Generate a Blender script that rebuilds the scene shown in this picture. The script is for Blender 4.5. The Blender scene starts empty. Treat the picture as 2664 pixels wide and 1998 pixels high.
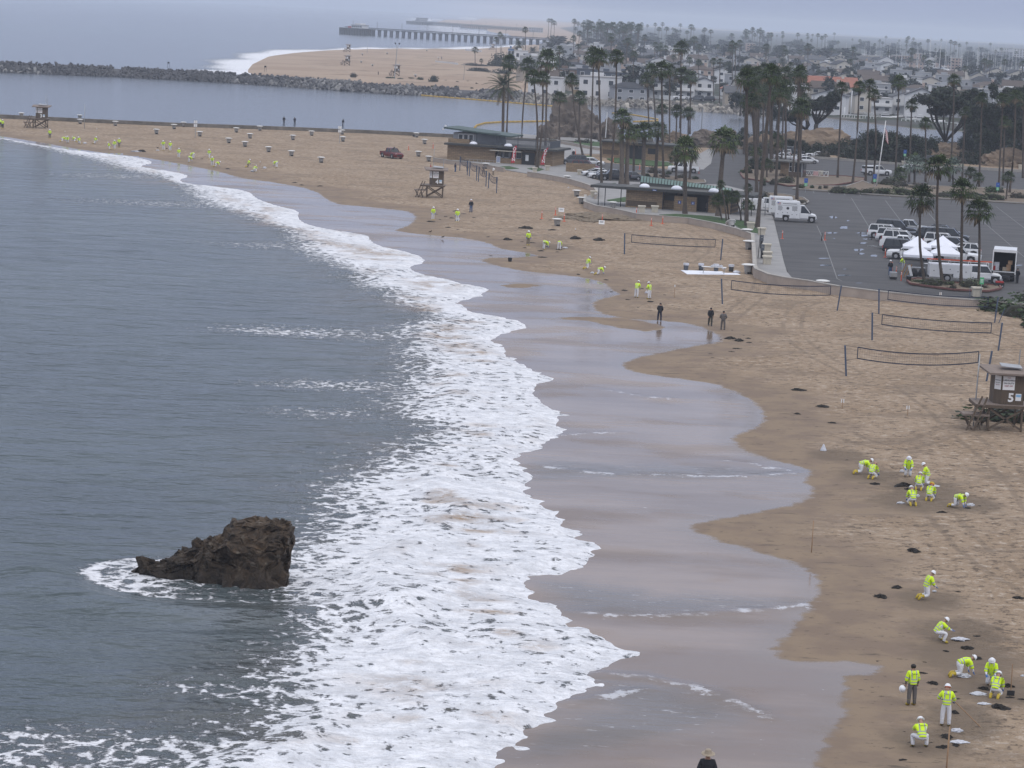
import bpy,bmesh,math,random
import numpy as np
from mathutils import Vector,Matrix,Euler,noise
rad = math.radians
rnd = random.Random(11)
S = bpy.context.scene
C = S.collection
# ---------------------------------------------------------------- camera
FPX,CX,CY,HC = 6400.0,1332.0,999.0,28.0
RO = rad(2.8)
TH = math.atan(966.0 * math.cos(RO) / FPX)
fw = Vector((0,math.cos(TH),-math.sin(TH)))
u0 = Vector((0,math.sin(TH),math.cos(TH)))
r0 = Vector((1,0,0))
cup = u0 * math.cos(RO) - r0 * math.sin(RO)
crt = r0 * math.cos(RO) + u0 * math.sin(RO)
cam_d = bpy.data.cameras.new('camera')
cam = bpy.data.objects.new('camera',cam_d)
C.objects.link(cam)
cam_d.sensor_width = 36
cam_d.lens = FPX / 2664 * 36
cam_d.clip_start = 1
cam_d.clip_end = 60000
m = Matrix((crt,cup,-fw)).transposed().to_4x4()
m.translation = (0,0,HC)
cam.matrix_world = m
S.camera = cam
# ---------------------------------------------------------------- sky, sun, exposure
W = bpy.data.worlds.new('World')
S.world = W
W.use_nodes = True
nt = W.node_tree
nt.nodes.clear()
wo = nt.nodes.new('ShaderNodeOutputWorld')
add = nt.nodes.new('ShaderNodeAddShader')
sky = nt.nodes.new('ShaderNodeTexSky')
sky.sky_type = 'NISHITA'
sky.sun_disc = False
sky.sun_elevation = rad(50)
sky.sun_rotation = rad(150)
sky.dust_density = 6
b1 = nt.nodes.new('ShaderNodeBackground')
b1.inputs[1].default_value = 0.008
nt.links.new(sky.outputs[0],b1.inputs[0])
tc = nt.nodes.new('ShaderNodeTexCoord')
sx = nt.nodes.new('ShaderNodeSeparateXYZ')
nt.links.new(tc.outputs['Generated'],sx.inputs[0])
rp = nt.nodes.new('ShaderNodeValToRGB')
e = rp.color_ramp.elements
e[0].position = 0.0
e[0].color = (0.31,0.36,0.515,1)
e[1].position = 1.0
e[1].color = (1.18,1.18,1.22,1)
k = e.new(0.12)
k.color = (0.43,0.50,0.69,1)
k = e.new(0.32)
k.color = (0.68,0.75,0.95,1)
nt.links.new(sx.outputs['Z'],rp.inputs[0])
nz = nt.nodes.new('ShaderNodeTexNoise')
nz.inputs['Scale'].default_value = 2.2
nz.inputs['Detail'].default_value = 4
mp = nt.nodes.new('ShaderNodeMapping')
mp.inputs['Scale'].default_value = (1,1,3)
nt.links.new(tc.outputs['Generated'],mp.inputs[0])
nt.links.new(mp.outputs[0],nz.inputs['Vector'])
mr = nt.nodes.new('ShaderNodeMapRange')
mr.inputs['To Min'].default_value = 0.94
mr.inputs['To Max'].default_value = 1.06
nt.links.new(nz.outputs[0],mr.inputs[0])
mu = nt.nodes.new('ShaderNodeVectorMath')
mu.operation = 'SCALE'
nt.links.new(rp.outputs[0],mu.inputs[0])
nt.links.new(mr.outputs[0],mu.inputs['Scale'])
b2 = nt.nodes.new('ShaderNodeBackground')
nt.links.new(mu.outputs[0],b2.inputs[0])
nt.links.new(b1.outputs[0],add.inputs[0])
nt.links.new(b2.outputs[0],add.inputs[1])
nt.links.new(add.outputs[0],wo.inputs[0])
sd = bpy.data.lights.new('sun','SUN')
sd.energy = 0.6
sd.angle = rad(30)
sd.color = (1,.97,.93)
so = bpy.data.objects.new('sun',sd)
C.objects.link(so)
so.rotation_euler = Euler((rad(40),0,rad(-150 + 180)))
so.location = (0,0,60)
S.view_settings.view_transform = 'Standard'
S.view_settings.look = 'None'
S.view_settings.exposure = 0.08
S.view_settings.gamma = 1
S.view_settings.use_curve_mapping = False
cy = S.cycles
cy.use_denoising = True
cy.max_bounces = 6
cy.diffuse_bounces = 2
cy.glossy_bounces = 2
cy.transmission_bounces = 3
cy.volume_bounces = 1
cy.transparent_max_bounces = 8
cy.caustics_reflective = False
cy.caustics_refractive = False
cy.sample_clamp_indirect = 4
# ---------------------------------------------------------------- pixel ray -> place on the ground
fwn,crn,cun = np.array(fw),np.array(crt),np.array(cup)
def ray(px,py):
 d = fwn * FPX + crn * (px - CX) - cun * (py - CY)
 return d / np.linalg.norm(d)
def PZ(px,py,z=0.0):
 d = ray(px,py)
 t = (z - HC) / d[2]
 return (d[0] * t,d[1] * t)
DS = 2664 / 2212.0
def D(pts,z=0.0):
 return np.array([PZ(x * DS,y * DS,z) for x,y in pts])
def F_(pts,z=0.0):
 return np.array([PZ(x,y,z) for x,y in pts])
# ---------------------------------------------------------------- helpers
def tag(o,label=None,cat=None,group=None,kind=None):
 if label: o['label'] = label
 if cat: o['category'] = cat
 if group: o['group'] = group
 if kind: o['kind'] = kind
 return o
def thing(name,label,cat,loc=(0,0,0),rz=0,group=None,sc=1.0):
 o = bpy.data.objects.new(name,None)
 C.objects.link(o)
 o.empty_display_size = .2
 o.location = loc
 o.rotation_euler = (0,0,rz)
 o.scale = (sc,sc,sc)
 return tag(o,label,cat,group)
KIDS = {}
def link(name,me,parent=None,mat=None):
 if mat is not None and len(me.materials) == 0:
  me.materials.append(mat)
 o = bpy.data.objects.new(name,me)
 C.objects.link(o)
 if parent is not None:
  o.parent = parent
  KIDS.setdefault(parent.name,[]).append(o)
 return o
def dup(root,loc=None,rz=None,label=None,sc=None,group=None,pitch=None):
 r = root.copy()
 C.objects.link(r)
 if loc is not None: r.location = loc
 if rz is not None: r.rotation_euler = (0,0,rz)
 if sc is not None: r.scale = (sc,sc,sc) if not isinstance(sc,tuple) else sc
 if label: r['label'] = label
 if group: r['group'] = group
 def rec(a,b):
  for ch in kids_of(a):
   c = ch.copy()
   C.objects.link(c)
   c.parent = b
   rec(ch,c)
 rec(root,r)
 return r
def kids_of(o):
 return KIDS.get(o.name,[])
class MB:
 def __init__(s):
  s.v = []; s.f = []; s.m = []; s.mi = 0
 def addf(s,vs,fs):
  n = len(s.v)
  s.v += [tuple(p) for p in vs]
  for f in fs:
   s.f.append([i + n for i in f]); s.m.append(s.mi)
 def box(s,c,d,rz=0,tx=1,ty=1,rot=None):
  hx,hy,hz = d[0] / 2,d[1] / 2,d[2] / 2
  vs = []
  M = rot if rot is not None else Matrix.Rotation(rz,3,'Z')
  for z in (-1,1):
   a,b = (tx,ty) if z > 0 else (1,1)
   for x,y in ((-1,-1),(1,-1),(1,1),(-1,1)):
    vs.append(M @ Vector((x * hx * a,y * hy * b,z * hz)) + Vector(c))
  s.addf(vs,[(3,2,1,0),(4,5,6,7),(0,1,5,4),(1,2,6,5),(2,3,7,6),(3,0,4,7)])
  return s
 def b0(s,x0,y0,z0,x1,y1,z1):
  return s.box(((x0 + x1) / 2,(y0 + y1) / 2,(z0 + z1) / 2),(abs(x1 - x0),abs(y1 - y0),abs(z1 - z0)))
 def bar(s,a,b,w,h=None):
  a,b = Vector(a),Vector(b)
  h = h or w
  d = b - a
  M = d.to_track_quat('Z','Y').to_matrix()
  return s.box((a + b) / 2,(w,h,d.length),rot=M)
 def tube(s,pts,rs,n=6,cap=True):
  pts = [Vector(p) for p in pts]
  if not hasattr(rs,'__len__'): rs = [rs] * len(pts)
  vs = []
  for i,p in enumerate(pts):
   d = (pts[min(i + 1,len(pts) - 1)] - pts[max(i - 1,0)])
   q = d.to_track_quat('Z','Y').to_matrix()
   for j in range(n):
    a = 2 * math.pi * j / n
    vs.append(p + q @ Vector((math.cos(a) * rs[i],math.sin(a) * rs[i],0)))
  fs = []
  for i in range(len(pts) - 1):
   for j in range(n):
    k = (j + 1) % n
    fs.append((i * n + j,i * n + k,(i + 1) * n + k,(i + 1) * n + j))
  if cap:
   fs.append(tuple(range(n))[::-1])
   fs.append(tuple((len(pts) - 1) * n + j for j in range(n)))
  s.addf(vs,fs)
  return s
 def lathe(s,prof,n=12,c=(0,0,0)):
  vs = []
  for r,z in prof:
   for j in range(n):
    a = 2 * math.pi * j / n
    vs.append((c[0] + math.cos(a) * r,c[1] + math.sin(a) * r,c[2] + z))
  fs = []
  for i in range(len(prof) - 1):
   for j in range(n):
    k = (j + 1) % n
    fs.append((i * n + j,i * n + k,(i + 1) * n + k,(i + 1) * n + j))
  fs.append(tuple(range(n))[::-1])
  fs.append(tuple((len(prof) - 1) * n + j for j in range(n)))
  s.addf(vs,fs)
  return s
 def prism(s,poly,z0,z1):
  n = len(poly)
  vs = [(x,y,z0) for x,y in poly] + [(x,y,z1) for x,y in poly]
  fs = [tuple(range(n))[::-1],tuple(range(n,2 * n))]
  fs += [(i,(i + 1) % n,n + (i + 1) % n,n + i) for i in range(n)]
  s.addf(vs,fs)
  return s
 def mesh(s,name,mats=None,smooth=False):
  me = bpy.data.meshes.new(name)
  me.from_pydata(s.v,[],s.f)
  if mats is not None:
   if not isinstance(mats,(list,tuple)): mats = [mats]
   for q in mats: me.materials.append(q)
   if len(mats) > 1: me.polygons.foreach_set('material_index',s.m)
  if smooth: me.polygons.foreach_set('use_smooth',[True] * len(me.polygons))
  me.update()
  return me
 def build(s,name,mats,parent=None,smooth=False):
  return link(name,s.mesh(name,mats,smooth),parent)
def B0(*a): return MB().b0(*a)
def BX(*a,**k): return MB().box(*a,**k)
def BR(*a,**k): return MB().bar(*a,**k)
# materials
def newmat(name):
 q = bpy.data.materials.new(name)
 q.use_nodes = True
 return q,q.node_tree,q.node_tree.nodes['Principled BSDF']
def N(nt,t,**kw):
 n = nt.nodes.new('ShaderNode' + t)
 for a,b in kw.items():
  if a.startswith('i_'): n.inputs[a[2:]].default_value = b
  else: setattr(n,a,b)
 return n
def L(nt,a,b): nt.links.new(a,b)
def mat(name,col,rough=.7,var=.15,scale=3.0,bump=0.0,metal=0,spec=.4,bscale=None,stretch=None):
 q,nt,p = newmat(name)
 p.inputs['Roughness'].default_value = rough
 p.inputs['Metallic'].default_value = metal
 p.inputs['Specular IOR Level'].default_value = spec
 tc = N(nt,'TexCoord')
 mp = N(nt,'Mapping')
 if stretch: mp.inputs['Scale'].default_value = stretch
 L(nt,tc.outputs['Object'],mp.inputs[0])
 nz = N(nt,'TexNoise',i_Scale=scale,i_Detail=3.0,i_Roughness=.6)
 L(nt,mp.outputs[0],nz.inputs['Vector'])
 mx = N(nt,'Mix',data_type='RGBA')
 c = Vector(col[:3])
 mx.inputs[6].default_value = (*(c * (1 - var)),1)
 mx.inputs[7].default_value = (*(c * (1 + var)),1)
 mr = N(nt,'MapRange')
 mr.inputs[1].default_value = .3; mr.inputs[2].default_value = .7
 L(nt,nz.outputs[0],mr.inputs[0])
 L(nt,mr.outputs[0],mx.inputs[0])
 L(nt,mx.outputs[2],p.inputs['Base Color'])
 if bump:
  n2 = N(nt,'TexNoise',i_Scale=bscale or scale * 4,i_Detail=3.0)
  L(nt,mp.outputs[0],n2.inputs['Vector'])
  bm = N(nt,'Bump',i_Strength=bump,i_Distance=.1)
  L(nt,n2.outputs[0],bm.inputs['Height'])
  L(nt,bm.outputs[0],p.inputs['Normal'])
 return q
def leafmat(name,col,var=.35,rough=.55):
 # colour changes from leaf to leaf
 q,nt,p = newmat(name)
 p.inputs['Roughness'].default_value = rough
 p.inputs['Specular IOR Level'].default_value = .25
 g = N(nt,'NewGeometry')
 oi = N(nt,'ObjectInfo')
 hs = N(nt,'HueSaturation')
 hs.inputs['Color'].default_value = (*col,1)
 mr = N(nt,'MapRange')
 mr.inputs[3].default_value = 1 - var; mr.inputs[4].default_value = 1 + var
 L(nt,g.outputs['Random Per Island'],mr.inputs[0])
 m2 = N(nt,'MapRange')
 m2.inputs[3].default_value = .8; m2.inputs[4].default_value = 1.25
 L(nt,oi.outputs['Random'],m2.inputs[0])
 mm = N(nt,'Math',operation='MULTIPLY')
 L(nt,mr.outputs[0],mm.inputs[0]); L(nt,m2.outputs[0],mm.inputs[1])
 L(nt,mm.outputs[0],hs.inputs['Value'])
 L(nt,hs.outputs[0],p.inputs['Base Color'])
 return q
# ---------------------------------------------------------------- shapes of the land, in metres
def sdf(P,poly,closed=True):
 """signed distance of points P (n,2) to a polygon, negative inside; unsigned for an open line"""
 d = np.full(len(P),1e18)
 ins = np.zeros(len(P),bool)
 n = len(poly)
 for i in range(n if closed else n - 1):
  a = poly[i]; b = poly[(i + 1) % n]
  ab = b - a
  ap = P - a
  t = np.clip((ap @ ab) / max(ab @ ab,1e-9),0,1)
  q = ap - t[:,None] * ab
  d = np.minimum(d,(q * q).sum(1))
  if closed and a[1] != b[1]:
   c = (a[1] > P[:,1]) != (b[1] > P[:,1])
   xs = a[0] + (P[:,1] - a[1]) * (b[0] - a[0]) / (b[1] - a[1])
   ins ^= c & (P[:,0] < xs)
 d = np.sqrt(d)
 return np.where(ins,-d,d) if closed else d
FRONT = [(-160,272),(0,298),(91,314),(142,323),(230,333),(287,338),(339,351),(294,358),(338,366),(388,373),(410,381),(387,385),(390,394),(439,400),(507,407),(540,415),(545,422),(560,432),(600,445),(647,455),(640,468),(660,485),(720,497),(760,503),(797,508),(798,520),(820,532),(860,540),(905,552),(922,566),(880,575),(900,590),(950,600),(1000,612),(1045,620),(1056,624),(1040,637),(1000,648),(983,655),(1000,668),(1040,678),(1080,683),(1120,695),(1141,702),(1110,712),(1080,722),(1060,735),(1085,750),(1105,775),(1140,795),(1170,812),(1198,820),(1160,826),(1140,840),(1160,860),(1195,885),(1213,905),(1211,934),(1166,965),(1101,985),(1121,1003),(1148,1028),(1139,1044),(1150,1056),(1121,1062),(1166,1081),(1206,1111),(1224,1143),(1256,1158),(1289,1185),(1269,1206),(1247,1221),(1202,1237),(1139,1244),(1141,1264),(1130,1274),(1161,1291),(1211,1316),(1240,1338),(1224,1347),(1256,1363),(1296,1372),(1337,1392),(1366,1410),(1341,1426),(1301,1442),(1265,1453),(1275,1470),(1269,1489),(1242,1502),(1202,1516),(1166,1525),(1166,1547),(1143,1579),(1107,1606),(1076,1633),(1049,1659),(1010,1720),(990,1900),(950,2600)]
BACK = [(-160,272),(0,299),(100,322),(180,340),(260,365),(330,380),(400,398),(415,420),(440,440),(520,460),(560,480),(630,500),(650,530),(690,560),(780,600),(800,625),(840,640),(870,660),(950,685),(900,705),(850,725),(890,740),(880,760),(900,790),(880,830),(860,860),(850,880),(880,895),(930,915),(935,940),(880,960),(820,990),(790,1020),(740,1050),(710,1090),(715,1120),(700,1150),(640,1180),(560,1240),(570,1330),(620,1370),(640,1400),(590,1470),(590,1500),(580,1560),(520,1600),(400,1640),(340,1680),(280,1900),(200,2600)]
FILM = [(-160,268),(0,294),(91,308),(200,328),(300,338),(380,352),(430,362),(480,372),(520,385),(600,395),(680,410),(720,440),(770,445),(850,452),(890,458),(903,470),(880,490),(850,498),(880,503),(950,510),(1010,515),(1060,525),(1080,538),(1140,546),(1172,553),(1110,557),(1050,557),(1040,563),(1060,570),(1100,580),(1150,588),(1200,592),(1250,598),(1290,605),(1312,615),(1325,628),(1345,636),(1310,643),(1284,652),(1283,662),(1290,672),(1320,683),(1380,690),(1440,693),(1500,700),(1540,715),(1565,730),(1555,740),(1500,748),(1440,760),(1390,770),(1360,780),(1345,788),(1360,800),(1420,812),(1500,822),(1560,832),(1600,850),(1640,875),(1655,900),(1640,925),(1590,940),(1582,952),(1600,965),(1640,985),(1700,1000),(1745,1012),(1754,1022),(1740,1040),(1765,1062),(1740,1085),(1650,1105),(1560,1122),(1500,1133),(1500,1145),(1520,1155),(1580,1175),(1650,1195),(1720,1215),(1765,1240),(1772,1270),(1745,1330),(1700,1375),(1665,1412),(1700,1425),(1760,1430),(1840,1428),(1890,1435),(1908,1448),(1890,1458),(1820,1462),(1835,1490),(1820,1560),(1790,1600),(1760,1659),(1730,1740),(1700,1900),(1650,2600)]
SEAWALL = [(-300,232),(0,247),(200,257),(400,266),(600,273),(800,281),(960,289),(1100,296),(1180,301),(1240,304),(1330,311),(1380,316),(1500,318),(1640,322),(1760,324),(1900,330),(2050,340),(2212,350),(2600,372)]
ZL = 0.6      # level of the upper beach and the car parks
ZT = 1.4      # level of the peninsula
def smoothpoly(p,it=1):
 p = np.asarray(p,float)
 for _ in range(it):
  q = [p[0]]
  for i in range(len(p) - 1):
   q.append(p[i] * .75 + p[i + 1] * .25); q.append(p[i] * .25 + p[i + 1] * .75)
  q.append(p[-1]); p = np.array(q)
 return p
front = smoothpoly(D(FRONT)); back = smoothpoly(D(BACK)); film = smoothpoly(D(FILM))
swall = D(SEAWALL,ZL)
FARR = np.array([[3000.,600.],[3000.,-200.]])
main_land = np.vstack([film,[[400.,20.],[900.,20.]],[[900.,swall[-1][1]]],swall[::-1]])
seapoly_f = np.vstack([front,[[-2000.,20.],[-2000.,front[0][1]]]])
seapoly_b = np.vstack([back,[[-2000.,20.],[-2000.,back[0][1]]]])
bar1 = D([(1180,688),(1230,685),(1270,684),(1350,688),(1420,700),(1436,709),(1400,715),(1340,708),(1270,692)])
bar2 = D([(1084,615),(1110,612),(1145,613),(1172,617),(1130,621),(1095,620)])
SPIT_NEAR = [(612,190),(700,205),(900,237),(1048,247),(1204,253),(1277,259),(1445,270),(1565,275),(1686,283),(1806,289),(1927,298),(1987,302),(2071,297),(2110,305),(2228,320),(2360,335),(2664,355),(3000,375)]
SPIT_FAR = [(612,181),(627,166),(675,145),(747,136),(843,129),(963,126),(1200,127),(1299,122),(1350,117),(1440,110),(1400,104),(1329,95),(1240,77),(1200,70),(1150,65),(1120,60),(1150,52),(1250,50)]
spit = np.vstack([F_(SPIT_NEAR,0),[[4200.,2200.],[6500.,9500.],[0.,9500.]],F_(SPIT_FAR,0)[::-1]])
def zland(P,want='z'):
 P = np.asarray(P,float).reshape(-1,2)
 a = -sdf(P,main_land)            # >0 on the beach
 b = -sdf(P,spit)
 df = -sdf(P,seapoly_f)           # >0 seaward of the foam front
 dfilm = sdf(P,film,False)
 dw = sdf(P,swall,False)
 z = np.where(a > 0,ZL * (1 - np.exp(-np.minimum(dfilm,400) / 14.0)),-0.004 * np.minimum(dfilm,45))
 z = np.where((df > 0) & (a <= 0),z - 0.05 * np.minimum(df,40),z)
 beyond = (a <= 0) & (P[:,1] > np.interp(P[:,0],swall[:,0],swall[:,1]) - 1.0)
 z = np.where(beyond,-2.0 ,z)
 z = np.where(beyond,np.clip((b - 5) * .08,-2,0.64) + np.clip((b - 9) / 60.0,0,1) * (ZT - .64),z)
 return (z,a,b,df,dfilm) if want != 'z' else z
def ground(x,y):
 return float(zland([[x,y]])[0])
def P(px,py,z=None):
 """point of the ground seen at full-size photo pixel (px,py)"""
 if z is not None:
  x,y = PZ(px,py,z); return Vector((x,y,z))
 z = 0.3
 for _ in range(3):
  x,y = PZ(px,py,z); z = max(ground(x,y),-.05)
 return Vector((x,y,z))
def ZM(x0,y0,s):
 return lambda x,y,z=None: P(x0 + x / s,y0 + y / s,z)
def mpp(p): return (Vector(p) - Vector((0,0,HC))).length / FPX     # metres per photo pixel there
# ---------------------------------------------------------------- sand and sea: one fan of cells each, finer near the beach
def fan(rows,cols,y0,y1,amax=14.0):
 inv = np.linspace(1 / y0,1 / 2600.0,rows)
 rr = list(1 / inv) + [3000,3500,4200,5200,6500,8500,y1]
 rr = [25.,45.] + rr
 t = np.linspace(-1,1,cols)
 a = np.tan(np.radians(amax)) * t
 a = np.concatenate([[-2.0,-.9,-.5,-.35],a,[.35,.5,.9,2.0]])
 rr = np.array(rr)
 Y = np.repeat(rr,len(a)); X = (rr[:,None] * a[None,:]).ravel()
 return np.stack([X,Y],1),len(rr),len(a)
def gridmesh(name,P2,z,nr,nc,attrs):
 me = bpy.data.meshes.new(name)
 n = nr * nc
 me.vertices.add(n)
 co = np.empty((n,3),np.float32)
 co[:,:2] = P2; co[:,2] = z
 me.vertices.foreach_set('co',co.ravel())
 i = np.arange(nr - 1)[:,None] * nc + np.arange(nc - 1)[None,:]
 q = np.stack([i,i + 1,i + nc + 1,i + nc],-1).reshape(-1,4).astype(np.int32)
 me.loops.add(q.size); me.polygons.add(len(q))
 me.loops.foreach_set('vertex_index',q.ravel())
 me.polygons.foreach_set('loop_start',np.arange(0,q.size,4,dtype=np.int32))
 me.polygons.foreach_set('use_smooth',np.ones(len(q),bool))
 me.update(calc_edges=True)
 for k,v in attrs.items():
  at = me.attributes.new(k,'FLOAT','POINT')
  at.data.foreach_set('value',v.astype(np.float32))
 return me
def vnoise(P2,s,seed=0,sy=None):
 """cheap smooth value noise in numpy, about -1..1"""
 x = P2[:,0] / s + seed * 17.3; y = P2[:,1] / (sy or s) + seed * 9.1
 xi = np.floor(x); yi = np.floor(y); fx = x - xi; fy = y - yi
 fx = fx * fx * (3 - 2 * fx); fy = fy * fy * (3 - 2 * fy)
 def h(a,b):
  v = np.sin(a * 127.1 + b * 311.7 + seed) * 43758.5453
  return (v - np.floor(v)) * 2 - 1
 return (h(xi,yi) * (1 - fx) + h(xi + 1,yi) * fx) * (1 - fy) + (h(xi,yi + 1) * (1 - fx) + h(xi + 1,yi + 1) * fx) * fy
def sst(a,b,x):
 t = np.clip((x - a) / (b - a),0,1)
 return t * t * (3 - 2 * t)
RC = P(605,1500,0)      # the rock in the surf
P2,nr,nc = fan(560,470,72.0,14000.0)
z,a,b,df,dfilm = zland(P2,'all')
bars = np.minimum(sdf(P2,bar1),sdf(P2,bar2))
wet = np.where(a > 0,dfilm,-dfilm)                       # >0 above the film
wet = np.where(df > 0,-50,wet)
wet = np.maximum(wet,np.where(bars < 4,-bars,-99))
wet = np.where(b > 0,60,wet)
dunes = sst(6,30,b) * (vnoise(P2,22,3) * .5 + vnoise(P2,9,4) * .22) * sst(3000,900,P2[:,1])
PAVE = D([(925,345),(990,358),(1094,362),(1220,383),(1264,394),(1290,412),(1264,422),(1264,436),(1330,452),(1430,468),(1540,484),(1624,505),(1630,572),(1660,598),(1810,622),(2030,645),(2230,662),(2600,690),(2600,300),(925,285)],ZL)
berm = sst(-.5,3.0,sdf(P2,PAVE)) * np.where(a > 0,vnoise(P2,7,1) * .05 + vnoise(P2,2.2,2) * .035 + vnoise(P2,.9,6) * .02,0) * sst(0.5,8,dfilm) * sst(420,200,P2[:,1])
X_,Y_ = P2[:,0],P2[:,1]
TOWN = np.vstack([F_([(1330,178),(1380,196),(1430,250)],ZT),F_([(1565,272),(1686,280),(1806,286),(1927,296),(1987,301),(2071,297),(2110,305),(2228,320),(2360,335),(2664,355),(3000,375)],0),[[6000.,3000.],[6000.,9500.],[1500.,9500.]],F_([(1560,62),(1450,72),(1500,92),(1510,112),(1420,124),(1340,145)],ZT)])
town = -sdf(P2,TOWN)
SW = [[(1265,1453),(1330,1456),(1400,1462),(1450,1474),(1490,1480),(1540,1496),(1580,1512),(1620,1530),(1660,1548)],[(1180,832),(1260,836),(1330,846),(1400,858),(1460,862)],[(1150,1003),(1240,1016),(1330,1024),(1440,1026),(1560,1030),(1660,1026),(1735,1022)],[(1240,1322),(1330,1329),(1420,1330),(1520,1326),(1640,1318),(1740,1308)],[(1240,1516),(1330,1498),(1400,1488)],[(1560,996),(1610,1000),(1650,1008),(1700,1016)],[(1170,942),(1260,936),(1360,932)]]
swd = np.full(len(P2),99.)
for l_ in SW: swd = np.minimum(swd,sdf(P2,D(l_),False) + .0)
SHE = [D([(1140,985),(1300,1000),(1500,1005),(1740,1015),(1700,1028),(1500,1032),(1300,1030),(1150,1040)]),D([(1140,1250),(1250,1245),(1420,1280),(1740,1300),(1700,1320),(1500,1330),(1240,1330)]),D([(1260,1455),(1400,1463),(1580,1515),(1660,1550),(1500,1600),(1100,1650),(1080,1630),(1240,1510)])]
she = np.max([-sdf(P2,q_) for q_ in SHE],0)
TK = [[(1960,830),(2030,880),(2090,940),(2160,990),(2212,1040),(2300,1180)],[(2260,870),(2100,905),(1990,950),(1900,962),(1780,905)],[(1880,690),(1960,722),(2050,700),(2150,712),(2260,760)],[(1540,505),(1640,560),(1655,620),(1560,690)],[(1400,486),(1490,496),(1530,530),(1480,570),(1380,560)],[(1840,800),(1760,760),(1700,700),(1740,640),(1900,650)],[(1890,1000),(2000,1060),(2110,1190),(2300,1300)],[(60,280),(400,300),(800,345),(1100,400),(1300,440)],[(300,285),(700,310),(900,350)]]
trd = np.full(len(P2),99.)
for l_ in TK: trd = np.minimum(trd,sdf(P2,smoothpoly(D(l_,.6),2),False))
trd = np.minimum(trd,9)
dig = np.zeros(len(P2))
for (x_,y_,r_) in ((2265,1230,2.4),(2400,1270,3.0),(2380,1300,3.2),(2510,1310,2.6),(2420,1555,2.0),(2500,1640,2.6),(2520,1700,3.0),(2600,1790,2.6),(2500,1850,1.8),(2420,1920,2.0),(2520,1890,1.6),(1660,560,4.0),(2180,1180,2.2),(1440,640,3)):
 q_ = PZ(x_,y_,.3); dig = np.maximum(dig,np.exp(-(((X_ - q_[0]) / r_) ** 2 + ((Y_ - q_[1]) / (r_ * 1.3)) ** 2)))
sand_me = gridmesh('sand',P2,z + berm + np.where(b > 0,dunes,0) + np.where(a <= 0,.05 * np.exp(-(swd / .5) ** 2) * (df < 0),0),nr,nc,{'wet': wet,'inl': a,'spit': b,'town': town,'swash': swd,'track': trd,'dig': dig,'sheet': np.clip(she,-9,9)})
# sea surface
chan = (P2[:,1] > np.interp(P2[:,0],swall[:,0],swall[:,1]) - 1.0)
db = -sdf(P2,seapoly_b)
X,Y = P2[:,0],P2[:,1]
A = -0.004 * np.minimum(dfilm,45)
dfr = df + (vnoise(P2,2.4,51,1.6) * .5 + vnoise(P2,.9,52,.8) * .42 + vnoise(P2,.45,53,.5) * .25) * sst(330,200,Y)
frontz = A + np.where(dfr > 0,.13,.07) * np.clip(dfr,-3,1.6)
frontz += np.where(df > 0,sst(0,1.2,df) * (vnoise(P2,1.1,8) * .05 + vnoise(P2,.5,9) * .03 + .03),0)
t = sst(4,26,df)
swell = (np.sin(X * .10 + Y * .045 + vnoise(P2,40,5) * 2) * .10 + vnoise(P2,6,7,3) * .07 + vnoise(P2,2.2,12,1.2) * .035) * sst(1500,300,Y)
crest = np.exp(-((df - 6 - 4 * vnoise(P2,14,20)) / 1.7) ** 2) * .3 * sst(-.2,.6,vnoise(P2,11,21) + .3) * sst(400,250,Y)
zs = frontz * (1 - t) + (swell * 1.0 + .02) * t + crest
zs = np.where(chan,0.0,zs)
zs = np.where((df <= -3) & ~chan,np.minimum(zs,-.5),zs)
rx,ry = X - RC[0],Y - RC[1]
rd = np.sqrt((rx / 5.5) ** 2 + (ry / 4.5) ** 2)
zs = zs + np.where(chan,0,np.exp(-((rd - 1.75) / .35) ** 2) * .35 * sst(3,-2,ry))
foam = np.where(df > 0,sst(5,-5,db) ,0) * sst(-.2,.3,df + .25)
foam = foam * (0.93 - .17 * vnoise(P2,9,15,5) - .10 * vnoise(P2,3.2,16,1.8))
foam = np.where(dfr > -.6,np.maximum(foam,.97 * sst(4.0,0.3,dfr) * sst(20,-2,db)),0)
tail = np.where((df > 0),np.exp(-np.maximum(db,0) / 4.0) * (.36 + .14 * vnoise(P2,6,61,3)) * sst(420,200,Y),0)
foam = np.maximum(foam,tail)
ringn = vnoise(P2,3.5,30) * .25
rd2 = np.sqrt(((rx + .2) / 6.0) ** 2 + ((ry + .3) / 4.2) ** 2)
foam = np.maximum(foam,sst(1.28,.95,rd2 + ringn * .5) * (.58 + .3 * vnoise(P2,2.5,33)))
foam = np.maximum(foam,np.exp(-((rd2 - 1.12 + ringn * .2) / .10) ** 2) * .9 * (ry < 3))
for (sx_,sy_,ln,am) in ((760,868,10,.62),(880,1005,9,.6),(850,870,14,.5),(720,640,14,.45),(420,530,22,.42),(300,460,20,.4),(160,1950,10,.55),(330,1985,10,.6),(60,1990,8,.55),(500,1960,8,.6),(640,1800,6,.5),(1010,1008,10,.5),(860,1075,9,.45)):
 q = P(sx_,sy_,0)
 kx = (X - q[0]) / ln; ky = (Y - q[1]) / (ln * .45)
 foam = np.maximum(foam,am * .86 * np.exp(-(kx * kx + ky * ky) * 1.6) * (df > 0))
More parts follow.
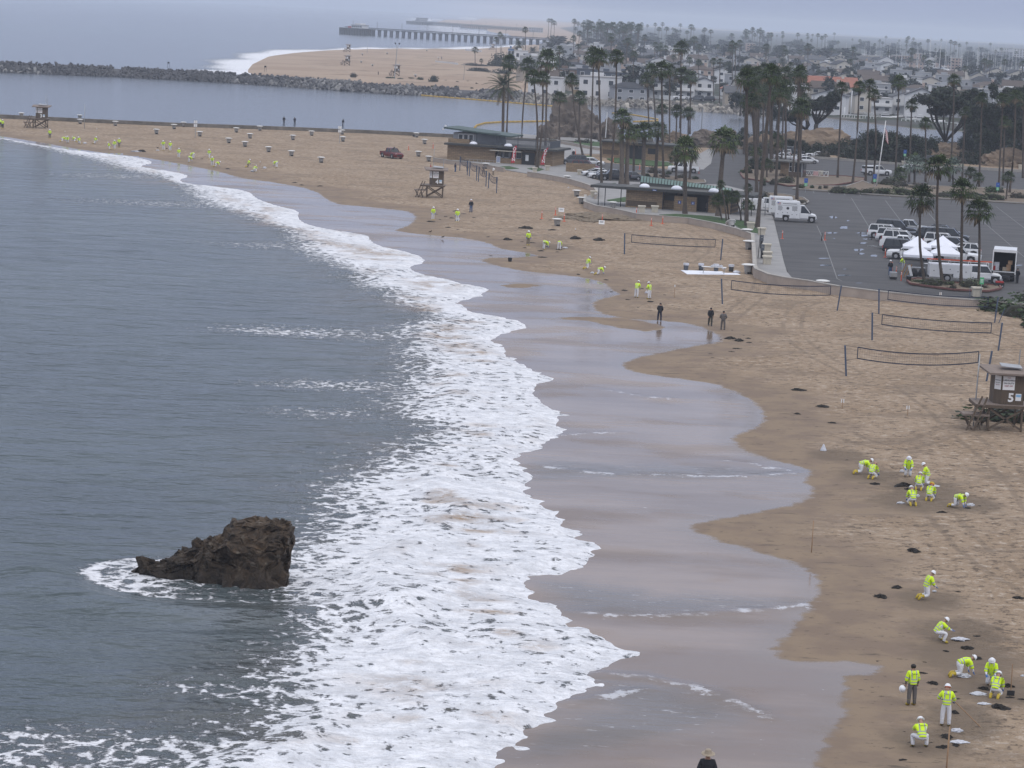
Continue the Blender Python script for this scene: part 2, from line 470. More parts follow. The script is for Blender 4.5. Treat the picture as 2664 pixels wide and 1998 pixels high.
# surf along the far side of the peninsula
fd = sdf(P2,F_(SPIT_FAR[:9],0),False)
foam = np.maximum(foam,np.where((Y > 600) & (fd < 60),sst(-20,2,b + 9 * vnoise(P2,26,40)) * .95,0))
fd2 = sdf(P2,F_(SPIT_FAR[9:],0),False)
foam = np.maximum(foam,np.where((b < 0) & (Y > 1500),sst(110,40,fd2 + 30 * vnoise(P2,80,41)) * .5,0))
murk = np.exp(-((df - 5.0 - 2.5 * vnoise(P2,8,22)) / 2.4) ** 2) * sst(-.05,.5,vnoise(P2,2.0,23,1.2) * .8 + .55 * vnoise(P2,13,24)) * sst(600,250,Y) * (df > 0)
shore = sst(24,2,df)
calm = np.exp(-((rx - .6) / 4.2) ** 2 - ((ry + 7.5) / 5.5) ** 2)
foam = foam * (1 - .75 * calm)
sea_me = gridmesh('sea',P2,zs,nr,nc,{'calm': calm,'foam': foam,'murk': murk,'shore': shore,'df': np.clip(df,-9,60),'chan': chan.astype(float)})
# ---- sand material
q,nt,p = newmat('sand')
geo = N(nt,'NewGeometry')
def at(name):
 n = N(nt,'Attribute'); n.attribute_name = name; return n.outputs['Fac']
def noi(scale,det=3,vec=None,rough=.55,dist=0.0):
 n = N(nt,'TexNoise',i_Scale=scale,i_Detail=det,i_Roughness=rough,i_Distortion=dist)
 L(nt,vec if vec is not None else geo.outputs['Position'],n.inputs['Vector']); return n.outputs['Fac']
def mth(op,x,y=None,cl=False):
 n = N(nt,'Math',operation=op); n.use_clamp = cl
 for i,v in enumerate((x,y)):
  if v is None: continue
  if isinstance(v,(int,float)): n.inputs[i].default_value = v
  else: L(nt,v,n.inputs[i])
 return n.outputs[0]
def rng(x,a0,a1,b0=0.0,b1=1.0,sm=True):
 n = N(nt,'MapRange'); n.interpolation_type = 'SMOOTHSTEP' if sm else 'LINEAR'
 L(nt,x,n.inputs[0])
 for i,v in enumerate((a0,a1,b0,b1)): n.inputs[i + 1].default_value = v
 return n.outputs[0]
def mixc(f,c1,c2):
 n = N(nt,'Mix',data_type='RGBA')
 if isinstance(f,(int,float)): n.inputs[0].default_value = f
 else: L(nt,f,n.inputs[0])
 for i,c in ((6,c1),(7,c2)):
  if isinstance(c,tuple): n.inputs[i].default_value = (*c,1)
  else: L(nt,c,n.inputs[i])
 return n.outputs[2]
def vmap(sc,rot=0.0):
 n = N(nt,'Mapping'); n.inputs['Scale'].default_value = sc; n.inputs['Rotation'].default_value = (0,0,rot)
 L(nt,geo.outputs['Position'],n.inputs[0]); return n.outputs[0]
wetA = at('wet'); spitA = at('spit')
n1 = noi(.55,4); n2 = noi(3.0,5,rough=.7); n3 = noi(.12,3)
wedge = mth('ADD',wetA,mth('MULTIPLY',mth('SUBTRACT',noi(.8,6,rough=.68),.5),1.7))
dry0 = mixc(rng(n3,.35,.65),(.295,.218,.148),(.345,.262,.185))
tv = vmap((.6,.75,1)); sp = noi(2.4,3,tv,rough=.8)
dry1 = mixc(rng(sp,.535,.64),dry0,(.13,.10,.075))
dry1 = mixc(rng(sp,.45,.36),dry1,(.44,.36,.285))
big = noi(.22,4,vmap((.6,1,1),.3),rough=.7)
dry1 = mixc(rng(big,.52,.62,0,.55),dry1,(.20,.155,.115))
damp = mixc(rng(noi(.35,4),.4,.62),(.235,.178,.125),(.195,.147,.11))
streak = noi(.8,5,vmap((.35,1.8,1),.15),rough=.7)
damp = mixc(rng(streak,.60,.68,0,.8),damp,(.085,.07,.058))
damp = mixc(rng(noi(2.2,4,vmap((.5,1,1)),rough=.75),.60,.67,0,.8),damp,(.07,.055,.045))
dampf = rng(mth('ADD',wetA,mth('MULTIPLY',mth('SUBTRACT',noi(.09,4),.5),22.0)),2.5,9.0)
trk = at('track')
tb = mth('MULTIPLY',rng(mth('ABSOLUTE',mth('SUBTRACT',mth('ADD',trk,mth('MULTIPLY',mth('SUBTRACT',noi(.6,3),.5),.5)),.85)),.30,.12),rng(noi(.16,3),.36,.5))
dry1 = mixc(mth('MULTIPLY',tb,.42),dry1,(.165,.128,.095))
dg = rng(mth('ADD',at('dig'),mth('MULTIPLY',mth('SUBTRACT',noi(.8,5,rough=.7),.5),.9)),.25,.75)
col = mixc(dampf,damp,dry1)
col = mixc(mth('MULTIPLY',dg,.7),col,(.135,.105,.078))
filmc = mixc(rng(noi(.07,5,vmap((.5,1.6,1),.1),.6),.4,.62),(.16,.112,.080),(.24,.18,.138))
filmc = mixc(rng(wetA,-2.2,-.3,0,.5),filmc,(.165,.13,.10))
ff = rng(wedge,-.28,.28)
col = mixc(ff,filmc,col)
# dune plants and tracks on the far spit
dn = noi(.06,5,rough=.7)
veg = mth('MULTIPLY',rng(dn,.56,.63),rng(spitA,12,40))
farsand = mixc(rng(noi(.02,3),.4,.6),(.33,.245,.18),(.38,.29,.215))
farsand = mixc(mth('MULTIPLY',veg,.55),farsand,(.15,.125,.095))
col = mixc(rng(spitA,0,4),col,farsand)
townc = mixc(rng(noi(.05,4,rough=.7),.45,.58),(.085,.083,.08),(.045,.055,.035))
col = mixc(rng(at('town'),0,8),col,townc)
swv = mth('ADD',at('swash'),mth('MULTIPLY',mth('SUBTRACT',noi(.9,6,rough=.75),.5),3.4))
swf = mth('MULTIPLY',mth('MULTIPLY',rng(swv,.26,.0),rng(noi(.5,4),.42,.56)),.5)
swf = mth('MULTIPLY',swf,mth('SUBTRACT',1.0,ff))
specks = mth('MULTIPLY',rng(noi(2.6,5,vmap((.7,1,1)),rough=.8),.655,.69),mth('MULTIPLY',rng(noi(.12,3),.48,.6),mth('SUBTRACT',1.0,ff)))
shf = mth('MULTIPLY',rng(mth('ADD',at('sheet'),mth('MULTIPLY',mth('SUBTRACT',noi(.35,5),.5),5.0)),-1.6,2.4),.75)
col = mixc(mth('MULTIPLY',shf,mth('SUBTRACT',1.0,ff)),col,(.10,.088,.078))
swf = mth('MAXIMUM',swf,mth('MULTIPLY',specks,.7))
swf = mth('MAXIMUM',swf,mth('MULTIPLY',mth('MULTIPLY',rng(noi(1.2,5,vmap((.5,1.4,1)),rough=.75),.60,.67),shf),.45))
col = mixc(swf,col,(.74,.76,.80))
L(nt,col,p.inputs['Base Color'])
patch = rng(noi(.10,3,vmap((1,1.8,1),.2)),.45,.65)
rf = mth('ADD',mth('MULTIPLY',patch,.22),.09)
rr_ = N(nt,'Mix',data_type='FLOAT'); L(nt,ff,rr_.inputs[0]); L(nt,rf,rr_.inputs[2]); rr_.inputs[3].default_value = .92
L(nt,rr_.outputs[0],p.inputs['Roughness'])
s_ = N(nt,'Mix',data_type='FLOAT'); L(nt,ff,s_.inputs[0]); s_.inputs[2].default_value = .30; s_.inputs[3].default_value = .15
L(nt,s_.outputs[0],p.inputs['Specular IOR Level'])
hgt = mth('MULTIPLY',mth('ADD',sp,mth('MULTIPLY',n2,.4)),mth('ADD',mth('MULTIPLY',dampf,.9),.1))
hgt = mth('MULTIPLY',hgt,ff)
rip = mth('ADD',mth('MULTIPLY',noi(.9,3,vmap((.3,1.3,1),.1)),.05),mth('MULTIPLY',mth('MULTIPLY',noi(1.1,4,vmap((.5,1.3,1),.1)),shf),.22))
hgt = mth('ADD',hgt,mth('MULTIPLY',rip,mth('SUBTRACT',1.0,ff)))
bm = N(nt,'Bump',i_Strength=1.0,i_Distance=.35)
L(nt,hgt,bm.inputs['Height']); L(nt,bm.outputs[0],p.inputs['Normal'])
sand_mat = q
tag(link('beach_sand',sand_me,mat=sand_mat),'tan beach sand, wet and shiny towards the surf',kind='structure')
# ---- sea material
q,nt,p = newmat('sea_water')
geo = N(nt,'NewGeometry')
foamA = at('foam'); murkA = at('murk'); shoreA = at('shore'); dfA = at('df'); chanA = at('chan')
# lace of foam: cells with bright walls, three sizes, pulled out along the waves
wv = N(nt,'TexNoise',i_Scale=.5,i_Detail=3.0)
L(nt,geo.outputs['Position'],wv.inputs['Vector'])
wvm = N(nt,'VectorMath',operation='MULTIPLY_ADD')
L(nt,wv.outputs['Color'],wvm.inputs[0]); wvm.inputs[1].default_value = (2.4,2.4,0)
L(nt,geo.outputs['Position'],wvm.inputs[2])
def cell(scale,s=(1,1,1)):
 mm = N(nt,'Mapping'); mm.inputs['Scale'].default_value = s
 L(nt,wvm.outputs[0],mm.inputs[0])
 v = N(nt,'TexVoronoi',feature='DISTANCE_TO_EDGE',i_Scale=scale)
 v.voronoi_dimensions = '2D'
 L(nt,mm.outputs[0],v.inputs['Vector']); return v.outputs['Distance']
c1 = cell(.8,(1,1.0,1)); c2 = cell(2.2,(1,1.0,1))
nf = noi(1.3,6,vmap((1,.9,1)),rough=.68)
# threshold width of the walls grows with the amount of foam
w1 = mth('SUBTRACT',mth('MULTIPLY',foamA,.62),mth('MULTIPLY',c1,.85))
w2 = mth('SUBTRACT',mth('MULTIPLY',foamA,.40),mth('MULTIPLY',c2,.62))
lace = mth('MAXIMUM',w1,w2)
lace = mth('ADD',lace,mth('MULTIPLY',mth('SUBTRACT',nf,.5),1.15))
lace = mth('ADD',lace,mth('MULTIPLY',mth('SUBTRACT',noi(3.4,5,vmap((1,1.1,1)),.75),.5),.75))
white = rng(lace,.10,.27)
white = mth('MULTIPLY',white,rng(foamA,.05,.30))
deep = mixc(rng(noi(.03,3),.4,.6),(.060,.081,.090),(.048,.067,.077))
shal = mixc(rng(noi(.2,4),.35,.65),(.095,.092,.082),(.07,.082,.080))
wat = mixc(shoreA,deep,shal)
wat = mixc(chanA,wat,(.05,.062,.078))
mfine = mth('MULTIPLY',murkA,rng(noi(1.3,5,vmap((.8,1,1)),.75),.38,.52,.15,1.0))
wat = mixc(mth('MULTIPLY',mfine,.9),wat,(.20,.135,.085))
fcol = mixc(mfine,(.87,.88,.91),(.36,.26,.18))
fcol = mixc(rng(noi(.7,6,vmap((.8,1,1)),.72),.40,.60,.5,0.0),fcol,(.54,.56,.60))
fcol = mixc(rng(noi(2.6,5,vmap((.7,1,1)),.75),.36,.58,.5,0.0),fcol,(.50,.50,.51))
col = mixc(white,wat,fcol)
L(nt,col,p.inputs['Base Color'])
rr_ = N(nt,'Mix',data_type='FLOAT'); L(nt,white,rr_.inputs[0]); rr_.inputs[2].default_value = .14; rr_.inputs[3].default_value = .8
L(nt,rr_.outputs[0],p.inputs['Roughness'])
p.inputs['IOR'].default_value = 1.33
p.inputs['Specular IOR Level'].default_value = .5
wave = mth('ADD',mth('MULTIPLY',noi(.28,4,vmap((.5,1.0,1),-.2),.6),2.1),mth('MULTIPLY',noi(1.3,4,vmap((.5,1.1,1),-.1),.65),.40))
wave = mth('MULTIPLY',wave,mth('SUBTRACT',1.0,mth('MULTIPLY',chanA,.72)))
wave = mth('MULTIPLY',wave,mth('SUBTRACT',1.0,mth('MULTIPLY',at('calm'),.8)))
wave = mth('ADD',wave,mth('MULTIPLY',mth('MULTIPLY',white,nf),.45))
wave0 = wave
bm = N(nt,'Bump',i_Strength=1.0,i_Distance=.8)
L(nt,wave,bm.inputs['Height']); L(nt,bm.outputs[0],p.inputs['Normal'])
tag(link('sea',sea_me,mat=q),'grey-green sea with a broad band of white surf',kind='structure')
# ---- air
q = bpy.data.materials.new('haze'); q.use_nodes = True
nt = q.node_tree; nt.nodes.clear()
o_ = N(nt,'OutputMaterial'); v_ = N(nt,'VolumePrincipled')
v_.inputs['Color'].default_value = (.80,.88,1.0,1)
v_.inputs['Density'].default_value = 1.6e-4
v_.inputs['Anisotropy'].default_value = 0.0
L(nt,v_.outputs[0],o_.inputs['Volume'])
hz = B0(-32000,-300,-6,32000,14500,60).build('haze',q)
tag(hz,'pale sea haze over the whole coast',kind='stuff')
# ================================================================ materials
M = {}
M['rock'] = mat('grey_rock',(.16,.155,.155),.85,.45,.5,bump=.5)
M['rock_brown'] = mat('brown_rock',(.135,.11,.09),.9,.45,.25,bump=.8,bscale=.9)
M['wetrock'] = mat('wet_conglomerate',(.050,.036,.024),.55,.65,2.2,bump=.9,bscale=7)
M['cliff'] = mat('sandstone_cliff',(.20,.15,.105),.9,.45,.18,bump=.8,bscale=.6,stretch=(1,1,3))
M['concrete'] = mat('concrete',(.33,.31,.28),.85,.12,.8,bump=.15)
M['walk'] = mat('pavement',(.26,.255,.25),.85,.12,.6)
M['wallc'] = mat('sea_wall',(.37,.31,.26),.85,.12,.7)
M['cream'] = mat('cream_concrete',(.48,.44,.36),.8,.12,2.0)
M['lawn'] = mat('lawn',(.035,.075,.018),.9,.35,3.0,bump=.5,bscale=14)
M['asphalt'] = mat('asphalt',(.060,.059,.060),.8,.30,.25,bump=.2,bscale=8,stretch=(.5,1.6,1))
M['puddle'] = mat('puddle',(.06,.062,.068),.05,.1,3)
M['paint'] = mat('road_paint',(.19,.19,.19),.8,.2,2)
M['soil'] = mat('planting_bed',(.16,.125,.09),.95,.25,2)
M['kerb'] = mat('red_kerb',(.16,.07,.06),.85,.25,2)
M['bark'] = mat('palm_bark',(.085,.068,.055),.95,.3,3.0,bump=.8,bscale=6,stretch=(1,1,3))
M['barkf'] = mat('thick_palm_bark',(.13,.105,.085),.95,.3,3.0,bump=1,bscale=6,stretch=(1,1,3))
M['pinebark'] = mat('pine_bark',(.045,.038,.032),.95,.3,2.0,bump=.6)
M['frond'] = leafmat('fan_frond',(.025,.043,.008))
M['frond_y'] = leafmat('young_frond',(.042,.064,.014))
M['frond_dry'] = leafmat('dry_frond',(.10,.075,.045))
M['feather'] = leafmat('feather_frond',(.025,.038,.011))
M['silver'] = leafmat('silver_frond',(.13,.165,.135))
M['leaf'] = leafmat('dark_leaf',(.013,.021,.009),.6)
M['leafg'] = leafmat('green_leaf',(.034,.058,.018),.45)
M['leafb'] = leafmat('brown_scrub',(.055,.046,.034),.45)
M['leafy'] = leafmat('grey_green_scrub',(.06,.072,.034),.45)
M['white'] = mat('white_paint',(.72,.72,.71),.45,.04,1)
M['vwhite'] = mat('car_white',(.70,.71,.72),.25,.03,1,spec=.5)
M['vblack'] = mat('car_black',(.018,.02,.026),.2,.1,1,spec=.5)
M['vgrey'] = mat('car_grey',(.10,.11,.125),.25,.08,1,spec=.5)
M['vsilver'] = mat('car_silver',(.36,.37,.38),.3,.05,1,spec=.5)
M['vred'] = mat('car_red',(.12,.012,.014),.25,.08,1,spec=.5)
M['glass'] = mat('dark_glass',(.012,.016,.02),.06,.1,1,spec=.6)
M['pane'] = mat('window_pane',(.035,.042,.05),.1,.2,1,spec=.6)
M['tyre'] = mat('tyre',(.018,.018,.018),.9,.1,4)
M['rim'] = mat('wheel_rim',(.40,.40,.41),.35,.1,4,metal=.4)
M['dark'] = mat('dark_plastic',(.022,.023,.025),.6,.15,3)
M['redlamp'] = mat('tail_lamp',(.35,.02,.02),.3,.1,3)
M['steel'] = mat('steel',(.32,.33,.34),.45,.12,2,metal=.3)
M['navy'] = mat('navy_post',(.055,.08,.13),.6,.2,3)
M['navyb'] = mat('navy_band',(.022,.03,.055),.75,.15,3)
M['tower'] = mat('tower_wood',(.105,.078,.055),.85,.2,2,bump=.15,stretch=(6,6,.4))
M['deck'] = mat('tower_deck',(.20,.16,.135),.85,.15,2)
M['block'] = None
M['fascia'] = mat('dark_fascia',(.050,.052,.050),.7,.15,1)
M['gravel'] = mat('gravel_roof',(.11,.11,.105),.95,.2,2)
M['copper'] = mat('green_copper',(.20,.29,.26),.6,.15,2)
M['bin'] = mat('bin_plastic',(.31,.305,.295),.75,.15,1.5)
M['binw'] = mat('bin_lid',(.62,.62,.60),.7,.1,1.5)
M['orange'] = mat('orange_post',(.62,.10,.035),.6,.1,3)
M['boom'] = mat('yellow_boom',(.42,.27,.05),.65,.25,1)
M['kelp'] = mat('kelp',(.016,.013,.010),.75,.5,8,bump=.8,bscale=25)
M['kelp2'] = mat('brown_kelp',(.04,.03,.02),.8,.5,8,bump=.8,bscale=25)
M['bag'] = mat('clear_bag',(.52,.53,.57),.3,.15,5,bump=.5,bscale=12,spec=.7)
M['skin'] = mat('skin',(.36,.21,.15),.6,.1,5)
M['hair'] = mat('hair',(.012,.01,.009),.6,.2,8)
M['suit'] = mat('white_suit',(.66,.66,.68),.75,.06,6,bump=.25,bscale=12)
M['khaki'] = mat('khaki_cloth',(.20,.165,.12),.85,.12,6)
M['greyp'] = mat('grey_cloth',(.12,.11,.105),.85,.12,6)
M['black'] = mat('black_cloth',(.016,.017,.022),.85,.2,6)
M['navyc'] = mat('navy_cloth',(.03,.033,.055),.85,.2,6)
M['jean'] = mat('blue_denim',(.06,.10,.19),.85,.2,6)
M['oliveg'] = mat('olive_cloth',(.05,.05,.04),.85,.2,6)
M['boot'] = mat('yellow_boot',(.45,.33,.03),.55,.15,5)
M['hat'] = mat('hard_hat',(.74,.75,.78),.35,.03,3)
M['hatband'] = mat('orange_band',(.70,.13,.03),.6,.1,3)
M['glove'] = mat('blue_glove',(.06,.16,.42),.6,.1,3)
M['redc'] = mat('red_cloth',(.35,.03,.03),.8,.1,3)
M['tan'] = mat('straw_hat',(.30,.25,.19),.85,.2,6)
M['wood'] = mat('bare_wood',(.30,.19,.11),.8,.2,3)
M['blue'] = mat('blue_sign',(.03,.10,.36),.6,.08,2)
M['green'] = mat('green_sign',(.08,.42,.18),.6,.08,2)
M['signr'] = mat('red_flag',(.45,.02,.035),.6,.08,2)
M['canvas'] = mat('white_canvas',(.74,.76,.82),.7,.03,1,bump=.15,bscale=4)
M['ink'] = mat('lettering_dark',(.03,.03,.035),.7,.05,2)
M['inkr'] = mat('lettering_red',(.28,.03,.04),.7,.05,2)
M['grayb'] = mat('grey_bin',(.085,.095,.11),.6,.1,3)
for nm,cc in (('stucco',(.50,.46,.40)),('hwhite',(.60,.60,.60)),('hgrey',(.30,.31,.33)),('hdark',(.07,.085,.11)),('peach',(.42,.31,.25)),('tanw',(.36,.31,.25)),('bluew',(.08,.16,.32)),('brownw',(.16,.11,.085))):
 M[nm] = mat('wall_' + nm,cc,.85,.07,.3)
for nm,cc in (('rdark',(.035,.038,.045)),('rgrey',(.085,.088,.095)),('rtile',(.27,.11,.075)),('rbrown',(.085,.066,.055)),('rlight',(.34,.335,.33)),('rblue',(.10,.15,.28))):
 M[nm] = mat('roof_' + nm,cc,.9,.14,.5,bump=.2,bscale=3)
# block walls: courses of long tan blocks
q,nt,p = newmat('tan_block_wall')
tc = N(nt,'TexCoord'); mp = N(nt,'Mapping'); mp.inputs['Rotation'].default_value = (rad(90),0,0)
L(nt,tc.outputs['Object'],mp.inputs[0])
br = N(nt,'TexBrick'); br.inputs['Scale'].default_value = 1.0
br.inputs['Color1'].default_value = (.30,.215,.13,1); br.inputs['Color2'].default_value = (.22,.155,.095,1); br.inputs['Mortar'].default_value = (.13,.095,.065,1)
br.inputs['Mortar Size'].default_value = .02; br.inputs['Brick Width'].default_value = .8; br.inputs['Row Height'].default_value = .3
L(nt,mp.outputs[0],br.inputs['Vector']); L(nt,br.outputs['Color'],p.inputs['Base Color'])
p.inputs['Roughness'].default_value = .9
M['block'] = q
# hi-vis jacket: lime cloth, grey reflective bands where the cloth has them
q,nt,p = newmat('lime_jacket')
def att(n):
 a_ = N(nt,'Attribute'); a_.attribute_name = n; return a_.outputs['Fac']
def band(x,c,w):
 n = N(nt,'Math',operation='COMPARE'); L(nt,x,n.inputs[0]); n.inputs[1].default_value = c; n.inputs[2].default_value = w; return n.outputs[0]
def mth2(op,x,y):
 n = N(nt,'Math',operation=op)
 for i,v in enumerate((x,y)):
  if isinstance(v,(int,float)): n.inputs[i].default_value = v
  else: L(nt,v,n.inputs[i])
 return n.outputs[0]
t_,x_,a_ = att('along'),att('side'),att('arm')
st = mth2('MAXIMUM',band(t_,.10,.028),band(t_,.22,.028))
vs_ = mth2('MULTIPLY',band(x_,.105,.026),mth2('GREATER_THAN',t_,.22))
st = mth2('MAXIMUM',st,vs_)
st = mth2('MULTIPLY',st,mth2('LESS_THAN',a_,.02))
st = mth2('MAXIMUM',st,band(a_,.22,.03))
mx = N(nt,'Mix',data_type='RGBA')
mx.inputs[6].default_value = (.62,.86,.015,1); mx.inputs[7].default_value = (.36,.39,.35,1)
L(nt,st,mx.inputs[0]); L(nt,mx.outputs[2],p.inputs['Base Color'])
p.inputs['Roughness'].default_value = .75
M['lime'] = q
# ================================================================ small shape makers
def hull(pts):
 bm = bmesh.new()
 for q_ in pts: bm.verts.new(q_)
 r = bmesh.ops.convex_hull(bm,input=bm.verts)
 bmesh.ops.delete(bm,geom=list({g for g in r['geom_interior'] + r['geom_unused'] if isinstance(g,bmesh.types.BMVert)}),context='VERTS')
 bmesh.ops.recalc_face_normals(bm,faces=bm.faces)
 return bm
def rockmesh(name,seed,m_,n=16,flat=.75):
 r_ = random.Random(seed)
 pts = []
 for i in range(n):
  v = Vector((r_.gauss(0,1),r_.gauss(0,1),r_.gauss(0,1))).normalized()
  k_ = r_.uniform(.8,1.1)
  pts.append((v.x * k_ * r_.uniform(.8,1.2) * .5,v.y * k_ * .5,v.z * k_ * .5 * flat))
 bm = hull(pts); me = bpy.data.meshes.new(name); bm.to_mesh(me); bm.free()
 me.materials.append(m_); return me
RK3 = [mat('boulder_grey_%s' % n_,c_,.85,.3,.5,bump=.5) for n_,c_ in (('dark',(.075,.075,.08)),('mid',(.13,.128,.128)),('pale',(.21,.205,.20)))]
ROCKS = [rockmesh('boulder',i,RK3[i % 3]) for i in range(9)]
RK4 = [mat('bank_rock_%s' % n_,c_,.85,.3,.5,bump=.5) for n_,c_ in (('dark',(.13,.12,.11)),('mid',(.22,.205,.18)),('pale',(.34,.31,.27)))]
ROCKL = [rockmesh('boulder',30 + i,RK4[i % 3]) for i in range(7)]
def hillmesh(name,m_,rx_,ry_,h,seed,res=64,rough=.35,sharp=1.0,sub=None,craggy=1.0):
 """a craggy mound built as a closed height shell"""
 bm = bmesh.new()
 bmesh.ops.create_icosphere(bm,subdivisions=sub or 5,radius=1)
 off = Vector((seed * 7.7,seed * 3.1,0))
 for v in bm.verts:
  n_ = v.co.normalized()
  a1 = noise.fractal(n_ * 1.6 + off,.9,2.1,5)
  rd_ = noise.ridged_multi_fractal(n_ * 2.4 + off,.8,2.2,5,1.0,2.0) * .5 - .5
  c_ = noise.cell(n_ * 4.5 + off) * .12 * craggy
  k_ = 1 + rough * (a1 * .8 + rd_ * .45 * craggy) + c_ * .6
  z_ = n_.z
  v.co = Vector((n_.x * rx_ * k_,n_.y * ry_ * k_,(max(z_,-.15) * h * k_)))
 me = bpy.data.meshes.new(name); bm.to_mesh(me); bm.free(); me.materials.append(m_)
 return me
def leafball(name,m_,n,rx=1,ry=1,rz=1,size=.16,seed=0,clumps=9,card=1.5,flatb=False,stems=None):
 """crown of many leaf sized faces gathered in uneven clumps"""
 r_ = random.Random(seed); mb = MB()
 cs = []
 for i in range(clumps):
  while True:
   v = Vector((r_.uniform(-1,1),r_.uniform(-1,1),r_.uniform(-1,1)))
   if v.length < 1: break
  v *= .72
  if flatb: v.z = abs(v.z) * .9
  cs.append((v,r_.uniform(.28,.5)))
 for i in range(n):
  c_,rr = cs[r_.randrange(clumps)]
  d = Vector((r_.gauss(0,1),r_.gauss(0,1),r_.gauss(0,1))).normalized()
  p_ = c_ + d * rr * (r_.random() ** .4)
  if flatb and p_.z < 0: p_.z = abs(p_.z) * .3
  p_ = Vector((p_.x * rx,p_.y * ry,p_.z * rz))
  s_ = size * r_.uniform(.6,1.3)
  a_ = Vector((r_.gauss(0,1),r_.gauss(0,1),r_.gauss(0,.6))).normalized()
  b_ = a_.cross(d if abs(a_.dot(d)) < .95 else Vector((0,0,1))).normalized()
  mb.addf([p_ - a_ * s_ * card * .5,p_ + b_ * s_ * .4,p_ + a_ * s_ * card * .5,p_ - b_ * s_ * .4],[(0,1,2,3)])
 return mb.mesh(name,m_)
def cone_axis(mb,a,b,r1,r2,n=8): mb.tube([a,b],[r1,r2],n); return mb
# ---- palms
def fan_crown(seed,nf=40,m_=None,skirt=14,droop=0.0):
 """Washingtonia crown, unit radius: stalks ending in folded fans, dead fronds below"""
 r_ = random.Random(seed); mb = MB(); mats = [m_ or M['frond'],M['frond_dry'],M['frond_y']]
 ga = 2.39996
 for i in range(nf):
  t_ = (i + .5) / nf
  el = rad(82 - 118 * t_ ** .9) + r_.uniform(-.12,.12)
  az = i * ga + r_.uniform(-.25,.25)
  out = Vector((math.cos(az),math.sin(az),0))
  d = out * math.cos(el) + Vector((0,0,math.sin(el)))
  side = Vector((-math.sin(az),math.cos(az),0))
  up = side.cross(d) * -1
  pl = r_.uniform(.36,.50); fl = r_.uniform(.48,.64)
  mb.mi = 2 if (i < nf * .3 and r_.random() < .6) else 0
  if t_ > .86 and r_.random() < .5: mb.mi = 1
  b_ = d * pl
  mb.addf([side * .012,-side * .012,b_ - side * .012,b_ + side * .012],[(0,1,2,3)])
  nb = 9
  for j in range(nb):
   a0 = rad(-78 + 156 * j / (nb - 1)) + r_.uniform(-.05,.05)
   dd = d * math.cos(a0) + side * math.sin(a0)
   w = side * math.cos(a0) - d * math.sin(a0)
   l_ = fl * (1 - .28 * abs(a0) / rad(78)) * r_.uniform(.85,1.1)
   fold = up * (.02 if j % 2 else -.02)
   mid = b_ + dd * l_ * .62 + fold
   tip = b_ + dd * l_ + Vector((0,0,-.16 - .12 * t_ - droop)) * (l_ / .55) * r_.uniform(.5,1.4)
   ww = .044
   mb.addf([b_,mid + w * ww,tip,mid - w * ww],[(0,1,2,3)])
 mb.mi = 1
 for i in range(skirt):
  az = i * ga; out = Vector((math.cos(az),math.sin(az),0)); side = Vector((-math.sin(az),math.cos(az),0))
  z0 = -.1 - .45 * r_.random(); l_ = r_.uniform(.25,.42)
  a = out * .09 + Vector((0,0,z0 + .15)); b = out * r_.uniform(.13,.24) + Vector((0,0,z0 - l_))
  mb.addf([a,(a + b) / 2 + side * .10,b,(a + b) / 2 - side * .10],[(0,1,2,3)])
 return mb.mesh('crown',mats)
def feather_crown(seed,nf=52,m_=None,leaf=14,dry=.14):
 r_ = random.Random(seed); mb = MB(); mats = [m_ or M['feather'],M['frond_dry']]
 ga = 2.39996
 for i in range(nf):
  t_ = (i + .5) / nf
  el = rad(80 - 120 * t_); az = i * ga
  out = Vector((math.cos(az),math.sin(az),0)); side = Vector((-math.sin(az),math.cos(az),0))
  pts = []; p_ = Vector((0,0,0)); e_ = el
  ln = r_.uniform(.9,1.06)
  for k_ in range(7):
   pts.append(p_.copy()); p_ = p_ + (out * math.cos(e_) + Vector((0,0,math.sin(e_)))) * ln / 6; e_ -= .20 * (1 if t_ < .7 else .6)
  mb.mi = 1 if t_ > 1 - dry else 0
  for k_ in range(leaf):
   u_ = .12 + .88 * k_ / leaf; a_ = u_ * 6; i0 = min(int(a_),5); c_ = pts[i0].lerp(pts[i0 + 1],a_ - i0)
   dr = (pts[i0 + 1] - pts[i0]).normalized()
   l_ = .20 * math.sin(math.pi * (.15 + .8 * u_)) + .04
   for sg in (-1,1):
    tip = c_ + (side * sg * .8 + dr * .75 + Vector((0,0,-.28))).normalized() * l_
    mb.addf([c_,c_ + dr * .05,tip],[(0,1,2)])
  mb.addf([pts[0] + side * .012,pts[3] + side * .01,pts[6],pts[3] - side * .01,pts[0] - side * .012],[(0,1,2,3,4)])
 return mb.mesh('crown',mats)
FAN = [fan_crown(i) for i in range(5)]
FANY = [fan_crown(10 + i,34,M['frond_y'],6) for i in range(2)]
SILV = [fan_crown(20,40,M['silver'],2)]
FEA = [feather_crown(1),feather_crown(2,40)]
FANLO = [fan_crown(30 + i,26,None,5) for i in range(2)]
def trunkmesh(a,b,r1,r2,bark,bow=0.0,n=7,seg=7,flare=1.35):
 a,b = Vector(a),Vector(b)
 pts = []; rs = []
 ax = Vector((1,0,0))
 for i in range(seg + 1):
  t_ = i / seg
  pts.append(a.lerp(b,t_) + ax * bow * math.sin(math.pi * t_))
  rs.append((r1 + (r2 - r1) * t_) * (flare if i == 0 else 1) * (1 + .06 * math.sin(i * 5)))
 pts.insert(0,a - Vector((0,0,.4))); rs.insert(0,rs[0])
 return MB().tube(pts,rs,n).mesh('trunk',bark,True)
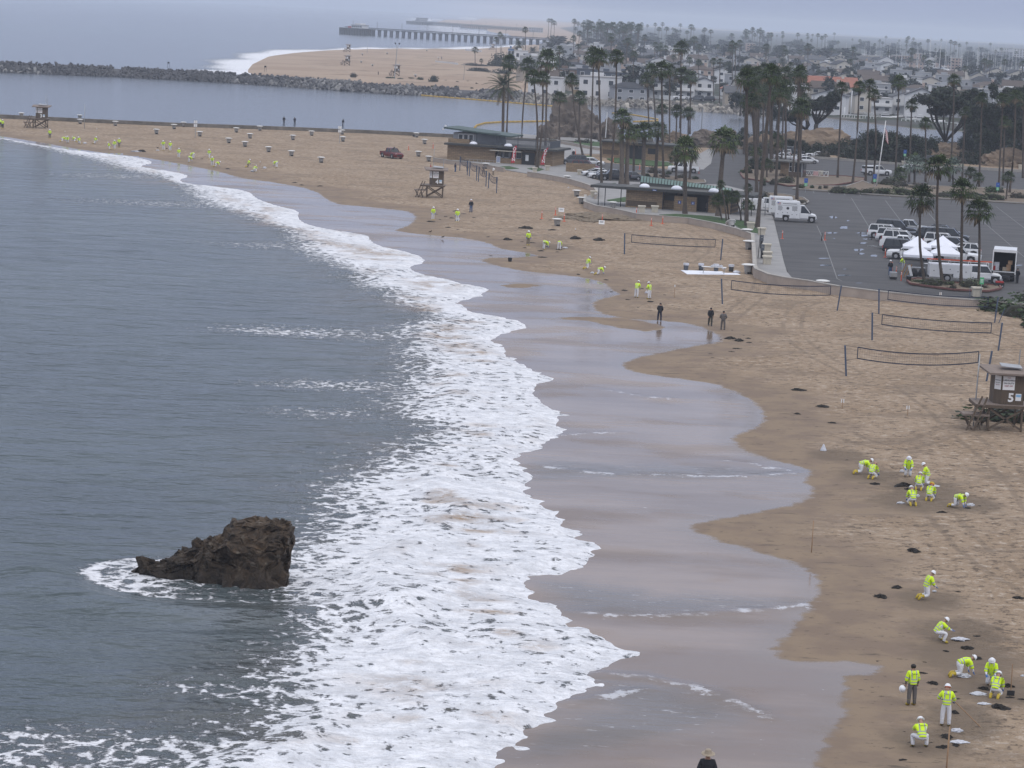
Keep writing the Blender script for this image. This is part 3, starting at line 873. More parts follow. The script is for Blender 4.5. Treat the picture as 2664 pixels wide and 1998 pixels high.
def palm(cx_,cy_,bx_,by_,r_px,label,kind='fan',group=None,bow=0.0,tr=None,name='fan_palm',z=None):
 base = P(bx_,by_,z)
 d = ray(cx_,cy_); t_ = base.y / d[1]
 top = Vector((d[0] * t_,d[1] * t_,HC + d[2] * t_))
 R_ = r_px * mpp(base) * 1.28
 o = thing(name,label,'palm tree',base,0,group)
 rel = top - base
 tr = (tr * .68) if tr else max(.17,R_ * .06)
 rel_c = rel.copy()
 link('trunk',trunkmesh((0,0,0),rel_c,tr * 1.15,tr * .8,M['barkf'] if tr > .32 else M['bark'],bow),o)
 me = {'fan': FAN,'young': FANY,'silver': SILV,'feather': FEA,'lo': FANLO}[kind]
 c_ = link('crown',me[rnd.randrange(len(me))],o)
 c_.location = rel_c
 c_.rotation_euler = (rnd.uniform(-.08,.08),rnd.uniform(-.08,.08),rnd.uniform(0,6.28))
 c_.scale = (R_,R_,R_ * rnd.uniform(.92,1.1))
 return o
# ---- text cut flat, facing -Y
def text(s,size,m_,parent,loc,rot=(rad(90),0,0),name='lettering',align='CENTER',ext=.004,bold=0.0):
 cu = bpy.data.curves.new('lettering','FONT')
 cu.body = s; cu.size = size; cu.align_x = align; cu.align_y = 'CENTER'; cu.extrude = ext; cu.resolution_u = 2; cu.offset = bold
 t_ = bpy.data.objects.new('lettering',cu); C.objects.link(t_)
 dg = bpy.context.evaluated_depsgraph_get(); dg.update()
 me = bpy.data.meshes.new_from_object(t_.evaluated_get(dg))
 C.objects.unlink(t_); bpy.data.objects.remove(t_)
 me.materials.clear(); me.materials.append(m_)
 o = link(name,me,parent); o.location = loc; o.rotation_euler = rot
 return o
# ================================================================ people
def V(*a): return Vector(a)
POSES = {
 'stand': dict(lean=4,thL=(-.05,.02,-1),thR=(.06,.0,-1),shL=(-.02,-.03,-1),shR=(.03,-.03,-1),uaL=(-.28,.0,-1),faL=(-.05,.25,-1),uaR=(.28,.0,-1),faR=(.05,.3,-1)),
 'walk': dict(lean=6,thL=(-.03,.32,-1),thR=(.03,-.25,-1),shL=(0,.02,-1),shR=(0,-.45,-1),uaL=(-.2,-.3,-1),faL=(0,.1,-1),uaR=(.2,.3,-1),faR=(0,.55,-1)),
 'work': dict(lean=24,head=20,thL=(-.1,.1,-1),thR=(.1,.02,-1),shL=(-.02,-.14,-1),shR=(.02,-.1,-1),uaL=(-.2,.35,-1),faL=(.35,.7,-.8),uaR=(.2,.35,-1),faR=(-.35,.6,-.9)),
 'bend': dict(lean=98,head=25,thL=(-.1,.16,-1),thR=(.1,.10,-1),shL=(-.04,-.12,-1),shR=(.04,-.1,-1),uaL=(-.1,.2,-1),faL=(0,.1,-1),uaR=(.1,.3,-1),faR=(0,.1,-1)),
 'kneel': dict(lean=20,head=22,thL=(-.1,.15,-1),thR=(.1,.15,-1),shL=(0,-1,-.06),shR=(0,-1,-.06),uaL=(-.2,.3,-1),faL=(.25,.8,-.7),uaR=(.2,.3,-1),faR=(-.25,.8,-.7)),
 'sitheel': dict(lean=38,head=20,thL=(-.22,.82,-.5),thR=(.22,.82,-.5),shL=(.08,-1,-.1),shR=(-.08,-1,-.1),uaL=(-.2,.35,-1),faL=(.1,.5,-1),uaR=(.2,.4,-1),faR=(-.1,.5,-1)),
 'crawl': dict(lean=72,head=12,thL=(-.08,.2,-1),thR=(.08,.1,-1),shL=(0,-1,-.05),shR=(0,-1,-.05),uaL=(-.15,.15,-1),faL=(0,.25,-1),uaR=(.15,.35,-1),faR=(0,.35,-1)),
 'squat': dict(lean=34,head=25,thL=(-.42,.9,.02),thR=(.42,.9,.02),shL=(.05,-.35,-1),shR=(-.05,-.35,-1),uaL=(-.1,.7,-.6),faL=(.2,.8,-.35),uaR=(.1,.7,-.6),faR=(-.2,.8,-.35)),
 'behind': dict(lean=3,thL=(-.10,.1,-1),thR=(.1,-.12,-1),shL=(-.03,-.02,-1),shR=(.03,-.15,-1),uaL=(-.45,-.2,-1),faL=(.55,-.45,-.7),uaR=(.45,-.2,-1),faR=(-.55,-.45,-.7)),
 'rake': dict(lean=10,head=20,thL=(-.08,.03,-1),thR=(.1,.03,-1),shL=(-.02,-.05,-1),shR=(.04,-.05,-1),uaL=(-.6,.15,-.9),faL=(.55,.7,-.4),uaR=(.5,.25,-1),faR=(.0,.7,-.7)),
}
def joints(ps,wide=False):
 p_ = POSES[ps]
 n = lambda v: Vector(v).normalized()
 ln = rad(p_['lean']); sp = V(0,math.sin(ln),math.cos(ln))
 J = {}
 J['pel'] = V(0,0,0); J['hem'] = V(0,0,0) - sp * .05
 J['waist'] = sp * .17
 J['chest'] = sp * .38; J['neck'] = sp * .52
 hl = ln * .7 + rad(p_.get('head',6))
 hd = V(0,math.sin(hl),math.cos(hl))
 J['head'] = J['neck'] + hd * .15; J['hdir'] = hd; J['crown'] = J['neck'] + hd * .22
 for s,k in ((-1,'L'),(1,'R')):
  J['sh' + k] = J['chest'] + sp * .07 + V(.185 * s,0,0)
  J['el' + k] = J['sh' + k] + n(p_['ua' + k]) * .29
  J['wr' + k] = J['el' + k] + n(p_['fa' + k]) * .25
  J['ha' + k] = J['wr' + k] + n(p_['fa' + k]) * .10
  J['hi' + k] = V(.095 * s,0,-.02)
  J['kn' + k] = J['hi' + k] + n(p_['th' + k]) * .44
  sh = n(p_['sh' + k])
  J['an' + k] = J['kn' + k] + sh * .41
  flat = abs(sh.z) < .5
  J['toe' + k] = J['an' + k] + (V(0,-.08,-.13) if flat else V(0,.17,-.05))
  J['flat' + k] = flat
 lows = []
 for k in 'LR':
  lows += [J['kn' + k].z - .065,J['an' + k].z - (.05 if J['flat' + k] else .085),J['toe' + k].z - .035]
 dz = -min(lows)
 for k,v in J.items():
  if isinstance(v,Vector) and k != 'hdir': v.z += dz
 J['sp'] = sp
 return J
def skin(verts,edges,radii,root,sub=1):
 me = bpy.data.meshes.new('tmp'); me.from_pydata([tuple(v) for v in verts],edges,[])
 o = bpy.data.objects.new('tmp',me); C.objects.link(o)
 m1 = o.modifiers.new('s','SKIN'); m1.use_smooth_shade = True
 for i,r in enumerate(radii):
  sv = me.skin_vertices[0].data[i]
  sv.radius = r if isinstance(r,tuple) else (r,r)
  sv.use_root = (i == root)
 m2 = o.modifiers.new('u','SUBSURF'); m2.levels = sub; m2.render_levels = sub
 dg = bpy.context.evaluated_depsgraph_get(); dg.update()
 out = bpy.data.meshes.new_from_object(o.evaluated_get(dg))
 C.objects.unlink(o); bpy.data.objects.remove(o); bpy.data.meshes.remove(me)
 out.polygons.foreach_set('use_smooth',[True] * len(out.polygons))
 return out
def segd(p_,a,b):
 ab = b - a; t_ = max(0,min(1,(p_ - a).dot(ab) / max(ab.length_squared,1e-9)))
 return (p_ - (a + ab * t_)).length,t_
BODY = {}
def bodyparts(ps):
 if ps in BODY: return BODY[ps]
 J = joints(ps)
 names = ['pel','waist','chest','neck','head','crown']
 rads = [.155,.15,.155,.062,.098,.075]
 edges = [(0,1),(1,2),(2,3),(3,4),(4,5)]
 for k in 'LR':
  b = len(names)
  names += ['sh' + k,'el' + k,'wr' + k,'hi' + k,'kn' + k,'an' + k,'toe' + k]
  rads += [.068,.056,.040,.125,.10,.078,.045]
  edges += [(2,b),(b,b + 1),(b + 1,b + 2),(0,b + 3),(b + 3,b + 4),(b + 4,b + 5),(b + 5,b + 6)]
 me = skin([J[n] for n in names],edges,rads,0)
 # hands: palm, four fingers and a thumb, added to the same mesh
 mb = MB(); mb.v = [tuple(v.co) for v in me.vertices]; mb.f = [list(p_.vertices) for p_ in me.polygons]; mb.m = [0] * len(mb.f)
 for s,k in ((-1,'L'),(1,'R')):
  w = J['wr' + k]; d = (J['ha' + k] - w).normalized()
  sd_ = d.cross(V(0,0,1));
  sd_ = sd_.normalized() if sd_.length > .2 else V(1,0,0)
  nn = sd_.cross(d)
  mb.mi = 2
  mb.bar(w - d * .02,w + d * .09,.075,.032)
  for f_,(o_,l_) in enumerate(((-.028,.062),(-.009,.074),(.010,.07),(.028,.055))):
   a0 = w + d * .085 + sd_ * o_; a1 = a0 + d * l_ * .55 + nn * .012; a2 = a1 + (d * .7 + nn * .7).normalized() * l_ * .5
   mb.tube([a0,a1,a2],[.0095,.009,.007],5)
  mb.tube([w + d * .03 - sd_ * .035 * s,w + d * .065 - sd_ * .065 * s + nn * .01,w + d * .095 - sd_ * .07 * s + nn * .02],[.012,.011,.008],5)
 # face: nose, brow shadow line, ears, mouth
 hd = J['hdir']; fw_ = V(0,hd.z,-hd.y).normalized(); h = J['head']
 mb.mi = 1
 mb.addf([h + fw_ * .093 + hd * .02,h + fw_ * .09 - hd * .02 + V(.016,0,0),h + fw_ * .09 - hd * .02 - V(.016,0,0),h + fw_ * .122 - hd * .018],[(0,1,3),(0,3,2),(1,2,3)])
 for s in (-1,1):
  mb.box(h + V(.098 * s,0,0),(.018,.035,.055))
 mb.mi = 3
 for s in (-1,1): mb.box(h + fw_ * .092 + hd * .025 + V(.034 * s,0,0),(.026,.014,.012))
 mb.box(h + fw_ * .094 - hd * .05,(.045,.012,.01))
 # regions
 hv = J['head']
 for i,f in enumerate(mb.f[:len(me.polygons)]):
  c_ = sum((Vector(mb.v[j]) for j in f),Vector()) / len(f)
  if (c_ - hv).length < .17 and (c_ - J['neck']).dot(J['hdir']) > -.0: mb.m[i] = 1
 # jacket
 jn = ['hem','waist','chest','neck']; jr = [.205,.195,.20,.10]
 je = [(0,1),(1,2),(2,3)]
 for k in 'LR':
  b = len(jn); J['mf' + k] = J['el' + k].lerp(J['wr' + k],.45)
  jn += ['sh' + k,'el' + k,'mf' + k]; jr += [.105,.092,.082]
  je += [(2,b),(b,b + 1),(b + 1,b + 2)]
 J['hem2'] = J['hem'] - J['sp'] * .02
 jm = skin([J[n] for n in jn],je,jr,1)
 al,sdv,arm = [],[],[]
 for v in jm.vertices:
  c_ = v.co
  ds,ts = segd(c_,J['hem'],J['neck'])
  best = 0; av = 0
  for k in 'LR':
   d1,t1 = segd(c_,J['sh' + k],J['el' + k]); d2,t2 = segd(c_,J['el' + k],J['mf' + k])
   if min(d1,d2) < ds - .03: best = 1; av = t1 * .29 if d1 < d2 else .29 + t2 * .11
  al.append(ts * (J['neck'] - J['hem']).length); sdv.append(abs(c_.x)); arm.append(av if best else 0)
 for nm,v in (('along',al),('side',sdv),('arm',arm)):
  a_ = jm.attributes.new(nm,'FLOAT','POINT'); a_.data.foreach_set('value',v)
 jm.materials.clear(); jm.materials.append(M['lime']); jm.name = 'jacket'
 # boots
 boots = []
 for k in 'LR':
  a = J['kn' + k].lerp(J['an' + k],.55)
  boots.append(MB().tube([a,J['an' + k],J['toe' + k].lerp(J['an' + k],.3),J['toe' + k] + (J['toe' + k] - J['an' + k]).normalized() * .05],[.085,.072,.066,.045],8).mesh('boot',M['boot'],True))
 hatm = MB()
 hatm.lathe([(.155,-.012),(.16,0),(.125,.008),(.12,.05),(.10,.095),(.055,.125),(.0,.135)],14)
 hat = hatm.mesh('hard_hat',M['hat'],True)
 BODY[ps] = (J,mb,jm,boots,hat)
 return BODY[ps]
BMESH = {}
def person(loc,ps,rz,label,suit='suit',jacket='lime',hat='hat',hands='glove',boots='boot',sc=1.0,group='clean-up crew in lime jackets',text_=False,band_=False):
 J,mb,jm,bt,hatme = bodyparts(ps)
 key = (ps,suit,hands)
 if key not in BMESH: BMESH[key] = mb.mesh('body',[M[suit],M['skin'],M[hands],M['hair']],True)
 o = thing('person',label,'person',loc,rad(rz),group,sc)
 link('body',BMESH[key],o)
 if jacket:
  k2 = (ps,'j',jacket)
  if k2 not in BMESH:
   c_ = jm.copy(); c_.materials.clear(); c_.materials.append(M[jacket]); BMESH[k2] = c_
  link('jacket',BMESH[k2],o)
 if boots:
  for b in bt:
   if boots != 'boot':
    k3 = (b.name,boots)
    if k3 not in BMESH:
     c_ = b.copy(); c_.materials.clear(); c_.materials.append(M[boots]); BMESH[k3] = c_
    link('shoe',BMESH[k3],o)
   else: link('boot',b,o)
 hd = J['hdir']; rot = hd.to_track_quat('Z','Y')
 if hat == 'hat':
  h_ = link('hard_hat',hatme,o); h_.location = J['head'] + hd * .045; h_.rotation_mode = 'QUATERNION'; h_.rotation_quaternion = rot
 elif hat == 'hair':
  k4 = ('hair',)
  if k4 not in BMESH: BMESH[k4] = MB().lathe([(.09,-.06),(.112,0),(.108,.05),(.07,.095),(.0,.11)],10).mesh('hair',M['hair'],True)
  h_ = link('hair',BMESH[k4],o); h_.location = J['head'] + hd * .02 - V(0,hd.z,-hd.y) * .02; h_.rotation_mode = 'QUATERNION'; h_.rotation_quaternion = rot
 elif hat == 'brim':
  h_ = MB().lathe([(.0,.155),(.08,.15),(.10,.12),(.115,.02),(.125,.01),(.225,-.005),(.23,.0),(.22,.008),(.12,.015)],18).build('sun_hat',M['tan'],o,True)
  h_.location = J['head'] + hd * .05; h_.rotation_mode = 'QUATERNION'; h_.rotation_quaternion = rot
 if band_:
  h_ = MB().lathe([(.118,0),(.13,.002),(.128,.03),(.118,.03)],12).build('hood_band',M['hatband'],o,True)
  h_.location = J['head'] + hd * .005; h_.rotation_mode = 'QUATERNION'; h_.rotation_quaternion = rot
 if text_:
  b_ = J['chest'] - V(0,J['sp'].z,-J['sp'].y) * .178 + J['sp'] * .03
  m_ = Matrix((V(1,0,0),J['sp'],-V(0,J['sp'].z,-J['sp'].y))).transposed()
  t_ = text('Patriot',.1,M['ink'],o,b_,m_.to_euler())
 return o
# ================================================================ vehicles (length along +X, nose at +X, ground at z=0)
def loft(mb,st,closed=True):
 """st: list of (x, [(y,z)...half profile from bottom centre to top centre])"""
 n = len(st[0][1]); vs = []
 for x,pr in st:
  for y,z in pr: vs.append((x,y,z))
  for y,z in pr[::-1]: vs.append((x,-y,z))
 k = 2 * n; fs = []
 for i in range(len(st) - 1):
  for j in range(k):
   jj = (j + 1) % k
   fs.append((i * k + j,(i + 1) * k + j,(i + 1) * k + jj,i * k + jj))
 fs.append(tuple(range(k))); fs.append(tuple((len(st) - 1) * k + j for j in range(k))[::-1])
 mb.addf(vs,fs)
WHEEL = {}
def wheel(parent,x,y,r,w=.24):
 key = (round(r,2),round(w,2))
 if key not in WHEEL:
  rot = Matrix.Rotation(rad(90),3,'X')
  a = MB().lathe([(r * .62,-w / 2),(r * .94,-w / 2),(r,-w * .3),(r,w * .3),(r * .94,w / 2),(r * .62,w / 2)],16)
  a.v = [tuple(rot @ Vector(v)) for v in a.v]
  b = MB().lathe([(r * .2,-w / 2 - .012),(r * .60,-w / 2 - .004),(r * .60,w / 2 + .004),(r * .2,w / 2 + .012)],10)
  b.v = [tuple(rot @ Vector(v)) for v in b.v]
  WHEEL[key] = (a.mesh('wheel',M['tyre']),b.mesh('rim',M['rim']))
 t_ = link('wheel',WHEEL[key][0],parent); t_.location = (x,y,r)
 link('rim',WHEEL[key][1],t_)
SPEC = {
 # L, W, H, belt, r, [lower stations (x frac from rear, top z)], cabin (rear bottom, rear top, front top, front bottom as x frac)
 'suv': dict(L=5.1,W=1.98,H=1.86,belt=1.12,r=.39,hood=.74,hz=1.05,cab=(.03,.07,.60,.735)),
 'crossover': dict(L=4.6,W=1.86,H=1.66,belt=1.03,r=.36,hood=.73,hz=.96,cab=(.03,.13,.56,.74)),
 'sedan': dict(L=4.7,W=1.8,H=1.45,belt=.92,r=.33,hood=.70,hz=.86,cab=(.12,.27,.55,.72)),
 'coupe': dict(L=4.6,W=1.85,H=1.3,belt=.88,r=.34,hood=.62,hz=.82,cab=(.20,.32,.48,.62)),
 'hatch': dict(L=4.45,W=1.75,H=1.48,belt=.95,r=.32,hood=.74,hz=.88,cab=(.04,.16,.50,.76)),
 'pickup': dict(L=5.8,W=2.0,H=1.88,belt=1.15,r=.41,hood=.74,hz=1.1,cab=(.36,.385,.61,.72),bed=.355),
}
VC = {}
def car(kind,col,cap=None):
 key = (kind,col,cap)
 if key in VC: return VC[key]
 s = SPEC[kind]; Ln,w,H,be,r = s['L'],s['W'] / 2,s['H'],s['belt'],s['r']
 X = lambda f: (f - .5) * Ln
 o = thing('parked_car','x','car')
 zb = .28
 def pr(zt,k=1.0,zb_=zb): return [(0,zb_),(w * .86 * k,zb_),(w * .98 * k,zb_ + .16),(w * k,(zb_ + zt) * .55),(w * .96 * k,zt - .07),(w * .87 * k,zt),(0,zt + .015)]
 mb = MB()
 if kind == 'pickup':
  loft(mb,[(X(.345),pr(be,.985)),(X(.36),pr(be)),(X(.60),pr(be)),(X(.70),pr(be)),(X(.76),pr(s['hz'] + .03)),(X(.95),pr(s['hz'] - .03,.97)),(X(.99),pr(s['hz'] - .14,.90)),(X(1.0),pr(s['hz'] - .3,.84,.38))])
 else:
  rz = be if kind in ('suv','crossover','hatch') else be + .02
  loft(mb,[(X(0),pr(rz - .32,.88,.4)),(X(.012),pr(rz - .06,.93)),(X(.05),pr(rz,.98)),(X(.3),pr(be)),(X(s['hood'] - .04),pr(be)),(X(s['hood'] + .05),pr(s['hz'] + .02)),(X(.94),pr(s['hz'] - .06,.96)),(X(.985),pr(s['hz'] - .17,.88)),(X(1.0),pr(s['hz'] - .36,.80,.36))])
 body = mb.build('body',M[col],o,False)
 if kind == 'pickup':
  b = MB(); x0,x1 = X(0.01),X(.35)
  b.b0(x0,-w,.45,x1,-w + .1,be - .02); b.b0(x0,w - .1,.45,x1,w,be - .02)
  b.b0(x0,-w + .1,.5,x0 + .07,w - .1,be - .04); b.b0(x0 + .07,-w + .1,.5,x1,w - .1,.66)
  b.build('bed',M[col],o)
  B0(x0 + .09,-w + .11,.661,x1 - .01,w - .11,.68).build('bed_liner',M['dark'],o)
  if cap:
   c_ = MB(); loft(c_,[(X(.015),[(0,be),(w * .9,be),(w * .78,H * .97),(0,H * .99)]),(X(.345),[(0,be),(w * .9,be),(w * .8,H * .98),(0,H)])]); c_.build('camper_shell',M[col],o)
   for sg in (-1,1): BX((X(.18),sg * w * .865,(be + H) / 2),(Ln * .25,.03,.36)).build('side_window',M['glass'],o)
   BX((X(.012),0,(be + H) / 2 - .03),(.04,w * 1.3,.42)).build('rear_window',M['glass'],o)
 a,b,c_,d = [X(f) for f in s['cab']]
 wi,wt = w * .90,w * .74
 g = MB()
 vs = []
 for y in (-1,1):
  vs += [(a,wi * y,be - .01),(b,wt * y,H - .05),(c_,wt * y,H - .05),(d,wi * y,be - .01)]
 g.addf(vs,[(0,1,2,3),(7,6,5,4),(0,4,5,1),(1,5,6,2),(2,6,7,3),(3,7,4,0)])
 g.build('windows',M['glass'],o)
 rf = MB(); e_ = .04
 rf.addf([(b - e_,-wt - .02,H - .06),(b + .1,-wt * .8,H),(b - e_,wt + .02,H - .06),(b + .1,wt * .8,H),(c_ + .02,-wt - .02,H - .06),(c_ - .12,-wt * .8,H),(c_ + .02,wt + .02,H - .06),(c_ - .12,wt * .8,H)],
   [(0,1,3,2),(1,5,7,3),(5,4,6,7),(0,4,5,1),(2,3,7,6),(0,2,6,4)])
 rf.build('roof',M[col],o)
 pl = MB()
 for sg in (-1,1):
  wi2,wt2 = wi + .012,wt + .012
  pl.bar((a,sg * wi2,be),(b,sg * wt2,H - .05),.09 if kind != 'sedan' else .07)
  pl.bar((d,sg * wi2,be),(c_,sg * wt2,H - .05),.07)
  for f_ in ((.36,.62) if kind in ('suv','crossover') else ((.5,) if kind != 'pickup' else (.52,))):
   xb,xt = a + (d - a) * f_,b + (c_ - b) * f_
   pl.bar((xb,sg * wi2,be),(xt,sg * wt2,H - .05),.08)
 pl.build('window_pillars',M[col],o)
 for x in (X(.185),X(.80)):
  for sg in (-1,1): wheel(o,x,sg * (w - .12),r)
 ar = MB()
 for x in (X(.185),X(.80)):
  for sg in (-1,1):
   ring = MB().tube([(x + math.cos(t_) * (r + .05),sg * (w + .0),r + math.sin(t_) * (r + .05)) for t_ in [math.pi * i / 8 for i in range(9)]],.045,4)
   ar.addf(ring.v,ring.f)
   ar.box((x,sg * (w - .06),r + .02),(2 * r + .04,.13,2 * r - .0))
 ar.build('wheel_arch',M['dark'],o)
 for sg in (-1,1):
  BX((X(.985),sg * w * .68,s['hz'] - .20),(.10,w * .34,.15)).build('headlight',M['rim'],o)
  BX((X(.004) if kind != 'pickup' else X(.008),sg * w * .84,be - .22),(.08,w * .16,.34 if kind in ('suv','pickup') else .18)).build('tail_light',M['redlamp'],o)
  BX((d - .02,sg * (w + .10),be + .06),(.12,.2,.15)).build('mirror',M['dark'],o)
 BX((X(.997),0,.62),(.05,w * 1.05,.26)).build('grille',M['dark'],o)
 BX((X(.006),0,.50),(.12,w * 1.75,.2)).build('rear_bumper',M['dark'] if kind == 'pickup' else M[col],o)
 BX((X(-.001),0,.78),(.03,.32,.16)).build('number_plate',M['white'],o)
 if kind in ('suv','crossover'):
  rr = MB()
  for sg in (-1,1): rr.bar((b + .1,sg * wt * .88,H + .03),(c_ - .15,sg * wt * .88,H + .03),.04)
  rr.build('roof_rails',M['dark'] if col != 'vblack' else M['steel'],o)
 VC[key] = o; o['used'] = 0
 return o
def place_car(kind,col,pos,rz,label,cap=None,group=None,cat='car',sc=1.0):
 p_ = car(kind,col,cap)
 if not p_['used']:
  p_['used'] = 1; o = p_; o.location = pos; o.rotation_euler = (0,0,rad(rz)); o.scale = (sc,) * 3
 else: o = dup(p_,pos,rad(rz),sc=sc)
 o['label'] = label; o['category'] = cat
 if group: o['group'] = group
 elif 'group' in o: del o['group']
 return o
def cab(o,x0,w,H,col,ln=1.9,nose=1.15,r=.45,belt=1.25,slope=.35):
 """cab and bonnet of a work truck, rear of the cab at x0"""
 mb = MB()
 pr = lambda zt,k=1.0: [(0,.45),(w * .9 * k,.45),(w * k,.62),(w * k,zt - .1),(w * .9 * k,zt),(0,zt + .02)]
 loft(mb,[(x0,pr(belt)),(x0 + ln,pr(belt)),(x0 + ln + .1,pr(belt - .02)),(x0 + ln + nose * .85,pr(belt - .16,.96)),(x0 + ln + nose,pr(belt - .35,.9))])
 mb.build('body',M[col],o)
 wi,wt = w * .94,w * .80
 g = MB(); vs = []
 a,b,c_,d = x0,x0 + .04,x0 + ln - slope,x0 + ln + .12
 for y in (-1,1): vs += [(a,wi * y,belt - .01),(b,wt * y,H - .05),(c_,wt * y,H - .05),(d,wi * y,belt - .01)]
 g.addf(vs,[(0,1,2,3),(7,6,5,4),(0,4,5,1),(1,5,6,2),(2,6,7,3),(3,7,4,0)])
 g.build('windows',M['glass'],o)
 B0(b - .05,-wt - .03,H - .06,c_ + .03,wt + .03,H).build('roof',M[col],o)
 pl = MB()
 for sg in (-1,1):
  pl.bar((a + .03,sg * (wi + .01),belt),(b + .03,sg * (wt + .01),H - .05),.14); pl.bar((d,sg * (wi + .01),belt),(c_,sg * (wt + .01),H - .05),.08)
  if ln > 1.6: pl.bar((a + ln * .45,sg * (wi + .01),belt),(a + ln * .45,sg * (wt + .01),H - .05),.09)
  BX((d + .02,sg * (w + .14),belt + .15),(.12,.24,.3)).build('mirror',M['dark'],o)
  BX((x0 + ln + nose - .04,sg * w * .66,belt - .5),(.1,w * .36,.2)).build('headlight',M['rim'],o)
 pl.build('window_pillars',M[col],o)
 BX((x0 + ln + nose,0,belt - .52),(.06,w * .8,.3)).build('grille',M['dark'],o)
 BX((x0 + ln + nose + .04,0,.52),(.16,w * 1.8,.22)).build('bumper',M['steel'] if col == 'vwhite' else M['dark'],o)
def flagprint(o,x,y,z,s_=.3,sg=-1):
 f = MB(); f.mi = 0
 for i in range(5):
  f.mi = i % 2
  f.b0(x,y,z + i * s_ * .12,x + s_,y + .006 * sg,z + (i + 1) * s_ * .12 - .001)
 f.mi = 2; f.b0(x,y + .001 * sg,z + s_ * .3,x + s_ * .42,y + .010 * sg,z + s_ * .6)
 f.build('flag_print',[M['inkr'],M['white'],M['blue']],o)
def service_truck(name,label,pos,rz,boxL,boxH,van=False,words=True,ladder=False,lines=6):
 o = thing(name,label,'truck',pos,rad(rz))
 w = 1.05; x0 = -3.1
 cabx = x0 + boxL
 if van: cab(o,cabx,.98,2.35,'vwhite',1.35,1.0,.36,1.3,.75)
 else: cab(o,cabx,.98,1.98,'vwhite',2.2 if ladder else 1.5,1.25,.45,1.25,.35)
 b = B0(x0,-w,.95 if not ladder else .9,cabx - .03,w,boxH); b.b0(x0,-w,.5,x0 + boxL * .30,w,.95); b.b0(x0 + boxL * .58,-w,.5,cabx - .03,w,.95)
 b.build('service_box',M['vwhite'],o)
 nd = 5
 for i in range(nd):
  xa = x0 + .06 + (boxL - .15) * i / nd; xb = x0 + .02 + (boxL - .15) * (i + 1) / nd
  zt = boxH - .1 if not van else 1.55
  zb = .55 if i != 2 and i != 1 else 1.0
  d_ = B0(xa,-w - .02,zb,xb - .03,-w,zt).build('locker_door',M['vwhite'],o)
  B0((xa + xb) / 2 - .05,-w - .035,(zb + zt) / 2 - .05,(xa + xb) / 2 + .05,-w - .02,(zb + zt) / 2 + .05).build('latch',M['dark'],d_)
 if van:
  B0(x0 + .1,-w + .12,boxH,cabx - .1,w - .12,boxH + .12).build('roof_cap',M['vwhite'],o)
  flagprint(o,x0 + .25,-w - .004,boxH - .34,.5)
  # printed panel: rule lines and illegible rows of small lettering
  pr = MB(); pr.b0(x0 + 1.0,-w - .006,boxH - .24,cabx - .5,-w - .001,boxH - .17); pr.b0(x0 + .3,-w - .006,boxH - .47,cabx - .3,-w - .001,boxH - .445)
  for i in range(lines):
   z = boxH - .62 - i * .13
   pr.b0(x0 + .35,-w - .006,z,x0 + .9 + .25 * ((i * 37) % 3) / 3,-w - .001,z + .055)
   pr.b0(cabx - 1.15,-w - .006,z,cabx - .45 + .1 * ((i * 53) % 3) / 3,-w - .001,z + .055)
  pr.build('lettering',M['ink'],o)
  em = MB().lathe([(.16,0),(.2,.005),(.2,.01),(.16,.012)],12); em.v = [(x + (x0 + cabx) / 2,-w - .012 + z,y + boxH - .85) for x,y,z in em.v]; em.build('emblem',M['ink'],o)
 r = .42
 for x in (x0 + boxL * .44,cabx + (1.7 if van else (2.75 if ladder else 2.05))):
  for sg in (-1,1):
   wheel(o,x,sg * .88,r)
 ar = MB()
 for x in (cabx + (1.7 if van else (2.75 if ladder else 2.05)),):
  for sg in (-1,1): ar.box((x,sg * .95,r + .08),(2 * r + .14,.09,2 * r - .02))
 ar.build('wheel_arch',M['dark'],o)
 B0(x0 - .15,-w * .9,.45,x0,w * .9,.62).build('rear_bumper',M['dark'],o)
 if ladder:
  rk = MB()
  for x in (x0 + .1,x0 + boxL * .5,cabx - .1,cabx + 1.9):
   for sg in (-1,1): rk.bar((x,sg * .98,boxH if x < cabx else 1.9),(x,sg * .98,2.32),.05)
   rk.bar((x,-.98,2.3),(x,.98,2.3),.05)
  for sg in (-1,1): rk.bar((x0,sg * .98,2.34),(cabx + 1.9,sg * .98,2.34),.05)
  rk.build('ladder_rack',M['white'],o)
  ld = thing('ladder','long orange ladder lying on the rack of the utility truck behind the tents','ladder',pos,rad(rz))
  a = MB(); a.bar((x0 - .3,-.75,2.44),(cabx + 2.3,-.75,2.44),.08,.09).build('rail',M['orange'],ld)
  a = MB(); a.bar((x0 - .3,-.30,2.44),(cabx + 2.3,-.30,2.44),.08,.09).build('rail',M['orange'],ld)
  g = BR((0,-.75,0),(0,-.30,0),.035).mesh('rung',M['orange'])
  for i in range(18): link('rung',g,ld).location = (x0 + i * .4,0,2.44)
 return o
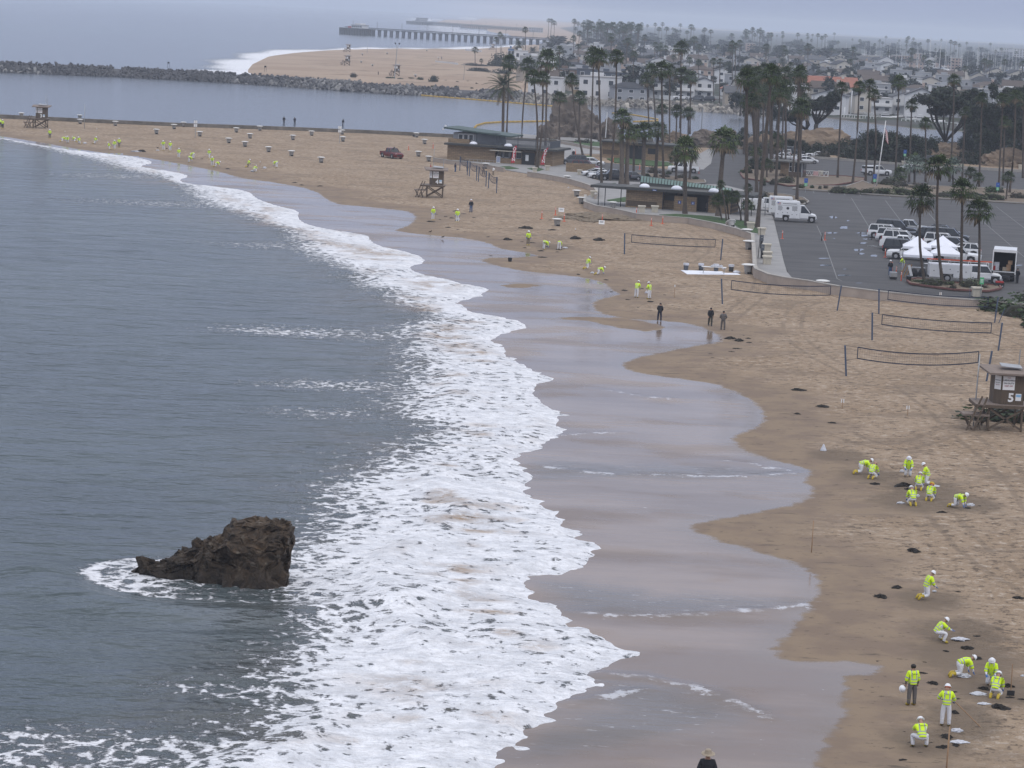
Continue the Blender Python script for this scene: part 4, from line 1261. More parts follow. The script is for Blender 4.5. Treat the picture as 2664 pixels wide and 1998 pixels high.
# ================================================================ beach things
def lifeguard_tower(px,py,num,label,rz=0,sc=1.0,full=True,z=None,name='lifeguard_tower',name_cat='lifeguard tower'):
 """front of the hut faces -Y; px,py is the foot of the front right leg"""
 pos = P(px,py,z)
 o = thing(name,label,name_cat,pos,rad(rz),None,sc)
 # platform 3.3 x 3.0, hut 1.9 x 2.0, foot origin below the platform's front right leg
 x0,x1,y0,y1 = -2.65,.25,-.25,2.6
 B0(x0 - .75,y0,1.62,x1,y1,1.82).build('platform',M['tower'],o)
 dk = o
 nb = 10
 pm = B0(-.14,y0 - .01,0,.14,y1,.045).mesh('plank',M['deck'])
 for i in range(13): link('plank',pm,o).location = (x0 - .6 + i * .298,0,1.822)
 lg = B0(-.07,-.07,-.4,.07,.07,1.62).mesh('leg',M['tower'])
 for x in (x0 + .25,-.05):
  for y in (0,y1 - .2): link('leg',lg,o).location = (x,y,0)
 for y in (-.09,y1 - .1):
  for a,b in (((x0 + .25,y,.1),(-.05,y,1.55)),((x0 + .25,y,1.55),(-.05,y,.1))):
   BR(a,b,.07,.14).build('brace',M['tower'],o)
 BR((-.05,0,1.5),(-.05,y1 - .2,.1),.07,.12).build('brace',M['tower'],o)
 BR((x0 + .25,0,.1),(x0 + .25,y1 - .2,1.5),.07,.12).build('brace',M['tower'],o)
 # low landing and ladder at the left
 B0(x0 - 1.6,y0 + .1,.98,x0 + .3,y0 + 1.3,1.12).build('landing',M['deck'],o)
 for x,dx in ((x0 - 1.4,.5),(x0 - .6,.3)):
  for y in (y0 + .15,y0 + 1.2): BR((x,y,1.0),(x + dx,y,0),.08,.1).build('leg',M['tower'],o)
 BR((x0 + .2,y0 + .15,1.4),(x0 - .7,y0 + .15,.05),.08).build('brace',M['tower'],o)
 ld = BR((x0 - 1.35,y0 - .25,0),(x0 - .35,y0 - .12,2.45),.07,.12).build('ladder',M['tower'],o)
 BR((x0 - .85,y0 - .25,0),(x0 + .0,y0 - .12,2.4),.07,.12).build('ladder',M['tower'],o)
 rg = B0(-.27,-.05,-.025,.27,.05,.025).mesh('rung',M['deck'])
 for i in range(5):
  t_ = (i + .6) / 6; r_ = link('rung',rg,ld); r_.location = (x0 - 1.1 + .95 * t_,y0 - .22 + .1 * t_,2.4 * t_)
 # hut
 hx0,hx1,hy0,hy1,hz0,hz1 = -2.05,.0,.15,2.15,1.87,4.0
 ch = .45
 poly = [(hx0 + ch,hy0),(hx1,hy0),(hx1 + .02,hy1),(hx0,hy1),(hx0,hy0 + ch)]
 hut = MB().prism(poly,hz0,hz1).build('hut',M['tower'],o)
 bd = B0(-.075,-.018,0,.075,0,hz1 - hz0 - .05).mesh('board',M['tower'])
 for i in range(9): link('board',bd,hut).location = (hx0 + ch + .09 + i * .17,hy0,hz0 + .02)
 B0(hx0 + ch - .03,hy0 - .03,hz0 + .95,hx1 + .02,hy0 - .018,hz0 + 1.03).build('trim_board',M['tower'],o)
 # corner panel sign and front sign
 s = B0(-.42,-.02,0,.42,0,.98); sg = s.build('sign_board',M['white'],o); sg.location = (hx0 + ch + .48,hy0 - .025,hz0 + 1.04)
 if full:
  text('NO',.15,M['inkr'],sg,(0,-.026,.86)); text('LIFEGUARD',.16,M['ink'],sg,(0,-.026,.68),bold=.004)
  text('ON DUTY',.16,M['ink'],sg,(0,-.026,.47),bold=.004); text('KEEP OFF',.14,M['inkr'],sg,(0,-.026,.28),bold=.003)
 s2 = B0(-.26,-.02,0,.26,0,.98).build('sign_board',M['white'],o)
 s2.location = (hx0 + ch / 2 - .02,hy0 + ch / 2 - .03,hz0 + 1.04); s2.rotation_euler = (0,0,rad(-45))
 if full:
  text('LIFEGUARD',.09,M['ink'],s2,(0,-.026,.65)); text('ON DUTY',.09,M['ink'],s2,(0,-.026,.48)); text('KEEP OFF',.08,M['inkr'],s2,(0,-.026,.32))
 if num: text(num,.85,M['white'],o,((hx0 + hx1) / 2 + .12,hy0 - .04,hz0 + .48),name='number',bold=.03)
 n_ = B0(-.2,-.02,0,.2,0,.5); n_ = n_.build('notice',M['white'],o); n_.location = (hx1 - .38,hy0 - .025,hz0 + .3)
 B0(-.17,-.03,.27,.17,-.021,.44).build('printed_panel',mat('pale_blue',(.22,.42,.62)),n_)
 # roof, solar panel, masts
 rf = MB(); rx0,rx1 = hx0 - .55,hx1 + .62
 rf.addf([(rx0,hy0 - .5,hz1 + .0),(rx1,hy0 - .5,hz1),(rx1,hy1 + .5,hz1 + .22),(rx0 - .35,hy1 + .4,hz1 + .22),(rx0,hy0 - .5,hz1 + .14),(rx1,hy0 - .5,hz1 + .14),(rx1,hy1 + .5,hz1 + .36),(rx0 - .35,hy1 + .4,hz1 + .36)],
   [(3,2,1,0),(4,5,6,7),(0,1,5,4),(1,2,6,5),(2,3,7,6),(3,0,4,7)])
 rf.build('roof',M['deck'],o)
 sp = BX((0,0,0),(1.5,.9,.05)).build('solar_panel',M['steel'],o); sp.location = (hx0 + 1.2,hy0 + 1.1,hz1 + .5); sp.rotation_euler = (rad(8),rad(4),0)
 MB().tube([(hx1 - .15,hy1 - .1,hz0),(hx1 - .1,hy1 - .1,hz1 + 1.6)],.04,5).build('mast',M['steel'],o)
 return o
# ---- towers
Z5 = ZM(1060,300,3.456); Z6 = ZM(1540,360,3.95); ZA = ZM(0,0,2.458); Z7 = ZM(2060,380,3.662); Z2 = ZM(860,0,3.687); Z3 = ZM(1360,40,3.687)
Z15 = ZM(1500,560,3.687); ZR = ZM(2164,700,3.318); ZK = ZM(2164,1150,4.424); ZL_ = ZM(2264,1480,3.2025); Z4 = ZM(1940,180,3.055); ZB = ZM(1860,160,4.147); ZS = ZM(880,90,9.217)
lifeguard_tower(2657,1123,'5','brown wooden lifeguard hut number 5 on stilts at the right edge')
lifeguard_tower(1151,515.6,'4','brown wooden lifeguard hut number 4 on stilts beside the row of end-on nets')
lifeguard_tower(118.3,334.5,'3','brown wooden lifeguard hut number 3 on stilts at the far left',sc=1.05)
lifeguard_tower(1038.4,198,None,'lifeguard hut on the peninsula sand beside the tall floodlight pole',full=False)
lifeguard_tower(909.3,170,None,'nearer of two stilted lifeguard huts stacked one above the other left of the bushes',full=False)
lifeguard_tower(910.4,135.5,None,'farther of two stilted lifeguard huts, seen just above the nearer one at the surf',full=False)
lifeguard_tower(1285.8,131,None,'small lifeguard hut near the foot of the long pier',full=False)
# ---- bins: tapered drum with a broad pale lid
def bin_mesh():
 a = MB().lathe([(.30,0),(.33,.05),(.43,.78),(.45,.84)],14).mesh('drum',M['bin'],True)
 b = MB().lathe([(.45,.82),(.68,.90),(.70,.95),(.45,1.02),(.2,1.05),(0,1.05)],14).mesh('lid',M['binw'])
 r_ = Matrix.Rotation(rad(90),3,'X')
 c = MB().lathe([(.13,-.05),(.13,.05)],10); c.v = [tuple(r_ @ Vector(v)) for v in c.v]
 return a,b,c.mesh('wheel',M['tyre'])
BA,BB,BC = bin_mesh()
def bin_(pos,label,tilt=None,sc=1.0,rz=0):
 o = thing('litter_bin',label,'litter bin',pos,rad(rz),'grey litter bins with broad lids on the sand',sc)
 link('drum',BA,o); link('lid',BB,o)
 for sg in (-1,1):
  w_ = link('wheel',BC,o); w_.location = (.14 + .12 * sg,-.3,.12)
 if tilt: o.rotation_euler = tilt; o.location.z += .35
 return o
for k,(x,y,t_) in enumerate(((137,750,'grey bin with a pale lid left of lifeguard hut 3'),(510,763,'upper of two bins close together beside the thin pole near hut 3'),(512,792,'lower of two bins close together beside the thin pole near hut 3'),(737,805,'lone bin on the sand above the trio of clean-up workers at far left'),
 (1000,857,'bin below the low fence rail left of the lollipop-topped sign'),(1113,825,'bin immediately left of the topmost bin near the first signpost'),(1172,810,'topmost bin left of the first tall signpost on the far sand'),(1277,872,'bin just right of the first tall signpost'),
 (1462,915,'leftmost bin of the slanting group between the two signposts'),(1511,847,'bin of the slanting group nearest the sea wall anglers, with a white lid'),(1566,938,'lowest bin of the group between the two signposts'),(1598,885,'bin in the middle of the group between the two signposts'),
 (1661,835,'bin nearest the sea wall below the two standing anglers'),(1717,972,'pale bin right of and below the slanting group'),(1872,895,'bin above two low pale bins in mid sand, left of the second signpost'),(1863,998,'pale bin straight above the bending worker at right of the far crew'),
 (1992,867,'bin midway between sea wall and second signpost'),(2053,1040,'pale bin lowest of the far bins, above the red truck line'),(2187,860,'upper bin right beside the second signpost'),(2192,905,'lower bin right beside the second signpost'))):
 bin_(ZA(x,y),t_)
for x,y,t_ in ((80,198,'bin behind a fire ring near the sea wall left of the snack bar'),(153,258,'bin beside yellow tape left of the snack bar'),(97,370,'pale-lidded bin left of the snack bar corner'),(190,415,'bin against the curved low wall at the snack bar'),
 (705,480,'bin standing behind the end-on nets in front of the snack bar'),(1435,597,'bin on the sand at the first bend of the beach wall'),(1520,730,'upper bin of a pair where the beach wall opens'),(1562,795,'lower bin of a pair where the beach wall opens'),
 (1345,995,'bin with a notice board behind it among orange posts'),(1845,838,'bin half hidden behind the sand heap')):
 bin_(Z5(x,y),t_)
for x,y,t_ in ((1632,213,'bin against the wall end below the tipped one'),(1650,328,'bin beside the white capped wall by the pay stations'),(1643,563,'bin at the lower bend of the wall by the waste table')):
 bin_(Z15(x,y),t_,sc=1.12)
bin_(Z15(1490,150),'tipped-over pale bin leaning on the wall below the lawn',tilt=(rad(-38),rad(-15),0),sc=1.05)
bin_(Z7(290,1375),'bin with a broad white lid against the wall left of the parking edge net',sc=1.1)
for x,y,t_ in ((575,495,'tiny bin on the peninsula right of the twin huts'),(550,680,'tiny bin below the twin huts on the peninsula'),(820,765,'tiny pale bin left of the floodlight pole'),(1170,470,'tiny bin left of the dune ridge'),(2125,400,'tiny bin at the top of the dune ridge'),(1850,1015,'tiny bin right of the riprap-top hut')):
 bin_(ZS(x,y),t_)
# ---- volleyball nets
def net(ax,ay,bx,by,label,sag=.12,lean=.14,h=2.5,gap=.75,name='volleyball_net',drop=0.0,hidden=False):
 A = P(ax,ay); B = P(bx,by)
 o = thing(name,label,'net',A,0,'beach volleyball nets between navy posts')
 d = (B - A); d.z = 0; Ln = d.length; u = d.normalized()
 for p0,s in ((Vector((0,0,0)),-1),(B - A,1)):
  BR(p0 - Vector((0,0,.4)),p0 + u * s * lean + Vector((0,0,h)),.13).build('post',M['navy'],o)
 n = 12
 def pt(t_,z_): return u * (gap + (Ln - 2 * gap) * t_) + Vector((0,0,z_ - sag * 4 * t_ * (1 - t_) - drop * t_ + (B.z - A.z) * t_))
 for nm,z_ in (('top_band',h - .1),('bottom_band',h - 1.0)):
  mb = MB()
  for i in range(n): mb.bar(pt(i / n,z_),pt((i + 1) / n,z_),.02,.085)
  pts = [pt(i / n,z_) for i in range(n + 1)]
  m2 = MB()
  vs = []
  for q_ in pts: vs += [q_ + Vector((0,-.01,-.045)),q_ + Vector((0,-.01,.045)),q_ + Vector((0,.01,.045)),q_ + Vector((0,.01,-.045))]
  fs = []
  for i in range(n):
   for j in range(4): fs.append((i * 4 + j,i * 4 + 4 + j,i * 4 + 4 + (j + 1) % 4,i * 4 + (j + 1) % 4))
  m2.addf(vs,fs); m2.build(nm,M['navyb'],o)
 for t_ in (0,1): BR(pt(t_,h - 1.0),pt(t_,h - .1),.07,.03).build('side_band',M['navyb'],o)
 g = MB()
 nv = int(Ln / .22)
 for i in range(1,nv): g.bar(pt(i / nv,h - 1.0),pt(i / nv,h - .1),.006)
 for z_ in (.2,.4,.6,.8):
  for i in range(n): g.bar(pt(i / n,h - 1.0 + z_ * .9 / .9),pt((i + 1) / n,h - 1.0 + z_),.006)
 tag(g.build('netting',M['navyb'],o),kind='stuff')
 r_ = MB()
 for p0,s,t_ in ((Vector((0,0,0)),-1,0),(B - A,1,1)):
  for z_,zp in ((h - .1,h - .02),(h - 1.0,h - 1.25)): r_.bar(pt(t_,z_),p0 + u * s * lean * zp / h + Vector((0,0,zp)),.022)
 r_.build('rope',M['dark'],o)
 return o
net(1624.8,661.7,1874.3,677,'net above the waste table, its right post by the beach wall',.1,.12)
net(1880.3,790.5,2177,808,'net with a strongly leaning left post below the waste table',.22,.28)
net(2287,817,2586.9,839,'topmost of three nets at right, in front of the parking wall',.18,.18)
net(2269.5,885,2596.5,911.6,'middle of three nets at right, with a loose stick at its right post',.16,.18)
net(2202.6,978.8,2564.9,992.3,'lowest and nearest net, sagging deeply, by hut 5',.36,.3)
net(1196,443.8,1215.4,455.7,'farthest of four end-on nets by the snack bar',.25,.05)
net(1220.9,458.6,1239.4,470.1,'second farthest of four end-on nets by the snack bar',.25,.05)
net(1244.3,472.7,1264,485.2,'second nearest of four end-on nets by the snack bar',.25,.05)
net(1270.4,489.5,1291.5,502.5,'nearest of four end-on nets by the snack bar',.25,.05)
p_ = P(2597,841); tag(BR((0,0,-.1),(.55,.1,1.5),.06).build('loose_stick',M['navy'],None),'short blue stick leaning out of the sand beside a net post','stick').location = p_
# ---- poles, stakes, sign posts on the sand
def pole(pos,h,r_,m_,label,cat='pole',name='pole',lean=(0,0),n=6):
 o = MB().tube([(0,0,-.4),(lean[0],lean[1],h)],[r_,r_ * .8],n).build(name,m_,None,True); o.location = pos
 return tag(o,label,cat)
pole(P(2532,1108),5.2,.055,M['steel'],'thin grey pole behind the platform of hut 5',lean=(.08,0))
pole(ZA(539,824),5.0,.06,M['steel'],'thin pole with a rope to the mast of hut 3')
pole(ZS(693,430),7.0,.10,M['steel'],'bare pole on the peninsula sand right of the twin huts')
pole(Z5(232,520),4.6,.04,M['steel'],'thin mast rising behind hut 4 on its left')
pole(P(118,332),6.6,.045,M['steel'],'mast standing behind hut 3')
pole(P(110,334),.2,.04,M['steel'],'short peg in the sand under hut 3',name='peg',cat='peg')
def signpost(pos,label,h=3.2):
 o = thing('sign_post',label,'sign',pos)
 MB().tube([(0,0,-.3),(0,0,h)],.05,6).build('post',M['steel'],o)
 for z in (h - .1,h - .8):
  BX((-.18,-.03,z),(.3,.03,.55)).build('sign_panel',M['white'],o); BX((.18,-.03,z),(.3,.03,.55)).build('sign_panel',M['white'],o)
 return o
signpost(ZA(1248,880),'tall post with four small white panels, left one on the far sand')
signpost(ZA(2170,915),'tall post with four small white panels, right one on the far sand')
def stake(pos,label,h=.75,double=True,board=True):
 o = thing('marker_stake',label,'stake',pos,0,'wooden marker stakes with white tags')
 BR((0,0,-.15),(.01,0,h),.045).build('stake',M['wood'],o)
 if double:
  for s in (-1,1): BX((.075 * s,-.02,h - .1),(.085,.012,.26)).build('tag',M['white'],o)
 elif board: BX((0,-.03,h - .08),(.10,.012,.22)).build('tag',M['white'],o)
 return o
stake(ZR(88,1212),'left stake with a double white tag on the open sand')
stake(ZR(652,1270),'right stake with a double white tag on the open sand')
stake(ZR(935,265),'stake with a double white tag in front of the parking wall')
stake(Z15(937,788),'thin stake with a single white tag right of the two standing workers',1.25,False)
stake(Z5(1510,1040),'very short white-tagged stake above the bending workers',.35,False)
stake(ZA(1663,1065),'faint stake between the far crew and the clear bag',.9,False)
stake(ZA(415,848),'tiny white-tagged stake right of hut 3',.3,False)
stake(ZA(619,830),'tiny stake right of the thin pole',.3,False)
pole(P(2111,1437),1.75,.028,M['wood'],'thin bare wooden stick in the smooth sand beside the tide channel',cat='stake',name='stake')
pole(P(2460,2030),2.1,.036,M['wood'],'wooden stake rising from the bottom edge near the crouching worker',cat='stake',name='stake')
pole(ZR(1185,285),1.6,.03,M['navy'],'short dark rod in front of the parking wall',cat='pole',name='rod')
def posts(lst,sc=1.0):
 for q_,lab in lst:
  o = thing('traffic_post',lab,'traffic post',q_,0,'orange delineator posts',sc)
  MB().lathe([(.06,.04),(.055,1.05),(.03,1.1)],8).build('post',M['orange'],o)
  BX((0,0,.025),(.45,.45,.05)).build('base',M['orange'],o)
  for z in (.8,.95): MB().lathe([(.062,z),(.061,z + .07)],8).build('reflective_band',M['white'],o)
posts([(Z5(1207,930),'orange post left of the bin with a notice'),(Z5(1330,898),'orange post above the bin with a notice'),(Z5(1408,955),'orange post just right of the bin with a notice'),(Z5(1750,960),'orange post behind the white sign at the sand heap'),(Z6(608,898),'orange post left of a pair below the restroom wall'),(Z6(725,878),'orange post right of a pair below the restroom wall'),
    (Z6(1955,1033),'orange post at the kerb of the sidewalk'),(Z7(313,898),'orange post standing on the open asphalt'),(Z7(888,1062),'orange post behind the row of parked cars'),(Z7(953,1195),'orange post right behind the dark-jacketed worker'),(Z7(992,1240),'orange post beside the pet crate'),(Z7(1040,1290),'nearest orange post before the tents'),(Z6(490,320),'orange post between cars and pickup'),(Z6(1098,360),'orange post at the tail of the white pickup'),(Z6(217,245),'orange post on the far lawn edge'),(Z5(230,295),'tiny orange post by the yellow tape left of the snack bar'),(Z5(10,312),'tiny orange post at the left end of the yellow tape'),(Z5(1510,355),'tiny orange post behind the gravel heap'),(Z6(456,790),'small post behind the wall right of the sand heap')])
o = pole(Z7(284,905),1.1,.07,M['dark'],'black post beside the orange one on the open asphalt',cat='traffic post',name='traffic_post')
for x,y,lab in ((1745,985,'small white A-frame notice in front of the sand heap'),(1380,925,'small white notice on the bin among orange posts')):
 o = thing('notice_board',lab,'sign',Z5(x,y))
 BX((0,0,.35),(.75,.03,.55),rot=Matrix.Rotation(rad(-20),3,'X')).build('board',M['white'],o)
 t = MB()
 for i in range(4): t.box((0,-.03 + .04 * (i - 1.5) * .3,.2 + i * .09),(.5,.01,.03))
 t.build('lettering',M['ink'],o)
 if y < 950: o.location.z += .8
# ================================================================ crew
Yl = 'lime-jacketed worker '
def W(pt,ps,rz,lab,**k): return person(pt,ps,rz,lab,**k)
for pt,ps,rz,lab,k in (
 (ZA(3,812),'work',40,Yl + 'half cut by the left edge of the picture',dict(suit='oliveg',hands='skin')),
 (ZA(17,822),'stand',160,Yl + 'in olive trousers at the left edge',dict(suit='oliveg')),
 (ZA(318,885),'stand',180,Yl + 'in grey trousers standing alone below hut 3',dict(suit='greyp',hat='hat')),
 (ZA(397,906),'crawl',-60,Yl + 'bent low, first of four kneeling below hut 3',{}),
 (ZA(432,916),'kneel',180,Yl + 'kneeling upright, second of four below hut 3',{}),
 (ZA(480,907),'crawl',60,Yl + 'stooping with white seat raised, third of four below hut 3',{}),
 (ZA(508,922),'kneel',150,Yl + 'kneeling beside a clear bag, last of four below hut 3',{}),
 (ZA(607,921),'kneel',-120,Yl + 'kneeling alone between the four and the trio',{}),
 (ZA(700,956),'kneel',100,Yl + 'kneeling, left of a close trio',{}),
 (ZA(732,958),'stand',170,Yl + 'with white legs in the middle of a close trio',{}),
 (ZA(761,943),'stand',190,Yl + 'in khaki trousers, right of a close trio',dict(suit='khaki')),
 (ZA(1045,961),'rake',160,Yl + 'holding a shovel, left of a standing pair',{}),
 (ZA(1088,966),'stand',170,Yl + 'standing with a shovel, right of a standing pair',{}),
 (ZA(1143,1010),'stand',180,Yl + 'standing right of the shovel pair',{}),
 (ZA(1206,1038),'bend',-60,Yl + 'bowing over with straight white legs by the far waterline',{}),
 (ZA(1238,1016),'bend',60,Yl + 'bowing forward beside the bowing one by the far waterline',{}),
 (ZA(1338,1016),'stand',150,Yl + 'standing above two others near the far runnel',{}),
 (ZA(1357,1062),'work',180,Yl + 'standing beside a kneeling one near the far runnel',{}),
 (ZA(1381,1067),'crawl',-90,Yl + 'kneeling low at the edge of the far runnel',{}),
 (ZA(1585,1070),'kneel',-70,Yl + 'kneeling on the sand, left of a well spaced trio',dict(suit='khaki')),
 (ZA(1621,1100),'squat',-60,Yl + 'squatting with a white bag, middle of a well spaced trio',{}),
 (ZA(1770,1072),'bend',60,Yl + 'bending deeply, right of a well spaced trio',{}),
 (Z5(228,940),'stand',-150,Yl + 'standing left of a pair below hut 4',{}),
 (Z5(447,960),'stand',175,Yl + 'with a clear bag, right of a pair below hut 4',{}),
 (Z5(570,873),'stand',20,'worker in jeans and a dark vest with an orange hood',dict(suit='jean',jacket='black',boots='dark',hands='skin',band_=True)),
 (Z5(1084,1168),'stand',200,Yl + 'in khaki trousers above the long puddle',dict(suit='khaki')),
 (Z5(1222,1205),'bend',-70,Yl + 'bending to the right with white legs, kelp at the feet',{}),
 (Z5(1362,1210),'bend',-10,Yl + 'bending away from us beside a clear bag',{}),
 (Z15(100,514),'kneel',-60,Yl + 'kneeling above the one on all fours',{}),
 (Z15(208,571),'crawl',-90,Yl + 'on all fours with yellow boots beside a clear bag',{}),
 (Z15(572,790),'work',-30,Yl + 'stooping, left of two standing by the kelp line',{}),
 (Z15(697,803),'rake',50,Yl + 'holding a white bag, right of two standing by the kelp line',{}),
 (ZK(325,368),'crawl',-85,Yl + 'on all fours with yellow boots showing, left of the upper beach crew',{}),
 (ZK(452,426),'sitheel',-40,Yl + 'with the hood up sitting on the heels behind the crawling one',dict(hat='hood')),
 (ZK(872,412),'kneel',172,Yl + 'kneeling and facing us above the kelp heaps',dict(band_=True)),
 (ZK(1095,500),'kneel',75,Yl + 'kneeling upright and seen from the side beside a plastic sheet',{}),
 (ZK(998,556),'sitheel',-15,Yl + 'seen from behind next to the black kelp heap',dict(text_=True)),
 (ZK(1118,682),'sitheel',-25,Yl + 'with a raised lime hood, sitting and turned away',dict(hat='hood',band_=True,text_=True)),
 (ZK(930,736),'sitheel',10,Yl + 'kneeling back to us by a crumpled clear bag',dict(text_=True)),
 (ZK(1422,757),'crawl',-125,Yl + 'curled forward alone at right beside a dark kelp lump',{}),
 (ZL_(462,250),'kneel',-75,Yl + 'kneeling in profile with a white neck cloth',{}),
 (ZL_(548,604),'squat',-80,Yl + 'squatting in profile in yellow boots',{}),
 (ZL_(735,898),'crawl',-80,Yl + 'down on knees and one hand over a clear bag',{}),
 (ZL_(340,1138),'stand',15,'bare-headed worker in grey trousers carrying a white hard hat',dict(suit='greyp',hat='hair',hands='skin',text_=True)),
 (ZL_(622,1310),'rake',-8,Yl + 'in full white suit raking, seen from behind',dict(text_=True,band_=True)),
 (ZL_(1000,985),'kneel',165,Yl + 'kneeling face to us behind a colleague at right',{}),
 (ZL_(1035,1080),'sitheel',-25,Yl + 'kneeling back to us in front of a colleague at right',dict(text_=True)),
 (ZL_(425,1502),'squat',5,Yl + 'squatting back to us over kelp near the bottom',dict(text_=True)),
 (Z7(935,1230),'stand',20,'worker in a dark jacket and jeans standing by the tents',dict(suit='jean',jacket='black',boots='dark',hands='skin')),
 (Z7(1060,1190),'work',60,Yl + 'bending over a table at the edge of the tent',{}),
):
 if ps == 'stand' and rnd.random() < .4: ps = 'walk' if rnd.random() < .3 else ps
 k.setdefault('sc',rnd.uniform(.97,1.03))
 W(pt,ps,rz,lab,**k)
for pt,ps,rz,lab,k in (
 (Z15(793,1015),'work',-10,'person in black with a backpack standing in shallow water',dict(suit='navyc',jacket='black',hat='hair',boots=None,hands='skin')),
 (Z15(1280,1060),'walk',185,'person in black shirt and olive trousers facing us by the puddle',dict(suit='oliveg',jacket='black',hat='hair',boots='dark',hands='skin')),
 (Z15(1402,1096),'behind',175,'person in dark grey with hands behind the back',dict(suit='greyp',jacket='greyp',hat='hair',boots='dark',hands='skin')),
 (P(1834,2088),'stand',180,'person in a black shirt and wide sun hat walking in at the bottom',dict(suit='black',jacket='black',hat='brim',boots='dark',hands='skin',sc=1.12)),
 (Z5(208,500),'stand',90,'child in red behind hut 4',dict(suit='redc',jacket=None,hat='hair',boots=None,hands='skin',sc=.72)),
 (Z5(430,510),'stand',60,'person in blue standing left of the end-on nets',dict(suit='jean',jacket='navyc',hat='hair',boots=None,hands='skin',sc=.9)),
 (Z5(683,532),'behind',10,'person in grey behind the end-on nets',dict(suit='greyp',jacket='greyp',hat='hair',boots=None,hands='skin',sc=.95)),
 (Z5(770,540),'rake',-60,'person in shorts right of the end-on nets',dict(suit='khaki',jacket='white',hat='hair',boots=None,hands='skin',sc=.85)),
 (Z5(538,505),'stand',0,'child at the post of the end-on nets',dict(suit='navyc',jacket='navyc',hat='hair',boots=None,hands='skin',sc=.6)),
 (Z6(1188,768),'stand',0,'person in grey work clothes at the restroom door',dict(suit='greyp',jacket='greyp',hat='hair',boots='dark',hands='skin')),
 (Z6(1555,740),'stand',90,'person beside the white service trucks',dict(suit='jean',jacket='navyc',hat='hair',boots='dark',hands='skin')),
 (Z7(2145,1310),'behind',120,'person in dark clothes at the tail of the box truck',dict(suit='black',jacket='black',hat='hair',boots='dark',hands='skin')),
 (Z5(1490,392),'stand',180,'small figure with a red helmet behind the parked cars',dict(suit='navyc',jacket='black',hat='hat',boots='dark',hands='skin')),
 (ZA(1815,793),'stand',0,'angler in a long dark coat, left one at the sea wall',dict(suit='black',jacket='black',hat='hair',boots='dark',hands='skin')),
 (ZA(1884,797),'stand',30,'slim dark angler, second at the sea wall',dict(suit='black',jacket='navyc',hat='hair',boots='dark',hands='skin')),
 (ZA(2192,808),'walk',-50,'dark figure leaning over the sea wall, rightmost angler',dict(suit='black',jacket='black',hat='hair',boots='dark',hands='skin')),
 (ZS(958,985),'stand',90,'dark figure on top of the riprap left of the floodlight pole',dict(suit='black',jacket='black',hat='hair',boots=None,hands='skin')),
 (Z2(1033,572),'stand',0,'tiny pale figure walking on the dunes',dict(suit='khaki',jacket='white',hat='hair',boots=None,hands='skin')),
 (Z2(1065,572),'walk',60,'tiny grey figure walking on the dunes',dict(suit='greyp',jacket='jean',hat='hair',boots=None,hands='skin')),
 (ZB(755,985),'stand',90,'person in light blue beside the dark car at the end of the lot',dict(suit='jean',jacket='jean',hat='hair',boots=None,hands='skin')),
):
 person(pt,ps,rz,lab,group='people without lime jackets',**k)
# backpack, helmet in the hand, rake, shovels
o = BX((0,0,0),(.34,.2,.5),tx=.8,ty=.7).build('backpack',M['black'],None); o.location = Z15(793,1015) + Vector((0,-.27,1.22)); tag(o,'black backpack worn by the person in the shallow water','backpack')
q_ = ZL_(340,1138); o = link('hard_hat',BODY['stand'][4]); o.location = q_ + Vector((-.42,-.05,.72)); o.rotation_euler = (rad(70),0,rad(20)); tag(o,'white hard hat carried in the left hand of the bare-headed worker','hard hat')
def tool(pos,a,b,label,head=.22,nm='rake'):
 o = thing(nm,label,nm,pos)
 MB().tube([a,b],.022,6).build('handle',M['wood'],o)
 d = (Vector(b) - Vector(a)).normalized()
 BX(Vector(b) + d * .08,(head * 1.6,.05,.25 if nm == 'shovel' else .06)).build('blade',M['dark'],o)
tool(ZL_(622,1310),(.30,.25,1.05),(1.45,-.15,.05),'long rake of the white-suited worker seen from behind')
tool(ZL_(1165,1050),(0,0,1.35),(.02,0,.15),'upright shovel stuck in the sand at the right crew',.2,'shovel')
tool(ZA(1018,948),(.35,0,1.3),(-.25,0,.1),'shovel left of the standing pair',.22,'shovel')
tool(ZA(1066,952),(.1,0,1.3),(0,0,.1),'shovel between the standing pair',.22,'shovel')
tool(ZA(1300,1018),(.5,0,.6),(-.2,0,.1),'rake lying out toward the left of the far runnel group',.3)
tool(Z5(455,950),(.05,0,1.3),(-.2,0,.1),'shovel of the worker with the clear bag below hut 4',.22,'shovel')
